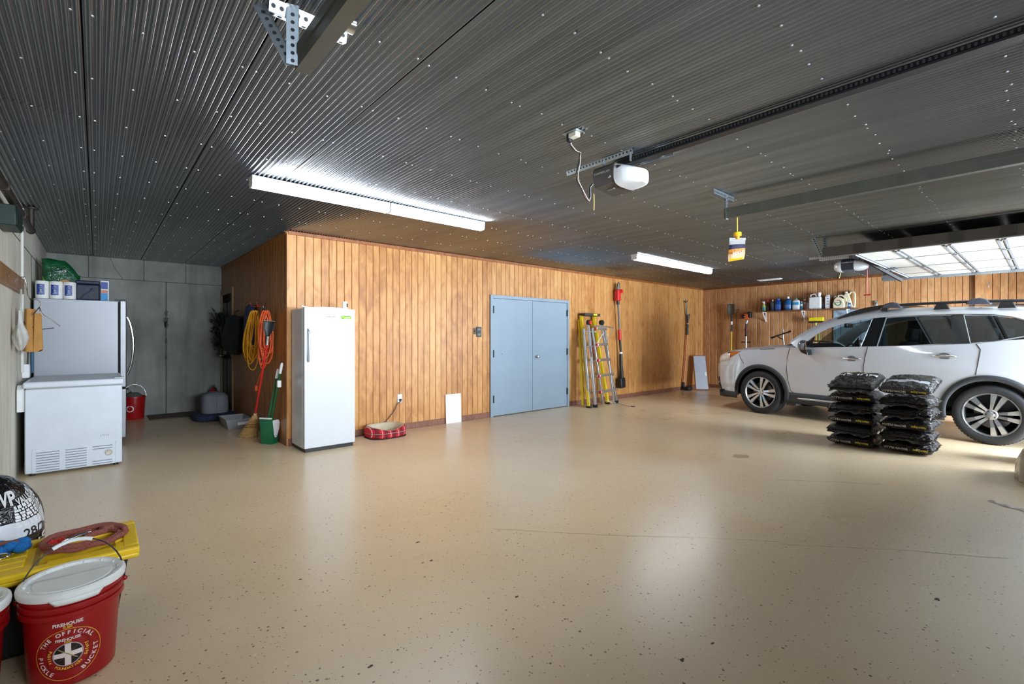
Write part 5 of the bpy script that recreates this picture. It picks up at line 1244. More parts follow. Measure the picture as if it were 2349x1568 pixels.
M_gd1 = mat('white_door_skin', (196,194,184), .42, var=.02); M_gdl = mat('grey_door_edge', (136,142,148), .4, .4); M_st = mat('white_stile', (206,208,210), .4)
ys = [1.62, 1.21, .76, .33, -.11, -.55, -.99]; xs_ = [XN2+.025, 8.05, 9.12, 10.10, XF-.02]
for a, b_ in zip(ys[:-1], ys[1:]):
    s = Wd(gd).box(XN2, XF-.02, b_+.006, a-.006, ZD-.012, ZD+.035).build('door_section', M_gd1, gd, bevel=.004)
    for e0, e1 in ((a-.04, a-.018), (b_+.018, b_+.04)): Wd(gd).box(XN2, XF-.02, e0, e1, ZD-.024, ZD-.010).build('section_rail', M_gdl, s)
    for i, x in enumerate(xs_):
        wdt = .05 if i in (0, len(xs_)-1) else .028
        Wd(gd).box(x-wdt/2, x+wdt/2, b_+.04, a-.04, ZD-.018, ZD-.010).build('stile', M_gdl if 0 < i < 4 else M_st, s)
        hg = Wd(gd); hg.box(x-.03, x+.03, b_-.035, b_+.035, ZD-.034, ZD-.026); hg.lathe([(.010,-.028),(.010,.028)], n=8, axis='x', c=(x, b_, ZD-.034)); hg.build('hinge', M_galv, s)
    if a == 1.62: Wd(gd).box(XN2, XF-.02, a-.012, a, ZD-.03, ZD+.04).build('end_cap', M_st, s)
Wd(gd).bar(at_x(1984,597,8.62), at_x(2069,643,8.98), .03, .045).build('door_arm', M_black, gd, bevel=.004)
Wd(gd).bar(at_x(2058,614,9.1), at_x(2026,622,8.85), .03, .03).build('arm_bracket', M_dark, gd, bevel=.004)
c2 = at_z(1945, 613, 2.41)
o2 = thing('garage_door_opener', 'black garage door opener with two white lenses above the car bonnet', 'door opener', (8.93, 2.02, 2.39), group='garage door openers')
def yx(px): return at_x(px, 612, 8.80).y
y0_, y1_, y2_, y3_ = yx(1986), yx(1958), yx(1929), yx(1912)
Wd(o2).prism([(8.82,2.555),(8.80,2.54),(8.795,2.43),(8.82,2.39),(9.03,2.385),(9.06,2.42),(9.06,2.555)], 'y', y1_, y2_).build('motor_housing', mat('navy_black_plastic', (36,38,48), .35), o2, bevel=.008)
text('lettering', 'CHAMBERLAIN', .022, M_wht, o2, (8.791-8.93, (y1_+y2_)/2-2.02, 2.50-2.39), (R(90),0,-R(90)))
for ya2, yb2 in ((y1_, y0_-.01), (y2_, y3_+.02)):
    mb = Wd(o2)
    def l2(u, v):
        a = 2*math.pi*u; sc = (1-v**2.2)**.5*.85+.15; ct, st_ = math.cos(a), math.sin(a)
        return (8.93+math.copysign(abs(ct)**.6, ct)*.138*sc, ya2+(yb2-ya2)*v, 2.462+math.copysign(abs(st_)**.6, st_)*.086*sc-.012*v)
    mb.grid(l2, 30, 10, wrapu=True); n = len(mb.v); mb.f.append(tuple(range(n-30,n))); mb.m.append(0)
    mb.build('light_lens', M_lens, o2, smooth=60)
Wd(o2).box(8.91, 8.95, YF+.05, 1.95, 2.56, 2.60).build('rail', M_black, o2)
perforated(o2, 'ceiling_angle', (8.80, 1.95, 2.627), (8.80, 2.60, 2.627), .045, M_galv, (-1,0,-.3))
perforated(o2, 'cross_angle', (8.78, 2.05, 2.585), (8.78, 2.45, 2.585), .04, M_galv, (-1,0,-.3))
for y in (2.0, 2.25): Wd(o2).bar((8.82,y,2.55),(8.82,y,2.635),.03,.003,up=(0,1,0)).build('hanger_strap', M_galv, o2)
pc = at_x(1929, 624, 8.78); pe = at_x(1925, 638, 8.78)
tag(MB().tube([(0,0,0)]+[tuple(Vector(pe)-Vector(pc))], .005, n=6).build('pull_cord', mat('yellow_string', (200,176,110)), loc=tuple(pc), smooth=60), 'short yellow string hanging below the black opener with two lenses', 'cord')
rr = at_x(1989.5, 676, 8.93); rtop = at_x(1989, 606, 8.93)
rh = thing('release_cord', 'red emergency release cord with T handle above the car', 'release cord', (rr.x, rr.y, rr.z))
MB().tube([(0,0,0),(0,0,2.56-rr.z)], .006, n=8).build('cord', mat('pinkish_red_cord', (206,110,104), .6), rh, smooth=60)
MB().tube([(0,-.045,0),(0,.045,0)], .010, n=10).build('handle', M_red, rh)
# ================================================================== the silver car
CAR_YAW = R(8.1)
cF = Vector((math.sin(CAR_YAW), math.cos(CAR_YAW), 0)); cR = Vector((math.cos(CAR_YAW), -math.sin(CAR_YAW), 0))
CO = Vector((8.71, 3.336, 0))+cR*.94
car = thing('car', 'silver estate SUV with black roof rails parked by the right wall', 'car', tuple(CO), -CAR_YAW)
M_sil = mat('silver_car_paint', (198,202,210), .32, .15, var=.015, coat=1.0); M_clad = mat('black_cladding', (48,50,54), .6)
M_gb = mat('gloss_black_trim', (26,27,31), .16); M_tyre = mat('tyre_rubber', (34,35,37), .75); M_in = mat('dark_interior', (40,42,46), .8); M_under = mat('underbody_black', (14,14,15), .9)
def tinted(name, tint, refl=.09):
    m = bpy.data.materials.new(name); m.use_nodes = True; nt = m.node_tree; nt.nodes.clear(); L = nt.links.new
    out = N(nt, 'ShaderNodeOutputMaterial'); tr = N(nt, 'ShaderNodeBsdfTransparent'); tr.inputs[0].default_value = (*tint, 1)
    gl = N(nt, 'ShaderNodeBsdfGlossy'); gl.inputs['Roughness'].default_value = .02
    fr = N(nt, 'ShaderNodeFresnel', i_IOR=1.5); mx = N(nt, 'ShaderNodeMixShader'); L(fr.outputs[0], mx.inputs[0]); L(tr.outputs[0], mx.inputs[1]); L(gl.outputs[0], mx.inputs[2]); L(mx.outputs[0], out.inputs[0])
    return m
M_gl1 = tinted('clear_tinted_glass', (.58,.63,.61)); M_gl2 = tinted('privacy_glass', (.22,.27,.28))
# plan outline of the left flank from nose to tail: (lateral, s) with s measured back from the front axle
PLAN = [(0,-1.03),(-.25,-1.025),(-.50,-1.005),(-.70,-.955),(-.815,-.87),(-.872,-.75),(-.905,-.57),(-.925,-.35),(-.942,-.1),(-.950,.3),(-.955,1.0),(-.958,2.0),(-.955,2.9),(-.940,3.4),(-.905,3.75),(-.84,3.95),(-.60,4.03),(0,4.05)]
def plan(v):
    """point and outward normal at arc parameter v (0 nose centre .. 1 tail centre)"""
    return _plan_at(v*PL_LEN)
_acc = [0]
for a, b_ in zip(PLAN[:-1], PLAN[1:]): _acc.append(_acc[-1]+math.hypot(b_[0]-a[0], b_[1]-a[1]))
PL_LEN = _acc[-1]
def _plan_at(d):
    d = max(0, min(PL_LEN-1e-6, d)); i = max(k for k in range(len(_acc)-1) if _acc[k] <= d); t = (d-_acc[i])/(_acc[i+1]-_acc[i])
    def g(k): k = max(0, min(len(PLAN)-1, k)); return Vector((PLAN[k][0], PLAN[k][1], 0))
    p0, p1, p2, p3 = g(i-1), g(i), g(i+1), g(i+2)
    p = .5*((2*p1)+(p2-p0)*t+(2*p0-5*p1+4*p2-p3)*t*t+(3*p1-p0-3*p2+p3)*t**3)
    tg = .5*((p2-p0)+2*(2*p0-5*p1+4*p2-p3)*t+3*(3*p1-p0-3*p2+p3)*t*t).normalized()
    nrm = Vector((-tg.y, tg.x, 0))          # lateral, s
    if nrm.x > 0 and p.y > -.8 and p.y < 3.9: nrm = -nrm
    return p, nrm
def v_of_s(s):
    lo, hi = .9, PL_LEN-.9
    for _ in range(40):
        m_ = (lo+hi)/2
        if _plan_at(m_)[0].y < s: lo = m_
        else: hi = m_
    return lo
def smooth(a, b_, x): t = max(0, min(1, (x-a)/(b_-a))); return t*t*(3-2*t)
def interp(tab, x):
    for (x0, y0), (x1, y1) in zip(tab[:-1], tab[1:]):
        if x <= x1:
            t = (x-x0)/(x1-x0) if x1 > x0 else 0; t = max(0, min(1, t)); return y0+(y1-y0)*t
    return tab[-1][1]
INSET = [(.20,.050),(.34,.034),(.42,.036),(.47,.020),(.52,.022),(.58,.028),(.66,.024),(.78,.010),(.88,.001),(.93,.0),(.97,.004),(1.02,.013),(1.10,.026),(1.17,.042),(1.26,.062),(1.32,.078)]
ZTOP = [(-1.03,.93),(-.90,.985),(-.70,1.045),(-.4,1.092),(0,1.125),(.4,1.158),(.8,1.170),(1.6,1.197),(2.4,1.232),(2.8,1.258),(3.05,1.30),(3.3,1.32),(4.05,1.32)]
AR_F, AR_R, RA, ZC = 0.0, 2.89, .432, .372
def zlow(s):
    z = .30 if -.6 < s < 3.6 else .30
    for c in (AR_F, AR_R):
        d = abs(s-c)
        if d < RA: z = max(z, ZC+math.sqrt(RA*RA-d*d))
    return z
def surf(d, z, out=0.0):
    p, n_ = _plan_at(d); ins = interp(INSET, z)
    if p.y < -.3: ins += .12*smooth(.70, 1.05, z)*smooth(-.35, -.95, p.y)+.03*smooth(.50,.25,z)*smooth(-.5,-.95,p.y)
    q = p-n_*(ins-out)
    return Vector((q.x, -q.y, z))                        # car-local: x lateral, y forward
def sside(s, z, out=0.0): return surf(v_of_s(s), z, out)
# sample parameters, dense at the wheel arches
ds = []
k = 0.0
while k <= PL_LEN+1e-6:
    ds.append(k); s = _plan_at(k)[0].y; near = min(abs(abs(s-AR_F)-RA), abs(abs(s-AR_R)-RA)); k += .008 if near < .03 else .022 if near < .2 else .05
NZ = 22
def side_mesh(mir):
    mb = MB(); cols = []
    for d in ds:
        s = _plan_at(d)[0].y; z0, z1 = zlow(s), interp(ZTOP, s); col = []
        for j in range(NZ+1):
            q = surf(d, z0+(z1-z0)*j/NZ); col.append((q.x*mir, q.y, q.z))
        cols.append(col)
    vs = [p for c in cols for p in c]; W_ = NZ+1; fs = []
    for i in range(len(cols)-1):
        for j in range(NZ):
            f_ = (i*W_+j, (i+1)*W_+j, (i+1)*W_+j+1, i*W_+j+1); fs.append(f_ if mir < 0 else f_[::-1])
    mb._add(vs, fs); return mb
for sg in (1,-1): side_mesh(sg).build('body_side', M_sil, car, smooth=40)
# bonnet
def hood(u, v):
    s_edge = -1.03+(.55+1.03)*v; 
    d = 0
    # left edge point on the top of the flank at this s
    lo = v_of_s(max(-.80, s_edge)) if s_edge > -.80 else None
    if lo is not None: e = surf(lo, interp(ZTOP, s_edge))
    else:
        lo2, hi2 = 0.0, 1.2
        for _ in range(30):
            m_ = (lo2+hi2)/2
            if _plan_at(m_)[0].y < s_edge: lo2 = m_
            else: hi2 = m_
        e = surf(lo2, interp(ZTOP, s_edge))
    a = u*2-1; crown = (.055+.015*smooth(-.9,.2,s_edge))*(1-abs(a)**5)*smooth(-1.05,-.80,s_edge)
    return (-e.x*a if True else 0, e.y+.0, e.z+crown)
mb = MB(); mb.grid(hood, 28, 30); mb.f = [f_ for f_ in mb.f]; mb.build('bonnet', M_sil, car, smooth=50)
# rear deck filler (out of frame) and floor pan
mb = MB(); mb.box(-.86, .86, -3.95, .80, .30, .36)
mb.build('floor_pan', M_under, car)
for c in (AR_F, AR_R):
    for sgn in (-1, 1):
        mb = MB()
        mb.grid(lambda u, v: (sgn*(.62+.33*u), -c+(RA+.02)*math.cos(math.pi*v), max(.30, ZC+(RA+.02)*math.sin(math.pi*v))), 1, 20)
        mb._add([(sgn*.62, -c-.46, .30),(sgn*.62, -c+.46, .30),(sgn*.62,-c+.46,.86),(sgn*.62,-c-.46,.86)], [(0,1,2,3)])
        mb.build('wheel_well', M_under, car)
# ---- greenhouse: planar glass sides leaning in
GX0, GZ0, GK = -.905, 1.17, .44                            # x = GX0 + GK*(z-GZ0) on the left side
inv = (Matrix.Translation(CO) @ Matrix.Rotation(-CAR_YAW, 4, 'Z')).inverted()
camL = inv @ Vector((0,0,CAM_H))
def gp_(px, py, out=0.0):
    """pixel -> point on the leaning left glass plane, in car coordinates"""
    r_ = inv.to_3x3() @ ray(px, py)
    # camL.x + k r.x = GX0-out + GK*(camL.z + k r.z - GZ0)
    k_ = (GX0-out+GK*(camL.z-GZ0)-camL.x)/(r_.x-GK*r_.z)
    return camL+r_*k_
def poly_plate(pts, name, m, th=.006, out=0.0, parent=car, mirror=True, bevel=0):
    P3 = [gp_(x, y, out) for x, y in pts]; n_ = Vector((-1,0,GK)).normalized(); n = len(P3); last = None
    for sg in ((1, -1) if mirror else (1,)):
        mb = MB()
        vs = [Vector((p.x*sg, p.y, p.z)) for p in P3]; nn_ = Vector((n_.x*sg, 0, n_.z))
        vv = vs+[p-nn_*th for p in vs]
        fs = [tuple(range(n)), tuple(range(n,2*n))[::-1]]+[(i,n+i,n+(i+1)%n,(i+1)%n) for i in range(n)]
        if sg < 0: fs = [f_[::-1] for f_ in fs]
        mb._add(vv, fs); last = mb.build(name, m, parent, smooth=20, bevel=bevel)
    return last
UP = [(1811,784),(1830,770),(1850,758),(1870,747.5),(1890,738.5),(1912,730.5),(1935,724),(1965,718.5),(2000,714),(2060,710),(2120,708),(2200,706.5),(2280,706),(2349,706.5),(2420,709),(2500,718)]
LO = [(1830,800),(1846,787),(1862,774.5),(1880,763),(1900,753.5),(1922,746),(1945,740),(1972,734),(2003,729),(2060,725),(2120,722.5),(2200,720.5),(2280,721),(2330,727),(2400,745),(2480,775)]
def band(sg):
    mb = MB(); rows = []
    for i in range(len(UP)):
        a, b_ = gp_(*UP[i]), gp_(*LO[i]); r0 = Vector((b_.x, b_.y, b_.z)); r2 = Vector((a.x, a.y, a.z)); mid = r0.lerp(r2, .5)+Vector((-.014,0,.004)); top = r2+Vector((.045,0,.012))
        rows.append([Vector((q.x*sg, q.y, q.z)) for q in (r0, r0+Vector((-.010,0,0)), mid, r2+Vector((-.002,0,.002)), top)])
    vs = [q for r_ in rows for q in r_]; W_ = 5; fs = []
    for i in range(len(rows)-1):
        for j in range(W_-1):
            f_ = (i*W_+j, (i+1)*W_+j, (i+1)*W_+j+1, i*W_+j+1); fs.append(f_ if sg > 0 else f_[::-1])
    mb._add(vs, fs); return mb, rows
mb, rowsL = band(1); m2, rowsR = band(-1); mb.build('roof_pillar_rail', M_sil, car, smooth=60); m2.build('roof_pillar_rail', M_sil, car, smooth=60)
def across(i0, i1, name, m, crown):
    mb = MB(); idx = list(range(i0, i1+1)); nu = 14; vs = []
    for i in idx:
        a, b_ = rowsL[i][4], rowsR[i][4]
        for k_ in range(nu+1):
            t = k_/nu; q = a.lerp(b_, t); s_ = 1-(2*t-1)**2; vs.append((q.x, q.y+crown[1]*s_, q.z+crown[0]*s_))
    W_ = nu+1; fs = [(j*W_+k_, j*W_+k_+1, (j+1)*W_+k_+1, (j+1)*W_+k_) for j in range(len(idx)-1) for k_ in range(nu)]
    mb._add(vs, fs); return mb.build(name, m, car, smooth=60)
across(0, 6, 'windscreen', M_gl1, (.03, .16)); across(6, 15, 'roof_panel', M_sil, (.045, .05))
# cowl between bonnet and windscreen, black
a = rowsL[0][4]; mb = MB(); mb.grid(lambda u, v: (a.x*(1-2*u), a.y+.16*(1-(2*u-1)**2)*(1)+.10*v, a.z-.01-.03*v+.03*(1-(2*u-1)**2)), 12, 2); mb.build('cowl', M_gb, car, smooth=60)
# windows
W1 = [(1863,798),(1876,786),(1893,770.5),(1912,757),(1932,748.5),(1955,742.5),(1980,736.5),(2000,732.5),(1974,795.5),(1925,797.5)]
W2 = [(2014,793.5),(2034,730),(2060,727.5),(2110,725),(2182,723),(2183,787.5),(2100,790.5)]
W3 = [(2225,786),(2210,724),(2270,723),(2325,730),(2365,742),(2410,765),(2330,776),(2280,782)]
poly_plate(W1, 'side_window', M_gl1, out=-.004); poly_plate(W2, 'side_window', M_gl2, out=-.004); poly_plate(W3, 'side_window', M_gl2, out=-.004)
poly_plate([(1976,796),(2003,730),(2032,728.5),(2012,794.5)], 'centre_pillar', M_gb, th=.03)
poly_plate([(2183,789),(2182,721.5),(2210,721),(2226,787)], 'rear_pillar', M_gb, th=.03)
poly_plate([(1835,803),(1848,790),(1862,777.5),(1868,772),(1858,799)], 'front_quarter_panel', M_gb, th=.02)
poly_plate([(2364,740),(2410,764),(2430,800),(2500,800),(2490,770)], 'tail_pillar', M_sil, th=.03)
poly_plate([(1858,800.5),(1864,797.5),(1880,784),(1882,786),(1868,800)], 'window_edge_trim', M_gb, th=.01, out=.002)
def trimline(pts, r_, name, m, out=.004):
    P_ = [gp_(x, y, out) for x, y in pts]
    for sg in (1,-1): MB().tube([(p.x*sg, p.y, p.z) for p in P_], r_, n=6).build(name, m, car, smooth=60)
trimline([(1864,800.5),(1920,799),(1976,797.5),(2060,794),(2140,791),(2225,788.5),(2280,784),(2349,772.5),(2410,758)], .010, 'belt_chrome_strip', M_chrome)
trimline([(2032,727.5),(2060,725.5),(2110,722.5),(2180,720.5),(2215,720),(2280,721),(2325,727),(2362,738)], .008, 'upper_chrome_strip', M_chrome)
trimline([(2012,794),(2033,729)], .006, 'pillar_chrome_strip', M_galv); trimline([(1974,796),(2001,731)], .004, 'pillar_edge', M_galv); trimline([(2226,787),(2211,723)], .006, 'quarter_chrome_strip', M_galv)
# ---- cladding
def clad(poly, name, m, out, mir=True):
    """plate from rows of (s, z) laid on the flank; poly = list of rows"""
    rows = [[sside(s, z, out) for s, z in r_] for r_ in poly]; W_ = len(rows[0])
    for sg in ((1,-1) if mir else (1,)):
        mb = MB()
        vs = [(q.x*sg, q.y, q.z) for r_ in rows for q in r_]; fs = [(i*W_+j, i*W_+j+1, (i+1)*W_+j+1, (i+1)*W_+j) for i in range(len(rows)-1) for j in range(W_-1)]
        mb._add(vs, fs); mb.build(name, m, car, smooth=60, solid=.012)
for c in (AR_F, AR_R):
    rows = []
    for rr_ in (RA-.012, RA+.02, RA+.058):
        r_ = []
        for k_ in range(41):
            th = R(-12)+R(204)*k_/40; r_.append((c-rr_*math.cos(th), max(.24, ZC+rr_*math.sin(th))))
        rows.append(r_)
    clad(rows, 'arch_cladding', M_clad, .008)
N_ = 40
clad([[(.43+(2.46-.43)*k_/N_, z) for k_ in range(N_+1)] for z in (.245,.30,.36,.42)], 'sill_cladding', M_clad, .006)
clad([[(.62+(2.30-.62)*k_/N_, z) for k_ in range(N_+1)] for z in (.318,.332,.345)], 'sill_accent', mat('satin_silver', (178,182,186), .3, .8), .016)
clad([[(-.90+.45*k_/16, z) for k_ in range(17)] for z in (.225,.27,.335)], 'front_lip', M_clad, .010)
mb = MB(); mb.grid(lambda u, v: tuple(Vector((surf(abs(2*u-1)*1.1, .22+.12*v, .008).x*(1 if u > .5 else -1), *surf(abs(2*u-1)*1.1, .22+.12*v, .008).yz))), 36, 3); mb.build('bumper_skirt', M_clad, car, smooth=60)
for sg in (1,-1): MB().box(min(sg*.80,sg*.93), max(sg*.80,sg*.93), -.60, -.44, .20, .40).build('mud_flap', M_clad, car, bevel=.01)
# ---- nose: headlamp, indicator, lower grille, grille
def patch(name, m, rows, out, parent=car):
    W_ = len(rows[0]); out_o = None
    for sg in (-1,1):
        vs = []; mb = MB()
        for r_ in rows:
            for d, z in r_:
                q = surf(d, z, out); vs.append((q.x*sg, q.y, q.z))
        mb._add(vs, [(i*W_+j, i*W_+j+1, (i+1)*W_+j+1, (i+1)*W_+j) for i in range(len(rows)-1) for j in range(W_-1)])
        pr = parent[0 if sg < 0 else 1] if isinstance(parent, tuple) else parent
        o = mb.build(name, m, pr, smooth=60, solid=.006); out_o = (o,) if out_o is None else out_o+(o,)
    return out_o
d_a, d_b, d_c = .68, v_of_s(-.60), v_of_s(-.36)
hl = patch('headlamp', mat('headlamp_lens', (226,226,226), .08, .3, var=.25, scale=18), [[(d_a+(d_b-d_a)*k_/10, lo+(hi-lo)*k_/10) for k_ in range(11)] for lo, hi in ((.83,.915),(.885,.975),(.945,1.042))], .006)
patch('indicator_lens', mat('amber_lens', (206,110,30), .15), [[(d_b+(d_c-d_b)*k_/6, z0+(1.078-z0)*k_/6) for k_ in range(7)] for z0 in (.955,1.0,1.05)], .007, hl)
patch('headlamp_bezel', M_gb, [[(d_b-.05+(d_c-d_b+.05)*k_/8, z0+(1.082-z0)*k_/8) for k_ in range(9)] for z0 in (.935,.99,1.055)], .004, hl)
patch('fog_lamp_recess', M_gb, [[(.74+.20*k_/6-.06*(z-.36)*4, z) for k_ in range(7)] for z in (.36,.45,.58)], .006)
patch('grille', M_gb, [[(.0+.50*k_/8, z) for k_ in range(9)] for z in (.62,.76,.90)], .008)
patch('fog_lamp', M_chrome, [[(.80+.08*k_/4, z) for k_ in range(5)] for z in (.465,.50)], .010)
# ---- shut lines
def shut(pts, name='shut_line'):
    mb = MB(); P_ = [sside(s, z, .0015) for s, z in pts]
    Q = []
    for a, b_ in zip(P_[:-1], P_[1:]): Q += [a.lerp(b_, k_/4) for k_ in range(4)]
    Q.append(P_[-1])
    for sg in (1,-1): MB().tube([(p.x*sg,p.y,p.z) for p in Q], .0045, n=5).build(name, M_under, car)
shut([(.50,1.155),(.47,1.0),(.455,.80),(.47,.62),(.52,.45),(.56,.42)]); shut([(1.60,1.19),(1.575,1.06),(1.555,.90),(1.55,.70),(1.55,.43)]); shut([(2.76,1.25),(2.80,1.18),(2.78,1.0),(2.76,.86)]); shut([(-.40,1.03),(-.36,.95),(-.30,.86)])
shut([(.0,1.118),(-.3,1.088),(.25,1.14)][0:1]+[(.25,1.14)], 'bonnet_gap')
# ---- handles and mirror
for s, z in ((1.40,1.012),(2.46,1.085)):
    c = sside(s, z, -.002); P_ = [sside(s-.115, z, .008), sside(s-.09, z+.002, .035), sside(s, z+.003, .040), sside(s+.09, z+.002, .035), sside(s+.115, z, .008)]
    for sg in (1,-1):
        h_ = MB().lathe([(.002,.0),(.05,.002*sg),(.055,-.004*sg)], n=18, axis='x', c=(c.x*sg, c.y, c.z), sx=1.1, sy=.85).build('handle_recess', mat('recess_grey', (120,122,128), .35, .4), car)
        MB().tube([(p.x*sg,p.y,p.z) for p in P_], [.010,.015,.016,.015,.010], n=10).build('door_handle', M_chrome, h_, smooth=60)
for sg in (1,-1):
    mb = MB(); mb.ball((sg*1.05,-.77,1.205), (.115,.075,.085), n=18); o = mb.build('wing_mirror', mat('mirror_grey', (120,122,126), .2, .6), car, smooth=60)
    MB().prism([(-.83,1.145),(-.71,1.145),(-.75,1.09),(-.85,1.05)], 'x', min(sg*.93,sg*1.09), max(sg*.93,sg*1.09)).build('mirror_foot', M_gb, o, bevel=.01)
    MB().prism([(-.842,1.14),(-.842,1.27),(-.848,1.27),(-.848,1.14)], 'x', min(sg*.98,sg*1.14), max(sg*.98,sg*1.14)).build('mirror_glass', M_chrome, o)
# ---- roof rails and cross bar mounts
def rp_(px, py): 
    r_ = inv.to_3x3() @ ray(px, py); k_ = (-.70-camL.x)/r_.x; return camL+r_*k_
rail_px = [(1915,735),(1932,727),(1955,718),(1985,709.5),(2020,703),(2060,699.5),(2120,696),(2200,692.5),(2280,690),(2349,689),(2430,691),(2470,700)]
for sg in (1,-1):
    P_ = [rp_(*q) for q in rail_px]; MB().tube([(p.x*sg,p.y,p.z) for p in P_], [.014,.022,.026,.026,.022,.020,.019,.019,.019,.019,.019,.012], n=8).build('roof_rail', M_black, car, smooth=60)
fillp = [(1915,737),(1932,728),(1955,719),(1985,710),(2020,704),(2020,710),(1985,716),(1950,724)]
for sg in (1,-1):
    vs = [rp_(*q) for q in fillp]; mb = MB(); mb._add([(v.x*sg+.008,v.y,v.z) for v in vs]+[(v.x*sg-.008,v.y,v.z) for v in vs], [tuple(range(8)), tuple(range(8,16))[::-1]]+[(i,(i+1)%8,8+(i+1)%8,8+i) for i in range(8)]); mb.build('rail_front_fin', M_black, car, smooth=0)
for px, py, w_ in ((2160,701,.17),(2310,697,.17),(2030,706,.10)):
    p = rp_(px, py); MB().prism([(p.y-w_/2,p.z-.05),(p.y+w_/2,p.z-.05),(p.y+w_*.3,p.z+.03),(p.y-w_*.3,p.z+.03)], 'x', p.x-.02, p.x+.02).build('rail_foot', M_black, car, bevel=.006)
for px, py in ((2045,700),(2243,690.5)):
    p = rp_(px, py); t0 = MB().prism([(p.y-.13,p.z-.045),(p.y+.12,p.z-.035),(p.y+.07,p.z+.025),(p.y-.02,p.z+.045),(p.y-.09,p.z+.02)], 'x', p.x-.035, p.x+.06).build('bar_mount', mat('dark_grey_mount', (66,70,80), .35), car, bevel=.015, seg=3)
    MB().tube([(p.x+.05,p.y,p.z+.01),(-p.x-.05,p.y,p.z+.01)], .026, n=10).build('cross_bar', M_gb, t0)
# ---- wheels
def wheel_parts(c, sg):
    x = sg*.93; y = -c
    def PX(r_, w_): return (r_, sg*w_)
    ty = MB(); prof = [(.268,.0),(.285,.008),(.325,.012),(.352,.004),(.366,-.02),(.372,-.06),(.372,-.18),(.366,-.22),(.35,-.24),(.27,-.235)]
    ty.lathe([(r_, (sg*(w_)) ) for r_, w_ in prof], n=56, axis='x', c=(sg*.935, y, .372), caps=False)
    t_ = ty.build('wheel', M_tyre, car, smooth=50)
    tb_ = MB()
    for k_ in range(60):
        a = 2*math.pi*k_/60
        for w_ in (-.035,-.075,-.115,-.155,-.195):
            q = a+(.03 if w_ in (-.075,-.155) else 0)
            tb_.X = Matrix.Translation((sg*.935, y, .372)) @ Matrix.Rotation(q, 4, 'X'); tb_.box(min(sg*w_,sg*(w_-.03)), max(sg*w_,sg*(w_-.03)), -.013, .013, .369, .376)
    tb_.X = None; o = tb_.build('tread_block', M_tyre, t_, smooth=0); o['kind'] = 'stuff'
    MB().lathe([(r_, sg*w_) for r_, w_ in ((.272,-.235),(.265,-.22),(.245,-.17),(.245,-.04),(.252,-.012),(.268,-.002),(.268,.004),(.258,.003),(.250,-.010))], n=48, axis='x', c=(sg*.935, y, .372), caps=False).build('rim', mat('rim_silver', (190,192,196), .22, .85), t_, smooth=40)
    MB().lathe([(.01,sg*-.10),(.175,sg*-.10),(.175,sg*-.12),(.01,sg*-.12)], n=36, axis='x', c=(sg*.935, y, .372)).build('brake_disc', mat('disc_grey', (110,112,114), .35, .7), t_)
    MB().lathe([(.245,sg*-.16),(.02,sg*-.16)], n=36, axis='x', c=(sg*.935, y, .372)).build('wheel_back', M_under, t_)
    M_sp = mat('machined_alloy', (206,208,210), .2, .8); M_pk = mat('spoke_grey', (110,114,120), .35, .6)
    for k_ in range(5):
        a = 2*math.pi*k_/5+R(18)
        for da in (-1, 1):
            mb = MB(); mb.X = Matrix.Translation((sg*.935, y, .372)) @ Matrix.Rotation(a, 4, 'X')
            w0, w1 = .013, .029; o0, o1_ = da*.017, da*.052
            xo = sg*-.012; xi = sg*-.045; xh = sg*-.020
            vs = []
            for (zz, off, hw_, xf) in ((.050,o0,w0,xh),(.15,da*.032,.019,sg*-.004),(.252,o1_,w1,sg*-.006)):
                vs += [(xf,off-hw_,zz),(xf,off+hw_,zz),(xi,off+hw_*1.25,zz),(xi,off-hw_*1.25,zz)]
            mb._add(vs, [(0,1,5,4),(1,2,6,5),(2,3,7,6),(3,0,4,7),(4,5,9,8),(5,6,10,9),(6,7,11,10),(7,4,8,11),(0,3,2,1),(8,9,10,11)])
            mb.m = [0,1,1,1,0,1,1,1,1,1]
            mb.build('spoke', [M_sp, M_pk], t_, smooth=0)
    hb = MB().lathe([(.066,sg*-.05),(.066,sg*-.022),(.058,sg*-.014),(.034,sg*-.012),(.030,sg*-.004),(.004,sg*-.002)], n=30, axis='x', c=(sg*.935, y, .372)).build('hub', M_sp, t_, smooth=40)
    for k_ in range(5):
        a = 2*math.pi*k_/5+R(18)+R(36); MB().lathe([(.0105,sg*-.024),(.0105,sg*-.010),(.006,sg*-.006)], n=6, axis='x', c=(sg*.935, y+.047*math.sin(a)*-1, .372+.047*math.cos(a))).build('lug_nut', M_dark, t_)
for c in (AR_F, AR_R):
    for sg in (-1, 1): wheel_parts(c, sg)
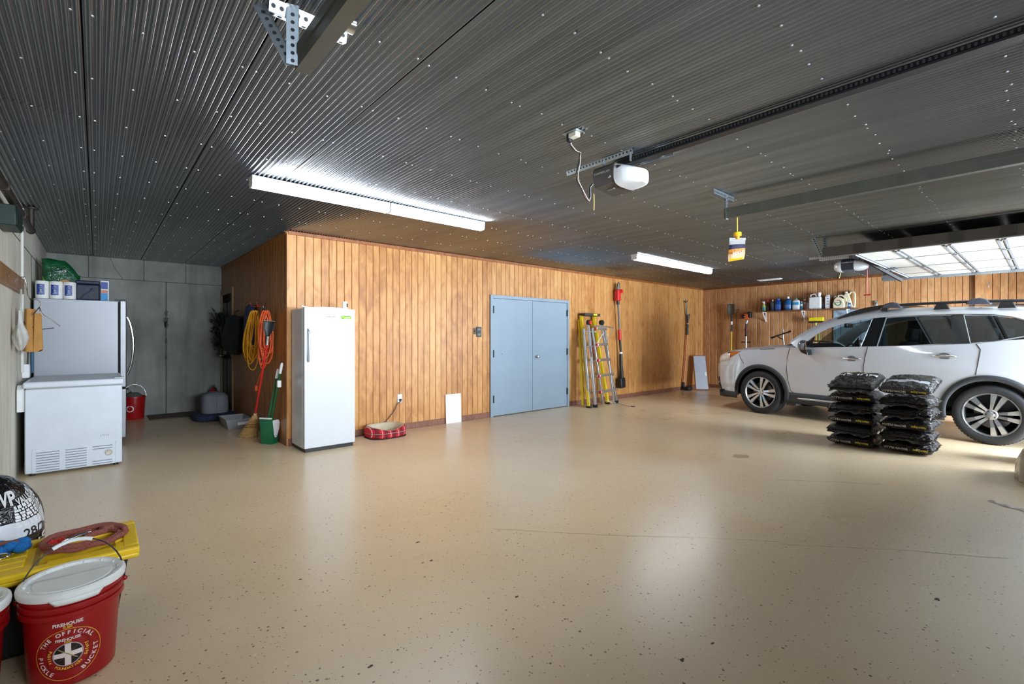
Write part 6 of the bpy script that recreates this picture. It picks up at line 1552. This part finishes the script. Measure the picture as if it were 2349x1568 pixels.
# ---- interior
mb = MB(); mb.box(-.84,.84,-3.9,-.55,.42,.50); mb.build('cabin_floor', M_in, car)
for sg in (1,-1): MB().box(sg*.82-.02,sg*.82+.02,-3.7,-.6,.5,1.15).build('door_card', M_in, car)
MB().prism([(-.45,.7),(-.95,.7),(-.98,1.05),(-.85,1.16),(-.55,1.14)], 'x', -.80, .80).build('dashboard', M_in, car, bevel=.03)
MB().tube([(-.40+.185*math.cos(k_*.2618), -1.12-.07*math.sin(k_*.2618), 1.06+.17*math.sin(k_*.2618)) for k_ in range(24)], .016, n=8, closed=True).build('steering_wheel', M_black, car)
for yy in (-1.72, -2.55, -3.30):
    for xx in (-.42, .42):
        st0 = MB().prism([(yy+.42,.56),(yy-.08,.52),(yy-.02,.70),(yy+.40,.72)], 'x', xx-.26, xx+.26).build('seat', M_in, car, bevel=.05, seg=3)
        MB().prism([(yy+.06,.66),(yy-.08,.66),(yy-.28,1.26),(yy-.17,1.28)], 'x', xx-.25, xx+.25).build('seat_back', M_in, st0, bevel=.04, seg=3)
        MB().prism([(yy-.19,1.30),(yy-.28,1.29),(yy-.31,1.45),(yy-.22,1.47)], 'x', xx-.14, xx+.14).build('headrest', M_in, st0, bevel=.03, seg=3)
MB().cbox((-.02,-1.0,1.53),(.24,.05,.07)).build('rear_view_mirror', M_black, car, bevel=.015)
# ================================================================== mulch bags
def black_film():
    m, nt, b = new_mat('black_mulch_film'); L = nt.links.new; tc = N(nt, 'ShaderNodeTexCoord'); oi = N(nt, 'ShaderNodeObjectInfo')
    ad = N(nt, 'ShaderNodeVectorMath', operation='ADD'); L(tc.outputs['Object'], ad.inputs[0]); L(oi.outputs['Location'], ad.inputs[1])
    mp = N(nt, 'ShaderNodeMapping'); mp.inputs['Scale'].default_value = (1.2, 1, 2.2); mp.inputs['Rotation'].default_value = (.5,.2,.3); L(ad.outputs[0], mp.inputs[0])
    n = N(nt, 'ShaderNodeTexNoise', i_Scale=15.0, i_Detail=5.0, i_Distortion=1.8); L(mp.outputs[0], n.inputs['Vector'])
    r_ = ramp(nt, [(.35, srgb(18,15,14)), (.7, srgb(40,34,31))], n.outputs[0]); L(r_.outputs[0], b.inputs['Base Color'])
    b.inputs['Roughness'].default_value = .13
    bp = N(nt, 'ShaderNodeBump', i_Strength=1.0, i_Distance=.03); L(n.outputs[0], bp.inputs['Height']); L(bp.outputs[0], b.inputs['Normal'])
    return m
M_film = black_film(); M_seal = film('dark_seal_film', (40,36,34), (84,80,78)); M_txt = mat('mulch_white_print', (206,206,204), .4); M_yt = mat('mulch_yellow_print', (190,172,36), .4)
XB0 = 6.90; A_, B_ = .31, .237            # half depth (x) and half width (y) of a bag
yc = (1.60, 1.075); HB = .132
def pillow(a, b_, rnd, sag):
    ph = [rnd.uniform(0,6.28) for _ in range(6)]
    def fn(x, y, side):
        u, v = x/a, y/b_
        t = max(0,(1-abs(u)**5.5))**.5*max(0,(1-abs(v)**6.0))**.5
        z = t*HB*.465*side
        z += (.005*math.sin(9*u+ph[0])*math.sin(7*v+ph[1])+.004*math.sin(21*u+ph[2]+9*v)+.003*math.sin(31*v+ph[4]+11*u))*t
        z += sag*(.2-u*u*.5)+.004*math.sin(3*v+ph[3])
        return z
    return fn
def mulch_bag(ci, layer, label, front):
    rnd = random.Random(ci*17+layer*5+3); dx, dy = rnd.uniform(-.03,.03), rnd.uniform(-.006,.006)
    t = thing('mulch_bag', label, 'mulch bag', (XB0+A_+dx, yc[ci]+dy, HB*(layer+.5)), R(rnd.uniform(-2,2)), group='stacked mulch bags')
    fn = pillow(A_, B_, rnd, .012); mb = MB(); n1, n2 = 26, 22
    def pt(u, v, sd):
        x, y = (u*2-1)*A_, (v*2-1)*B_; z = fn(x, y, sd)
        return (x, y, max(z, -HB*.5*1.0+.001) if layer == 0 else z)
    mb.grid(lambda u, v: pt(u, v, 1), n1, n2); mb.grid(lambda u, v: pt(1-u, v, -1), n1, n2)
    body = mb.build('bag', M_film, t, smooth=70)
    # crimped seal flap along the front edge (towards the camera) on every other bag
    if not front:
        ph = rnd.uniform(0,6)
        f_ = MB(); f_.grid(lambda u, v: (-A_+.02-.055*v, (u*2-1)*B_*.92, fn(-A_*.99,(u*2-1)*B_*.9,0)-.01-.028*v+.012*math.sin(11*u+ph)*v+.006*math.sin(31*u)*v), 40, 3)
        f_.build('seal_flap', M_seal, body, smooth=70, solid=.003)
    else:
        s_ = lambda y, h: (-A_*math.sqrt(max(.2,1-(h/(HB*.56))**2*.55))+.012*(y/B_)**2-.012, y, h+.0)
        def surf_(a, b2):                       # print lies on the rounded front of the bag, upside down as stacked
            y = a; h = -b2-.006; z0 = fn(-A_*.86, y, 1)
            x = -A_
            for k in range(40):
                xx = -A_+k*.004
                if abs(fn(xx, y, 1 if h > 0 else -1)) >= abs(h) : x = xx; break
            return (x-.004, y, h)
        text('lettering', 'BROWN MULCH', .036, M_txt, body, (0,0,0), (0,0,0), fn=lambda a, b2: surf_(a+.095, b2), sx=.8)
        text('lettering', 'Nature Scapes', .036, M_yt, body, (0,0,0), (0,0,0), fn=lambda a, b2: surf_(a-.125, b2), sx=.62, shear=.3, bold=.0012)
    for sg in (-1, 1):                          # gathered ends
        f_ = MB(); ph = rnd.uniform(0,6)
        f_.grid(lambda u, v: ((u*2-1)*A_*.86, sg*(B_-.004+.022*v), fn((u*2-1)*A_*.86, sg*B_, 0)+.008*math.sin(17*u+ph)*v), 24, 2)
        f_.build('end_seal', M_seal if sg < 0 else M_film, body, smooth=70, solid=.002)
    return t, body, fn
lay = ['bottom', 'second', 'third', 'fourth', 'fifth', 'top']
for ci, side in enumerate(('left', 'right')):
    for L_ in range(6):
        fr = (L_ in (0, 2, 4)) if ci == 0 else (L_ in (0, 2, 5))
        lab = f'black mulch bag, {lay[L_]} one of the {side} stack' if L_ in (0, 5) else f'black mulch bag, {lay[L_]} from the floor in the {side} stack'
        t, body, fn = mulch_bag(ci, L_, lab, fr)
        if L_ == 5:
            t.rotation_euler.y = R(-11); t.location.z += .055
            if ci == 0:
                text('lettering', 'MULCH', .13, M_txt, body, (0,0,0), (0,0,0), fn=lambda a, b2: (.06-b2*1.05, a*.95, fn(.06-b2*1.05, a*.95, 1)+.008), bold=.003)
                text('lettering', 'Nature Scapes', .05, M_yt, body, (0,0,0), (0,0,0), fn=lambda a, b2: (.17-b2*.9, a*.9, fn(.17-b2*.9, a*.9, 1)+.008), shear=.3)
            else:
                mb = MB(); mb.grid(lambda u, v: (-.17+.09*v+.03*math.sin(3*u), (u*2-1)*B_*.82, fn(-.17+.09*v+.03*math.sin(3*u), (u*2-1)*B_*.82, 1)+.003), 20, 3); mb.build('pale_stripe', mat('grey_stripe', (170,172,182), .3), body, smooth=60)
# ---------------------------------------------------------------- wrapped packs at the right edge of the picture
bz = thing('wrapped_pack', 'tan paper package in loose clear plastic at the right edge', 'package', (6.62, -.06, 0))
def wrap(u, v):
    a = 2*math.pi*u; c_, s_ = math.cos(a), math.sin(a); e = 1/((abs(c_)**4+abs(s_)**4)**.25)
    w_ = 1-.22*v**2+.03*math.sin(5*a+4*v)+.02*math.sin(11*a); return (.30*e*c_*w_, .27*e*s_*w_, .29*v+.012*math.sin(3*a)*v)
mb = MB(); mb.grid(wrap, 40, 12, wrapu=True); n = len(mb.v); mb.f.append(tuple(range(n-40,n))); mb.m.append(0)
mb.build('paper_wrap', film('tan_wrap', (150,134,110), (190,176,150)), bz, smooth=60)
MB().box(-.27,-.02,-.312,-.268,.02,.18).build('dark_label', mat('dark_wine_print', (74,46,52), .4, var=.5, scale=30), bz, bevel=.004)
MB().grid(lambda u, v: (-.30+.012*math.sin(9*u), -.26+.5*u, .02+.24*v), 14, 6).build('loose_film', mat('clear_film', (226,226,224)), bz, smooth=60)
wb_ = thing('white_carton', 'plain white carton standing behind the tan package', 'carton', (7.42, .10, 0))
MB().box(-.12,.25,-.32,.07,0,.36).build('carton', mat('white_card', (240,240,238), .7), wb_, bevel=.004)
MB().box(-.118,.248,-.318,.068,.3602,.3622).build('tape_flap', M_wht, wb_)
pf = thing('plastic_film', 'crumpled strip of clear plastic film lying on the floor', 'plastic film', tuple(at_z(2310, 1165)))
q0, q1 = at_z(2268, 1149), at_z(2400, 1186)
mb = Wd(pf); dd = (q1-q0).normalized(); nn_ = Vector((-dd.y, dd.x, 0))
mb.grid(lambda u, v: tuple(q0.lerp(q1, u)+nn_*((v-.5)*(.03+.05*u)+.01*math.sin(14*u))+Vector((0,0,.004+.012*math.sin(math.pi*v)*(.6+.4*math.sin(23*u))))), 40, 6)
mb.build('film', mat('milky_film', (206,210,216), .12, alpha=.75, bump=.8, bscale=50), pf, smooth=60)
# ================================================================== foreground left
M_bred = mat('pickle_bucket_red', (150,14,20), .34, var=.04); M_lid = mat('white_lid', (226,228,226), .4)
M_orr = mat('orange_print', (226,126,50), .5); M_pr = mat('bucket_white_print', (232,214,212), .5); M_yp = mat('bucket_yellow_print', (226,176,60), .5); M_dkr = mat('dark_red_print', (92,8,14), .5); M_bkp = mat('black_print', (22,18,18), .5)
BH, BR0, BR1 = .365, .130, .151
def make_bucket(loc, label, graphics, face, bail=True):
    t = thing('bucket', label, 'bucket', loc, group='red buckets in the foreground')
    pail = MB().lathe([(BR0-.008,.0),(BR0,.008),(BR1-.006,BH-.098),(BR1+.006,BH-.094),(BR1+.009,BH-.086),(BR1+.007,BH-.074),(BR1-.001,BH-.071),(BR1-.001,BH-.068),(BR1+.007,BH-.064),(BR1+.009,BH-.056),(BR1+.007,BH-.046),(BR1-.001,BH-.043),(BR1-.001,BH-.040),(BR1+.006,BH-.036),(BR1+.008,BH-.028),(BR1+.006,BH-.020),(BR1,BH-.016),(BR1,BH),(BR1-.005,BH-.001),(BR1-.008,BH-.07),(BR0-.004,.012)], n=56).build('pail', M_bred, t, smooth=40)
    MB().lathe([(BR1+.012,BH-.018),(BR1+.014,BH-.004),(BR1+.012,BH+.006),(BR1+.004,BH+.012),(BR1-.008,BH+.010),(BR1-.014,BH+.0),(BR1-.030,BH-.001),(BR1-.034,BH+.004),(.02,BH+.004)], n=56).build('lid', M_lid, t, smooth=40)
    for k in range(14):
        a = 2*math.pi*k/14; MB().bar(((BR1-.016)*math.cos(a),(BR1-.016)*math.sin(a),BH+.004),((BR1-.004)*math.cos(a),(BR1-.004)*math.sin(a),BH+.009),.004,.006).build('lid_rib', M_lid, t)
    mb = MB(); mb.grid(lambda u, v: ((BR1+.0155)*math.cos(face+R(10)+(u-.5)*(1.0-.25*v)), (BR1+.0155)*math.sin(face+R(10)+(u-.5)*(1.0-.25*v)), BH-.012-.022*v), 14, 2); mb.build('pull_tab', M_lid, t, smooth=60, solid=.003)
    if bail:
        fa = face+R(90); pa = Vector(((BR1+.01)*math.cos(fa),(BR1+.01)*math.sin(fa),BH-.05)); pb_ = -pa; pb_.z = pa.z; up = Vector((-.05*math.cos(face)*-1, .05*math.sin(face)*-1, 0)); pts = []
        back = Vector((-math.cos(face), -math.sin(face), 0))
        for k in range(21):
            a = math.pi*k/20; q = pa.lerp(pb_, (1-math.cos(a))/2)*1.0; q = q+Vector((0,0,1))*.165*math.sin(a)+back*.115*math.sin(a); pts.append(q)
        MB().tube(pts, .0028, n=8).build('wire_bail', M_dark, t, smooth=60)
        MB().tube(pts[8:14], .008, n=10).build('bail_grip', M_wht, t, smooth=60)
        for q in (pa, pb_): MB().ball(tuple(q), .010, n=10).build('bail_ear', M_bred, t)
    if graphics:
        def on(x, z, out=.0012):
            zz = .175+z; r_ = BR0+(BR1-BR0-.004)*(zz/(BH-.075))+out; a = face+x/r_; return (r_*math.cos(a), r_*math.sin(a), zz)
        GZ = -.045; RO = .098
        def ring(rad, w_, m, name, n=64, out=.0012):
            mb = MB(); mb.grid(lambda u, v: on((rad+w_*(v-.5))*math.cos(2*math.pi*u), GZ+(rad+w_*(v-.5))*math.sin(2*math.pi*u), out), n, 1, wrapu=True); return mb.build(name, m, pail, smooth=60)
        ring(RO, .0032, M_orr, 'printed_ring'); ring(.043, .0035, mat('grey_print_ring', (170,160,164), .5), 'printed_ring', out=.0018)
        mb = MB(); mb.grid(lambda u, v: on(.042*v*math.cos(2*math.pi*u), GZ+.042*v*math.sin(2*math.pi*u), .0014), 40, 4, wrapu=True); mb.build('emblem_disc', M_bkp, pail, smooth=60)
        for pts in ([(-.009,-.041),(.009,-.041),(.009,.041),(-.009,.041)], [(-.041,-.009),(.041,-.009),(.041,.009),(-.041,.009)]):
            mb = MB(); (x0, z0), (x1, z1) = pts[0], pts[2]; mb.grid(lambda u, v: on(x0+(x1-x0)*u, GZ+z0+(z1-z0)*v, .0022), 6, 6); mb.build('emblem_cross', M_pr, pail, smooth=60)
        for s in (-1, 1):
            mb = MB(); mb.grid(lambda u, v: on(s*(-.028+.056*u)+.0022*(v-.5), GZ-.022+.048*u+.0025*(v-.5), .0028), 10, 1); mb.build('emblem_axe', mat('axe_yellow', (170,150,90), .5), pail, smooth=60)
        # scalloped dark outline around the emblem
        mb = MB(); mb.grid(lambda u, v: on((.066+.006*math.cos(8*math.pi*u)+.0022*(v-.5))*math.cos(2*math.pi*u+.785), GZ+(.066+.006*math.cos(8*math.pi*u)+.0022*(v-.5))*math.sin(2*math.pi*u+.785), .0012), 72, 1, wrapu=True); mb.build('printed_outline', M_dkr, pail, smooth=60)
        def arc_text(body, size, rad, mid, m, inward=False, step=None, bold=.0006):
            st = step or size*.92/rad; n = len(body)
            for k, ch in enumerate(body):
                if ch == ' ': continue
                off = (k-(n-1)/2)*st; a = mid-off if not inward else mid+off
                def fn_(x, y, a=a):
                    if not inward: ex, ez = (math.sin(a), -math.cos(a)), (math.cos(a), math.sin(a))
                    else: ex, ez = (-math.sin(a), math.cos(a)), (-math.cos(a), -math.sin(a))
                    px_, pz_ = rad*math.cos(a)+x*ex[0]+y*ez[0], rad*math.sin(a)+x*ex[1]+y*ez[1]
                    return on(px_, GZ+pz_, .0016)
                text('lettering', ch, size, m, pail, (0,0,0), (0,0,0), fn=fn_, bold=bold)
        arc_text('THE OFFICIAL', .020, .084, R(93), M_pr, step=.185)
        arc_text('PICKLE', .021, .083, R(208), M_pr, inward=True, step=.185)
        arc_text('BUCKET', .021, .083, R(332), M_pr, inward=True, step=.21)
        arc_text('FOUNDATION', .013, .054, R(270), M_yp, inward=True, step=.155, bold=.0004)
        arc_text('Public', .015, .055, R(180), M_yp, inward=True, step=.16); arc_text('Safety', .015, .055, R(0), M_yp, inward=True, step=.16)
        def flat(body, size, x, z, m, **kw): return text('lettering', body, size, m, pail, (0,0,0), (0,0,0), fn=lambda a, b_: on(x+a, z+b_, .0018), **kw)
        flat('FIREHOUSE', .0145, 0, GZ+.0585, M_pr, bold=.0005); flat('SUBS', .010, 0, GZ+.0495, M_yp, bold=.0003)
        flat('FIREHOUSE', .0175, 0, GZ+.118, M_pr, bold=.0006); flat('SUBS', .0125, 0, GZ+.106, M_yp, bold=.0004)
    return t
bc = at_z(168, 1318, BH+.01)
face = math.atan2(-bc.y, -bc.x)
make_bucket((bc.x, bc.y, 0), 'red pickle bucket with white lid, round printed emblem and wire bail', True, face+R(-6))
b2_ = at_z(-128, 1398, BH+.01)
make_bucket((b2_.x, b2_.y, 0), 'red bucket with white lid cut off by the left picture edge', False, face, bail=False)
# ---------------------------------------------------------------- black tote with yellow lid
LZ = .372
ca, cb_ = at_z(312, 1190, LZ), at_z(318, 1262, LZ)
TX1 = (ca.x+cb_.x)/2; TX0 = XL+.015; TY0, TY1 = max(cb_.y, bc.y+.165), ca.y
to = thing('storage_tote', 'black storage tote with yellow ribbed lid in the foreground', 'storage tote', ((TX0+TX1)/2, (TY0+TY1)/2, 0))
M_ty = mat('yellow_lid_plastic', (232,192,28), .38, var=.03); M_tb = mat('black_tote_plastic', (20,20,22), .5)
cx0, cx1, cy0, cy1 = TX0+.03, TX1-.035, TY0+.03, TY1-.03
mb = Wd(to); mb._add([(cx0+.05,cy0+.04,.0),(cx1-.05,cy0+.04,.0),(cx1-.05,cy1-.04,.0),(cx0+.05,cy1-.04,.0),(cx0,cy0,LZ-.03),(cx1,cy0,LZ-.03),(cx1,cy1,LZ-.03),(cx0,cy1,LZ-.03)], [(3,2,1,0),(4,5,6,7),(0,1,5,4),(1,2,6,5),(2,3,7,6),(3,0,4,7)]); mb.build('tub', M_tb, to, bevel=.02, seg=3)
Wd(to).tube([(cx1-.01,cy0+.15,LZ-.06),(cx1+.028,cy0+.16,LZ-.09),(cx1+.028,cy1-.16,LZ-.09),(cx1-.01,cy1-.15,LZ-.06)], .010, n=8).build('latch_handle', M_tb, to)
ld_ = Wd(to).box(TX0, TX1, TY0, TY1, LZ-.050, LZ-.022).build('lid', M_ty, to, bevel=.012, seg=3)
rim = Wd(to)
for (a, b_, c, d) in ((TX0,TX1,TY0,TY0+.055),(TX0,TX1,TY1-.055,TY1),(TX0,TX0+.05,TY0+.05,TY1-.05),(TX1-.055,TX1,TY0+.05,TY1-.05)): rim.box(a,b_,c,d,LZ-.03,LZ)
rim.build('lid_rim', M_ty, ld_, bevel=.008)
for k in range(5):
    y = TY0+.085+k*(TY1-TY0-.17)/4.0
    Wd(to).box(TX0+.06, TX0+.33, y-.030, y+.030, LZ-.03, LZ-.010).build('lid_rib', M_ty, ld_, bevel=.005)
    if k in (0, 4): Wd(to).box(TX0+.40, TX1-.075, y-.022, y+.022, LZ-.03, LZ-.010).build('lid_rib', M_ty, ld_, bevel=.005)
for k in range(3):
    y = TY0+.10+k*(TY1-TY0-.20)/2; Wd(to).box(TX1-.085, TX1-.05, y-.035, y+.035, LZ-.03, LZ-.006).build('lid_lug', M_ty, ld_, bevel=.005)
for x in (TX0+.365,): Wd(to).box(x-.010, x+.010, TY0+.06, TY1-.06, LZ-.022, LZ-.0205).build('lid_groove', mat('dark_yellow', (170,134,20), .5), ld_)
# red rope leash coiled on the lid
rc_ = at_z(195, 1240, LZ); rc_.z = LZ-.005
le = thing('rope_leash', 'faded red rope leash coiled on the yellow lid', 'leash', tuple(rc_))
M_rope = mat('faded_red_rope', (150,84,74), .9, var=.25, scale=120, bump=.8, bscale=200)
def coilpts(n, a, b_, z, ph, sh=0): return [((a+sh*k/n)*math.cos(2*math.pi*k/n+ph), (b_+sh*k/n)*math.sin(2*math.pi*k/n+ph), z+.004*math.sin(5*k)) for k in range(n+1)]
P_ = coilpts(36, .150, .118, .012, 0, -.024)+coilpts(36, .126, .094, .012, 0, .02)+coilpts(22, .146, .112, .030, 0, 0)[:18]
MB().tube(P_, .0125, n=10).build('rope', M_rope, le, smooth=60)
MB().tube([(.10,.05,.03),(.06,.03,.035),(.07,-.02,.04),(.03,-.03,.04),(.0,-.05,.035)], .013, n=10).build('rope_loop', M_rope, le, smooth=60)
MB().tube([(.02,-.02,.045),(-.02,-.04,.05),(-.05,-.055,.045)], [.007,.009,.006], n=10).build('snap_hook', M_chrome, le, smooth=60)
MB().tube([(-.05,-.055,.045),(-.06,-.06,.05),(-.075,-.062,.04)], .005, n=8).build('snap_ring', M_chrome, le, smooth=60)
rk = MB()
for k in range(26):
    a = random.uniform(0,6.28); r_ = random.uniform(.0,.028); rk.tube([(-.095+r_*math.cos(a),.02+r_*math.sin(a),.012),(-.095+r_*1.5*math.cos(a+.6),.02+r_*1.5*math.sin(a+.6),.03),(-.095+r_*1.9*math.cos(a+1.1),.02+r_*1.9*math.sin(a+1.1),.016)], .005, n=5)
o = rk.build('frayed_knot', mat('bright_red_yarn', (214,52,50), .9), le, smooth=60); o['kind'] = 'stuff'
# blue rope toy and tag
bt_ = at_z(18, 1262, LZ); bl = thing('blue_rope_toy', 'fuzzy bright blue rope toy with metal ring on the yellow lid', 'rope toy', (max(bt_.x, XL+.10), bt_.y, LZ-.012))
M_bl = mat('bright_blue_yarn', (24,112,190), .9, var=.25, scale=90, bump=.8, bscale=150); rnd = random.Random(11)
for k in range(9):
    a = k*.7; MB().ball((.045*math.cos(a)*(1+.4*math.sin(k)), .055*math.sin(a)+.01*k-.04, .025+.012*math.sin(2.1*k)), (.030,.028,.022), n=10).build('yarn_tuft', M_bl, bl, smooth=60)
MB().tube([(-.02+.035*math.cos(k*.3),-.085+.035*math.sin(k*.3),.018) for k in range(21)], .0045, n=8, closed=True).build('metal_ring', M_chrome, bl, smooth=60)
MB().tube([(-.06,-.03,.05),(-.01,-.02,.055),(.05,.0,.04)], .009, n=8).build('brown_strap', mat('brown_strap', (120,72,50), .8), bl, smooth=60)
tg = at_z(50, 1246, LZ); tag(MB().box(-.038,.038,-.028,.028,0,.002).box(-.030,.030,-.020,.020,.002,.0026).build('card_tag', mat('grey_card', (176,182,190), .3), loc=(tg.x, tg.y, LZ-.007), rot=(0,0,.3)), 'small clear card tag lying on the yellow lid', 'tag')
# ---------------------------------------------------------------- black pellet bag standing behind the tote
gx, gy = -.385, 3.66
pg = thing('feed_bag', 'shiny black bag with white band and lettering behind the yellow lid', 'bag', (gx, gy, 0))
def bagf(u, v, out=0.0):
    a = 2*math.pi*u; c_, s_ = math.cos(a), math.sin(a); p_ = 2.8
    e = 1/((abs(c_)**p_+abs(s_)**p_)**(1/p_)); sc = (1-.10*(1-v)**3)*math.sqrt(max(.0025,1-max(0,(v-.45)/.56)**2.4))
    w_ = 1+.02*math.sin(5*a+7*v)+.012*math.sin(13*a+3*v)
    x, y = .172*e*c_*sc*w_, .22*e*s_*sc*w_; z = .60*v-.055*(x/.17)*v
    n_ = Vector((c_, s_, 0)); return Vector((x, y, z))+n_*out
M_bf = film('black_glossy_film', (12,12,14), (30,28,30))
mb = MB(); mb.grid(lambda u, v: tuple(bagf(u, v)), 64, 36, wrapu=True); n = len(mb.v); mb.f.append(tuple(range(n-64,n))); mb.m.append(0); bagb = mb.build('bag', M_bf, pg, smooth=70)
mb = MB(); mb.grid(lambda u, v: tuple(bagf(.52+.50*u, .41+.14*v+.22*u, .003)), 48, 4); mb.build('white_band', mat('band_white', (220,224,232), .3), bagb, smooth=60)
ang0 = math.atan2(-gy, -gx)/(2*math.pi) % 1.0
def bt(u0, v0, tilt=.10): return lambda a, b_: tuple(bagf(u0+(a*math.cos(tilt)-b_*math.sin(tilt))/1.25, v0+(b_*math.cos(tilt)+a*math.sin(tilt))/.56, .005))
text('lettering', 'VP', .078, M_wht, bagb, (0,0,0), (0,0,0), fn=bt(ang0+.035, .86, .25), bold=.003, shear=.1)
text('lettering', 'VALUE PRO', .038, M_wht, bagb, (0,0,0), (0,0,0), fn=bt(ang0+.145, .885, .25), bold=.001)
for i in range(7):                              # small print too fine to read
    x = 0.0
    while x < .20:
        w_ = random.uniform(.010,.030); f0 = bt(ang0+.055, .800-.026*i, .25); mb = MB(); mb.grid(lambda u, v: f0(x+w_*u, (v-.5)*(.010 if i % 3 else .014)), 3, 1); mb.build('fine_print', M_wht, bagb, smooth=60); x += w_+.006
text('lettering', '28/26', .062, M_bkp, bagb, (0,0,0), (0,0,0), fn=bt(ang0+.135, .60, .22), bold=.001)
text('lettering', 'High', .085, M_wht, bagb, (0,0,0), (0,0,0), fn=lambda a, b_: tuple(bagf(ang0+.16-b_/1.25, .42+a/.58, .005)), bold=.002)
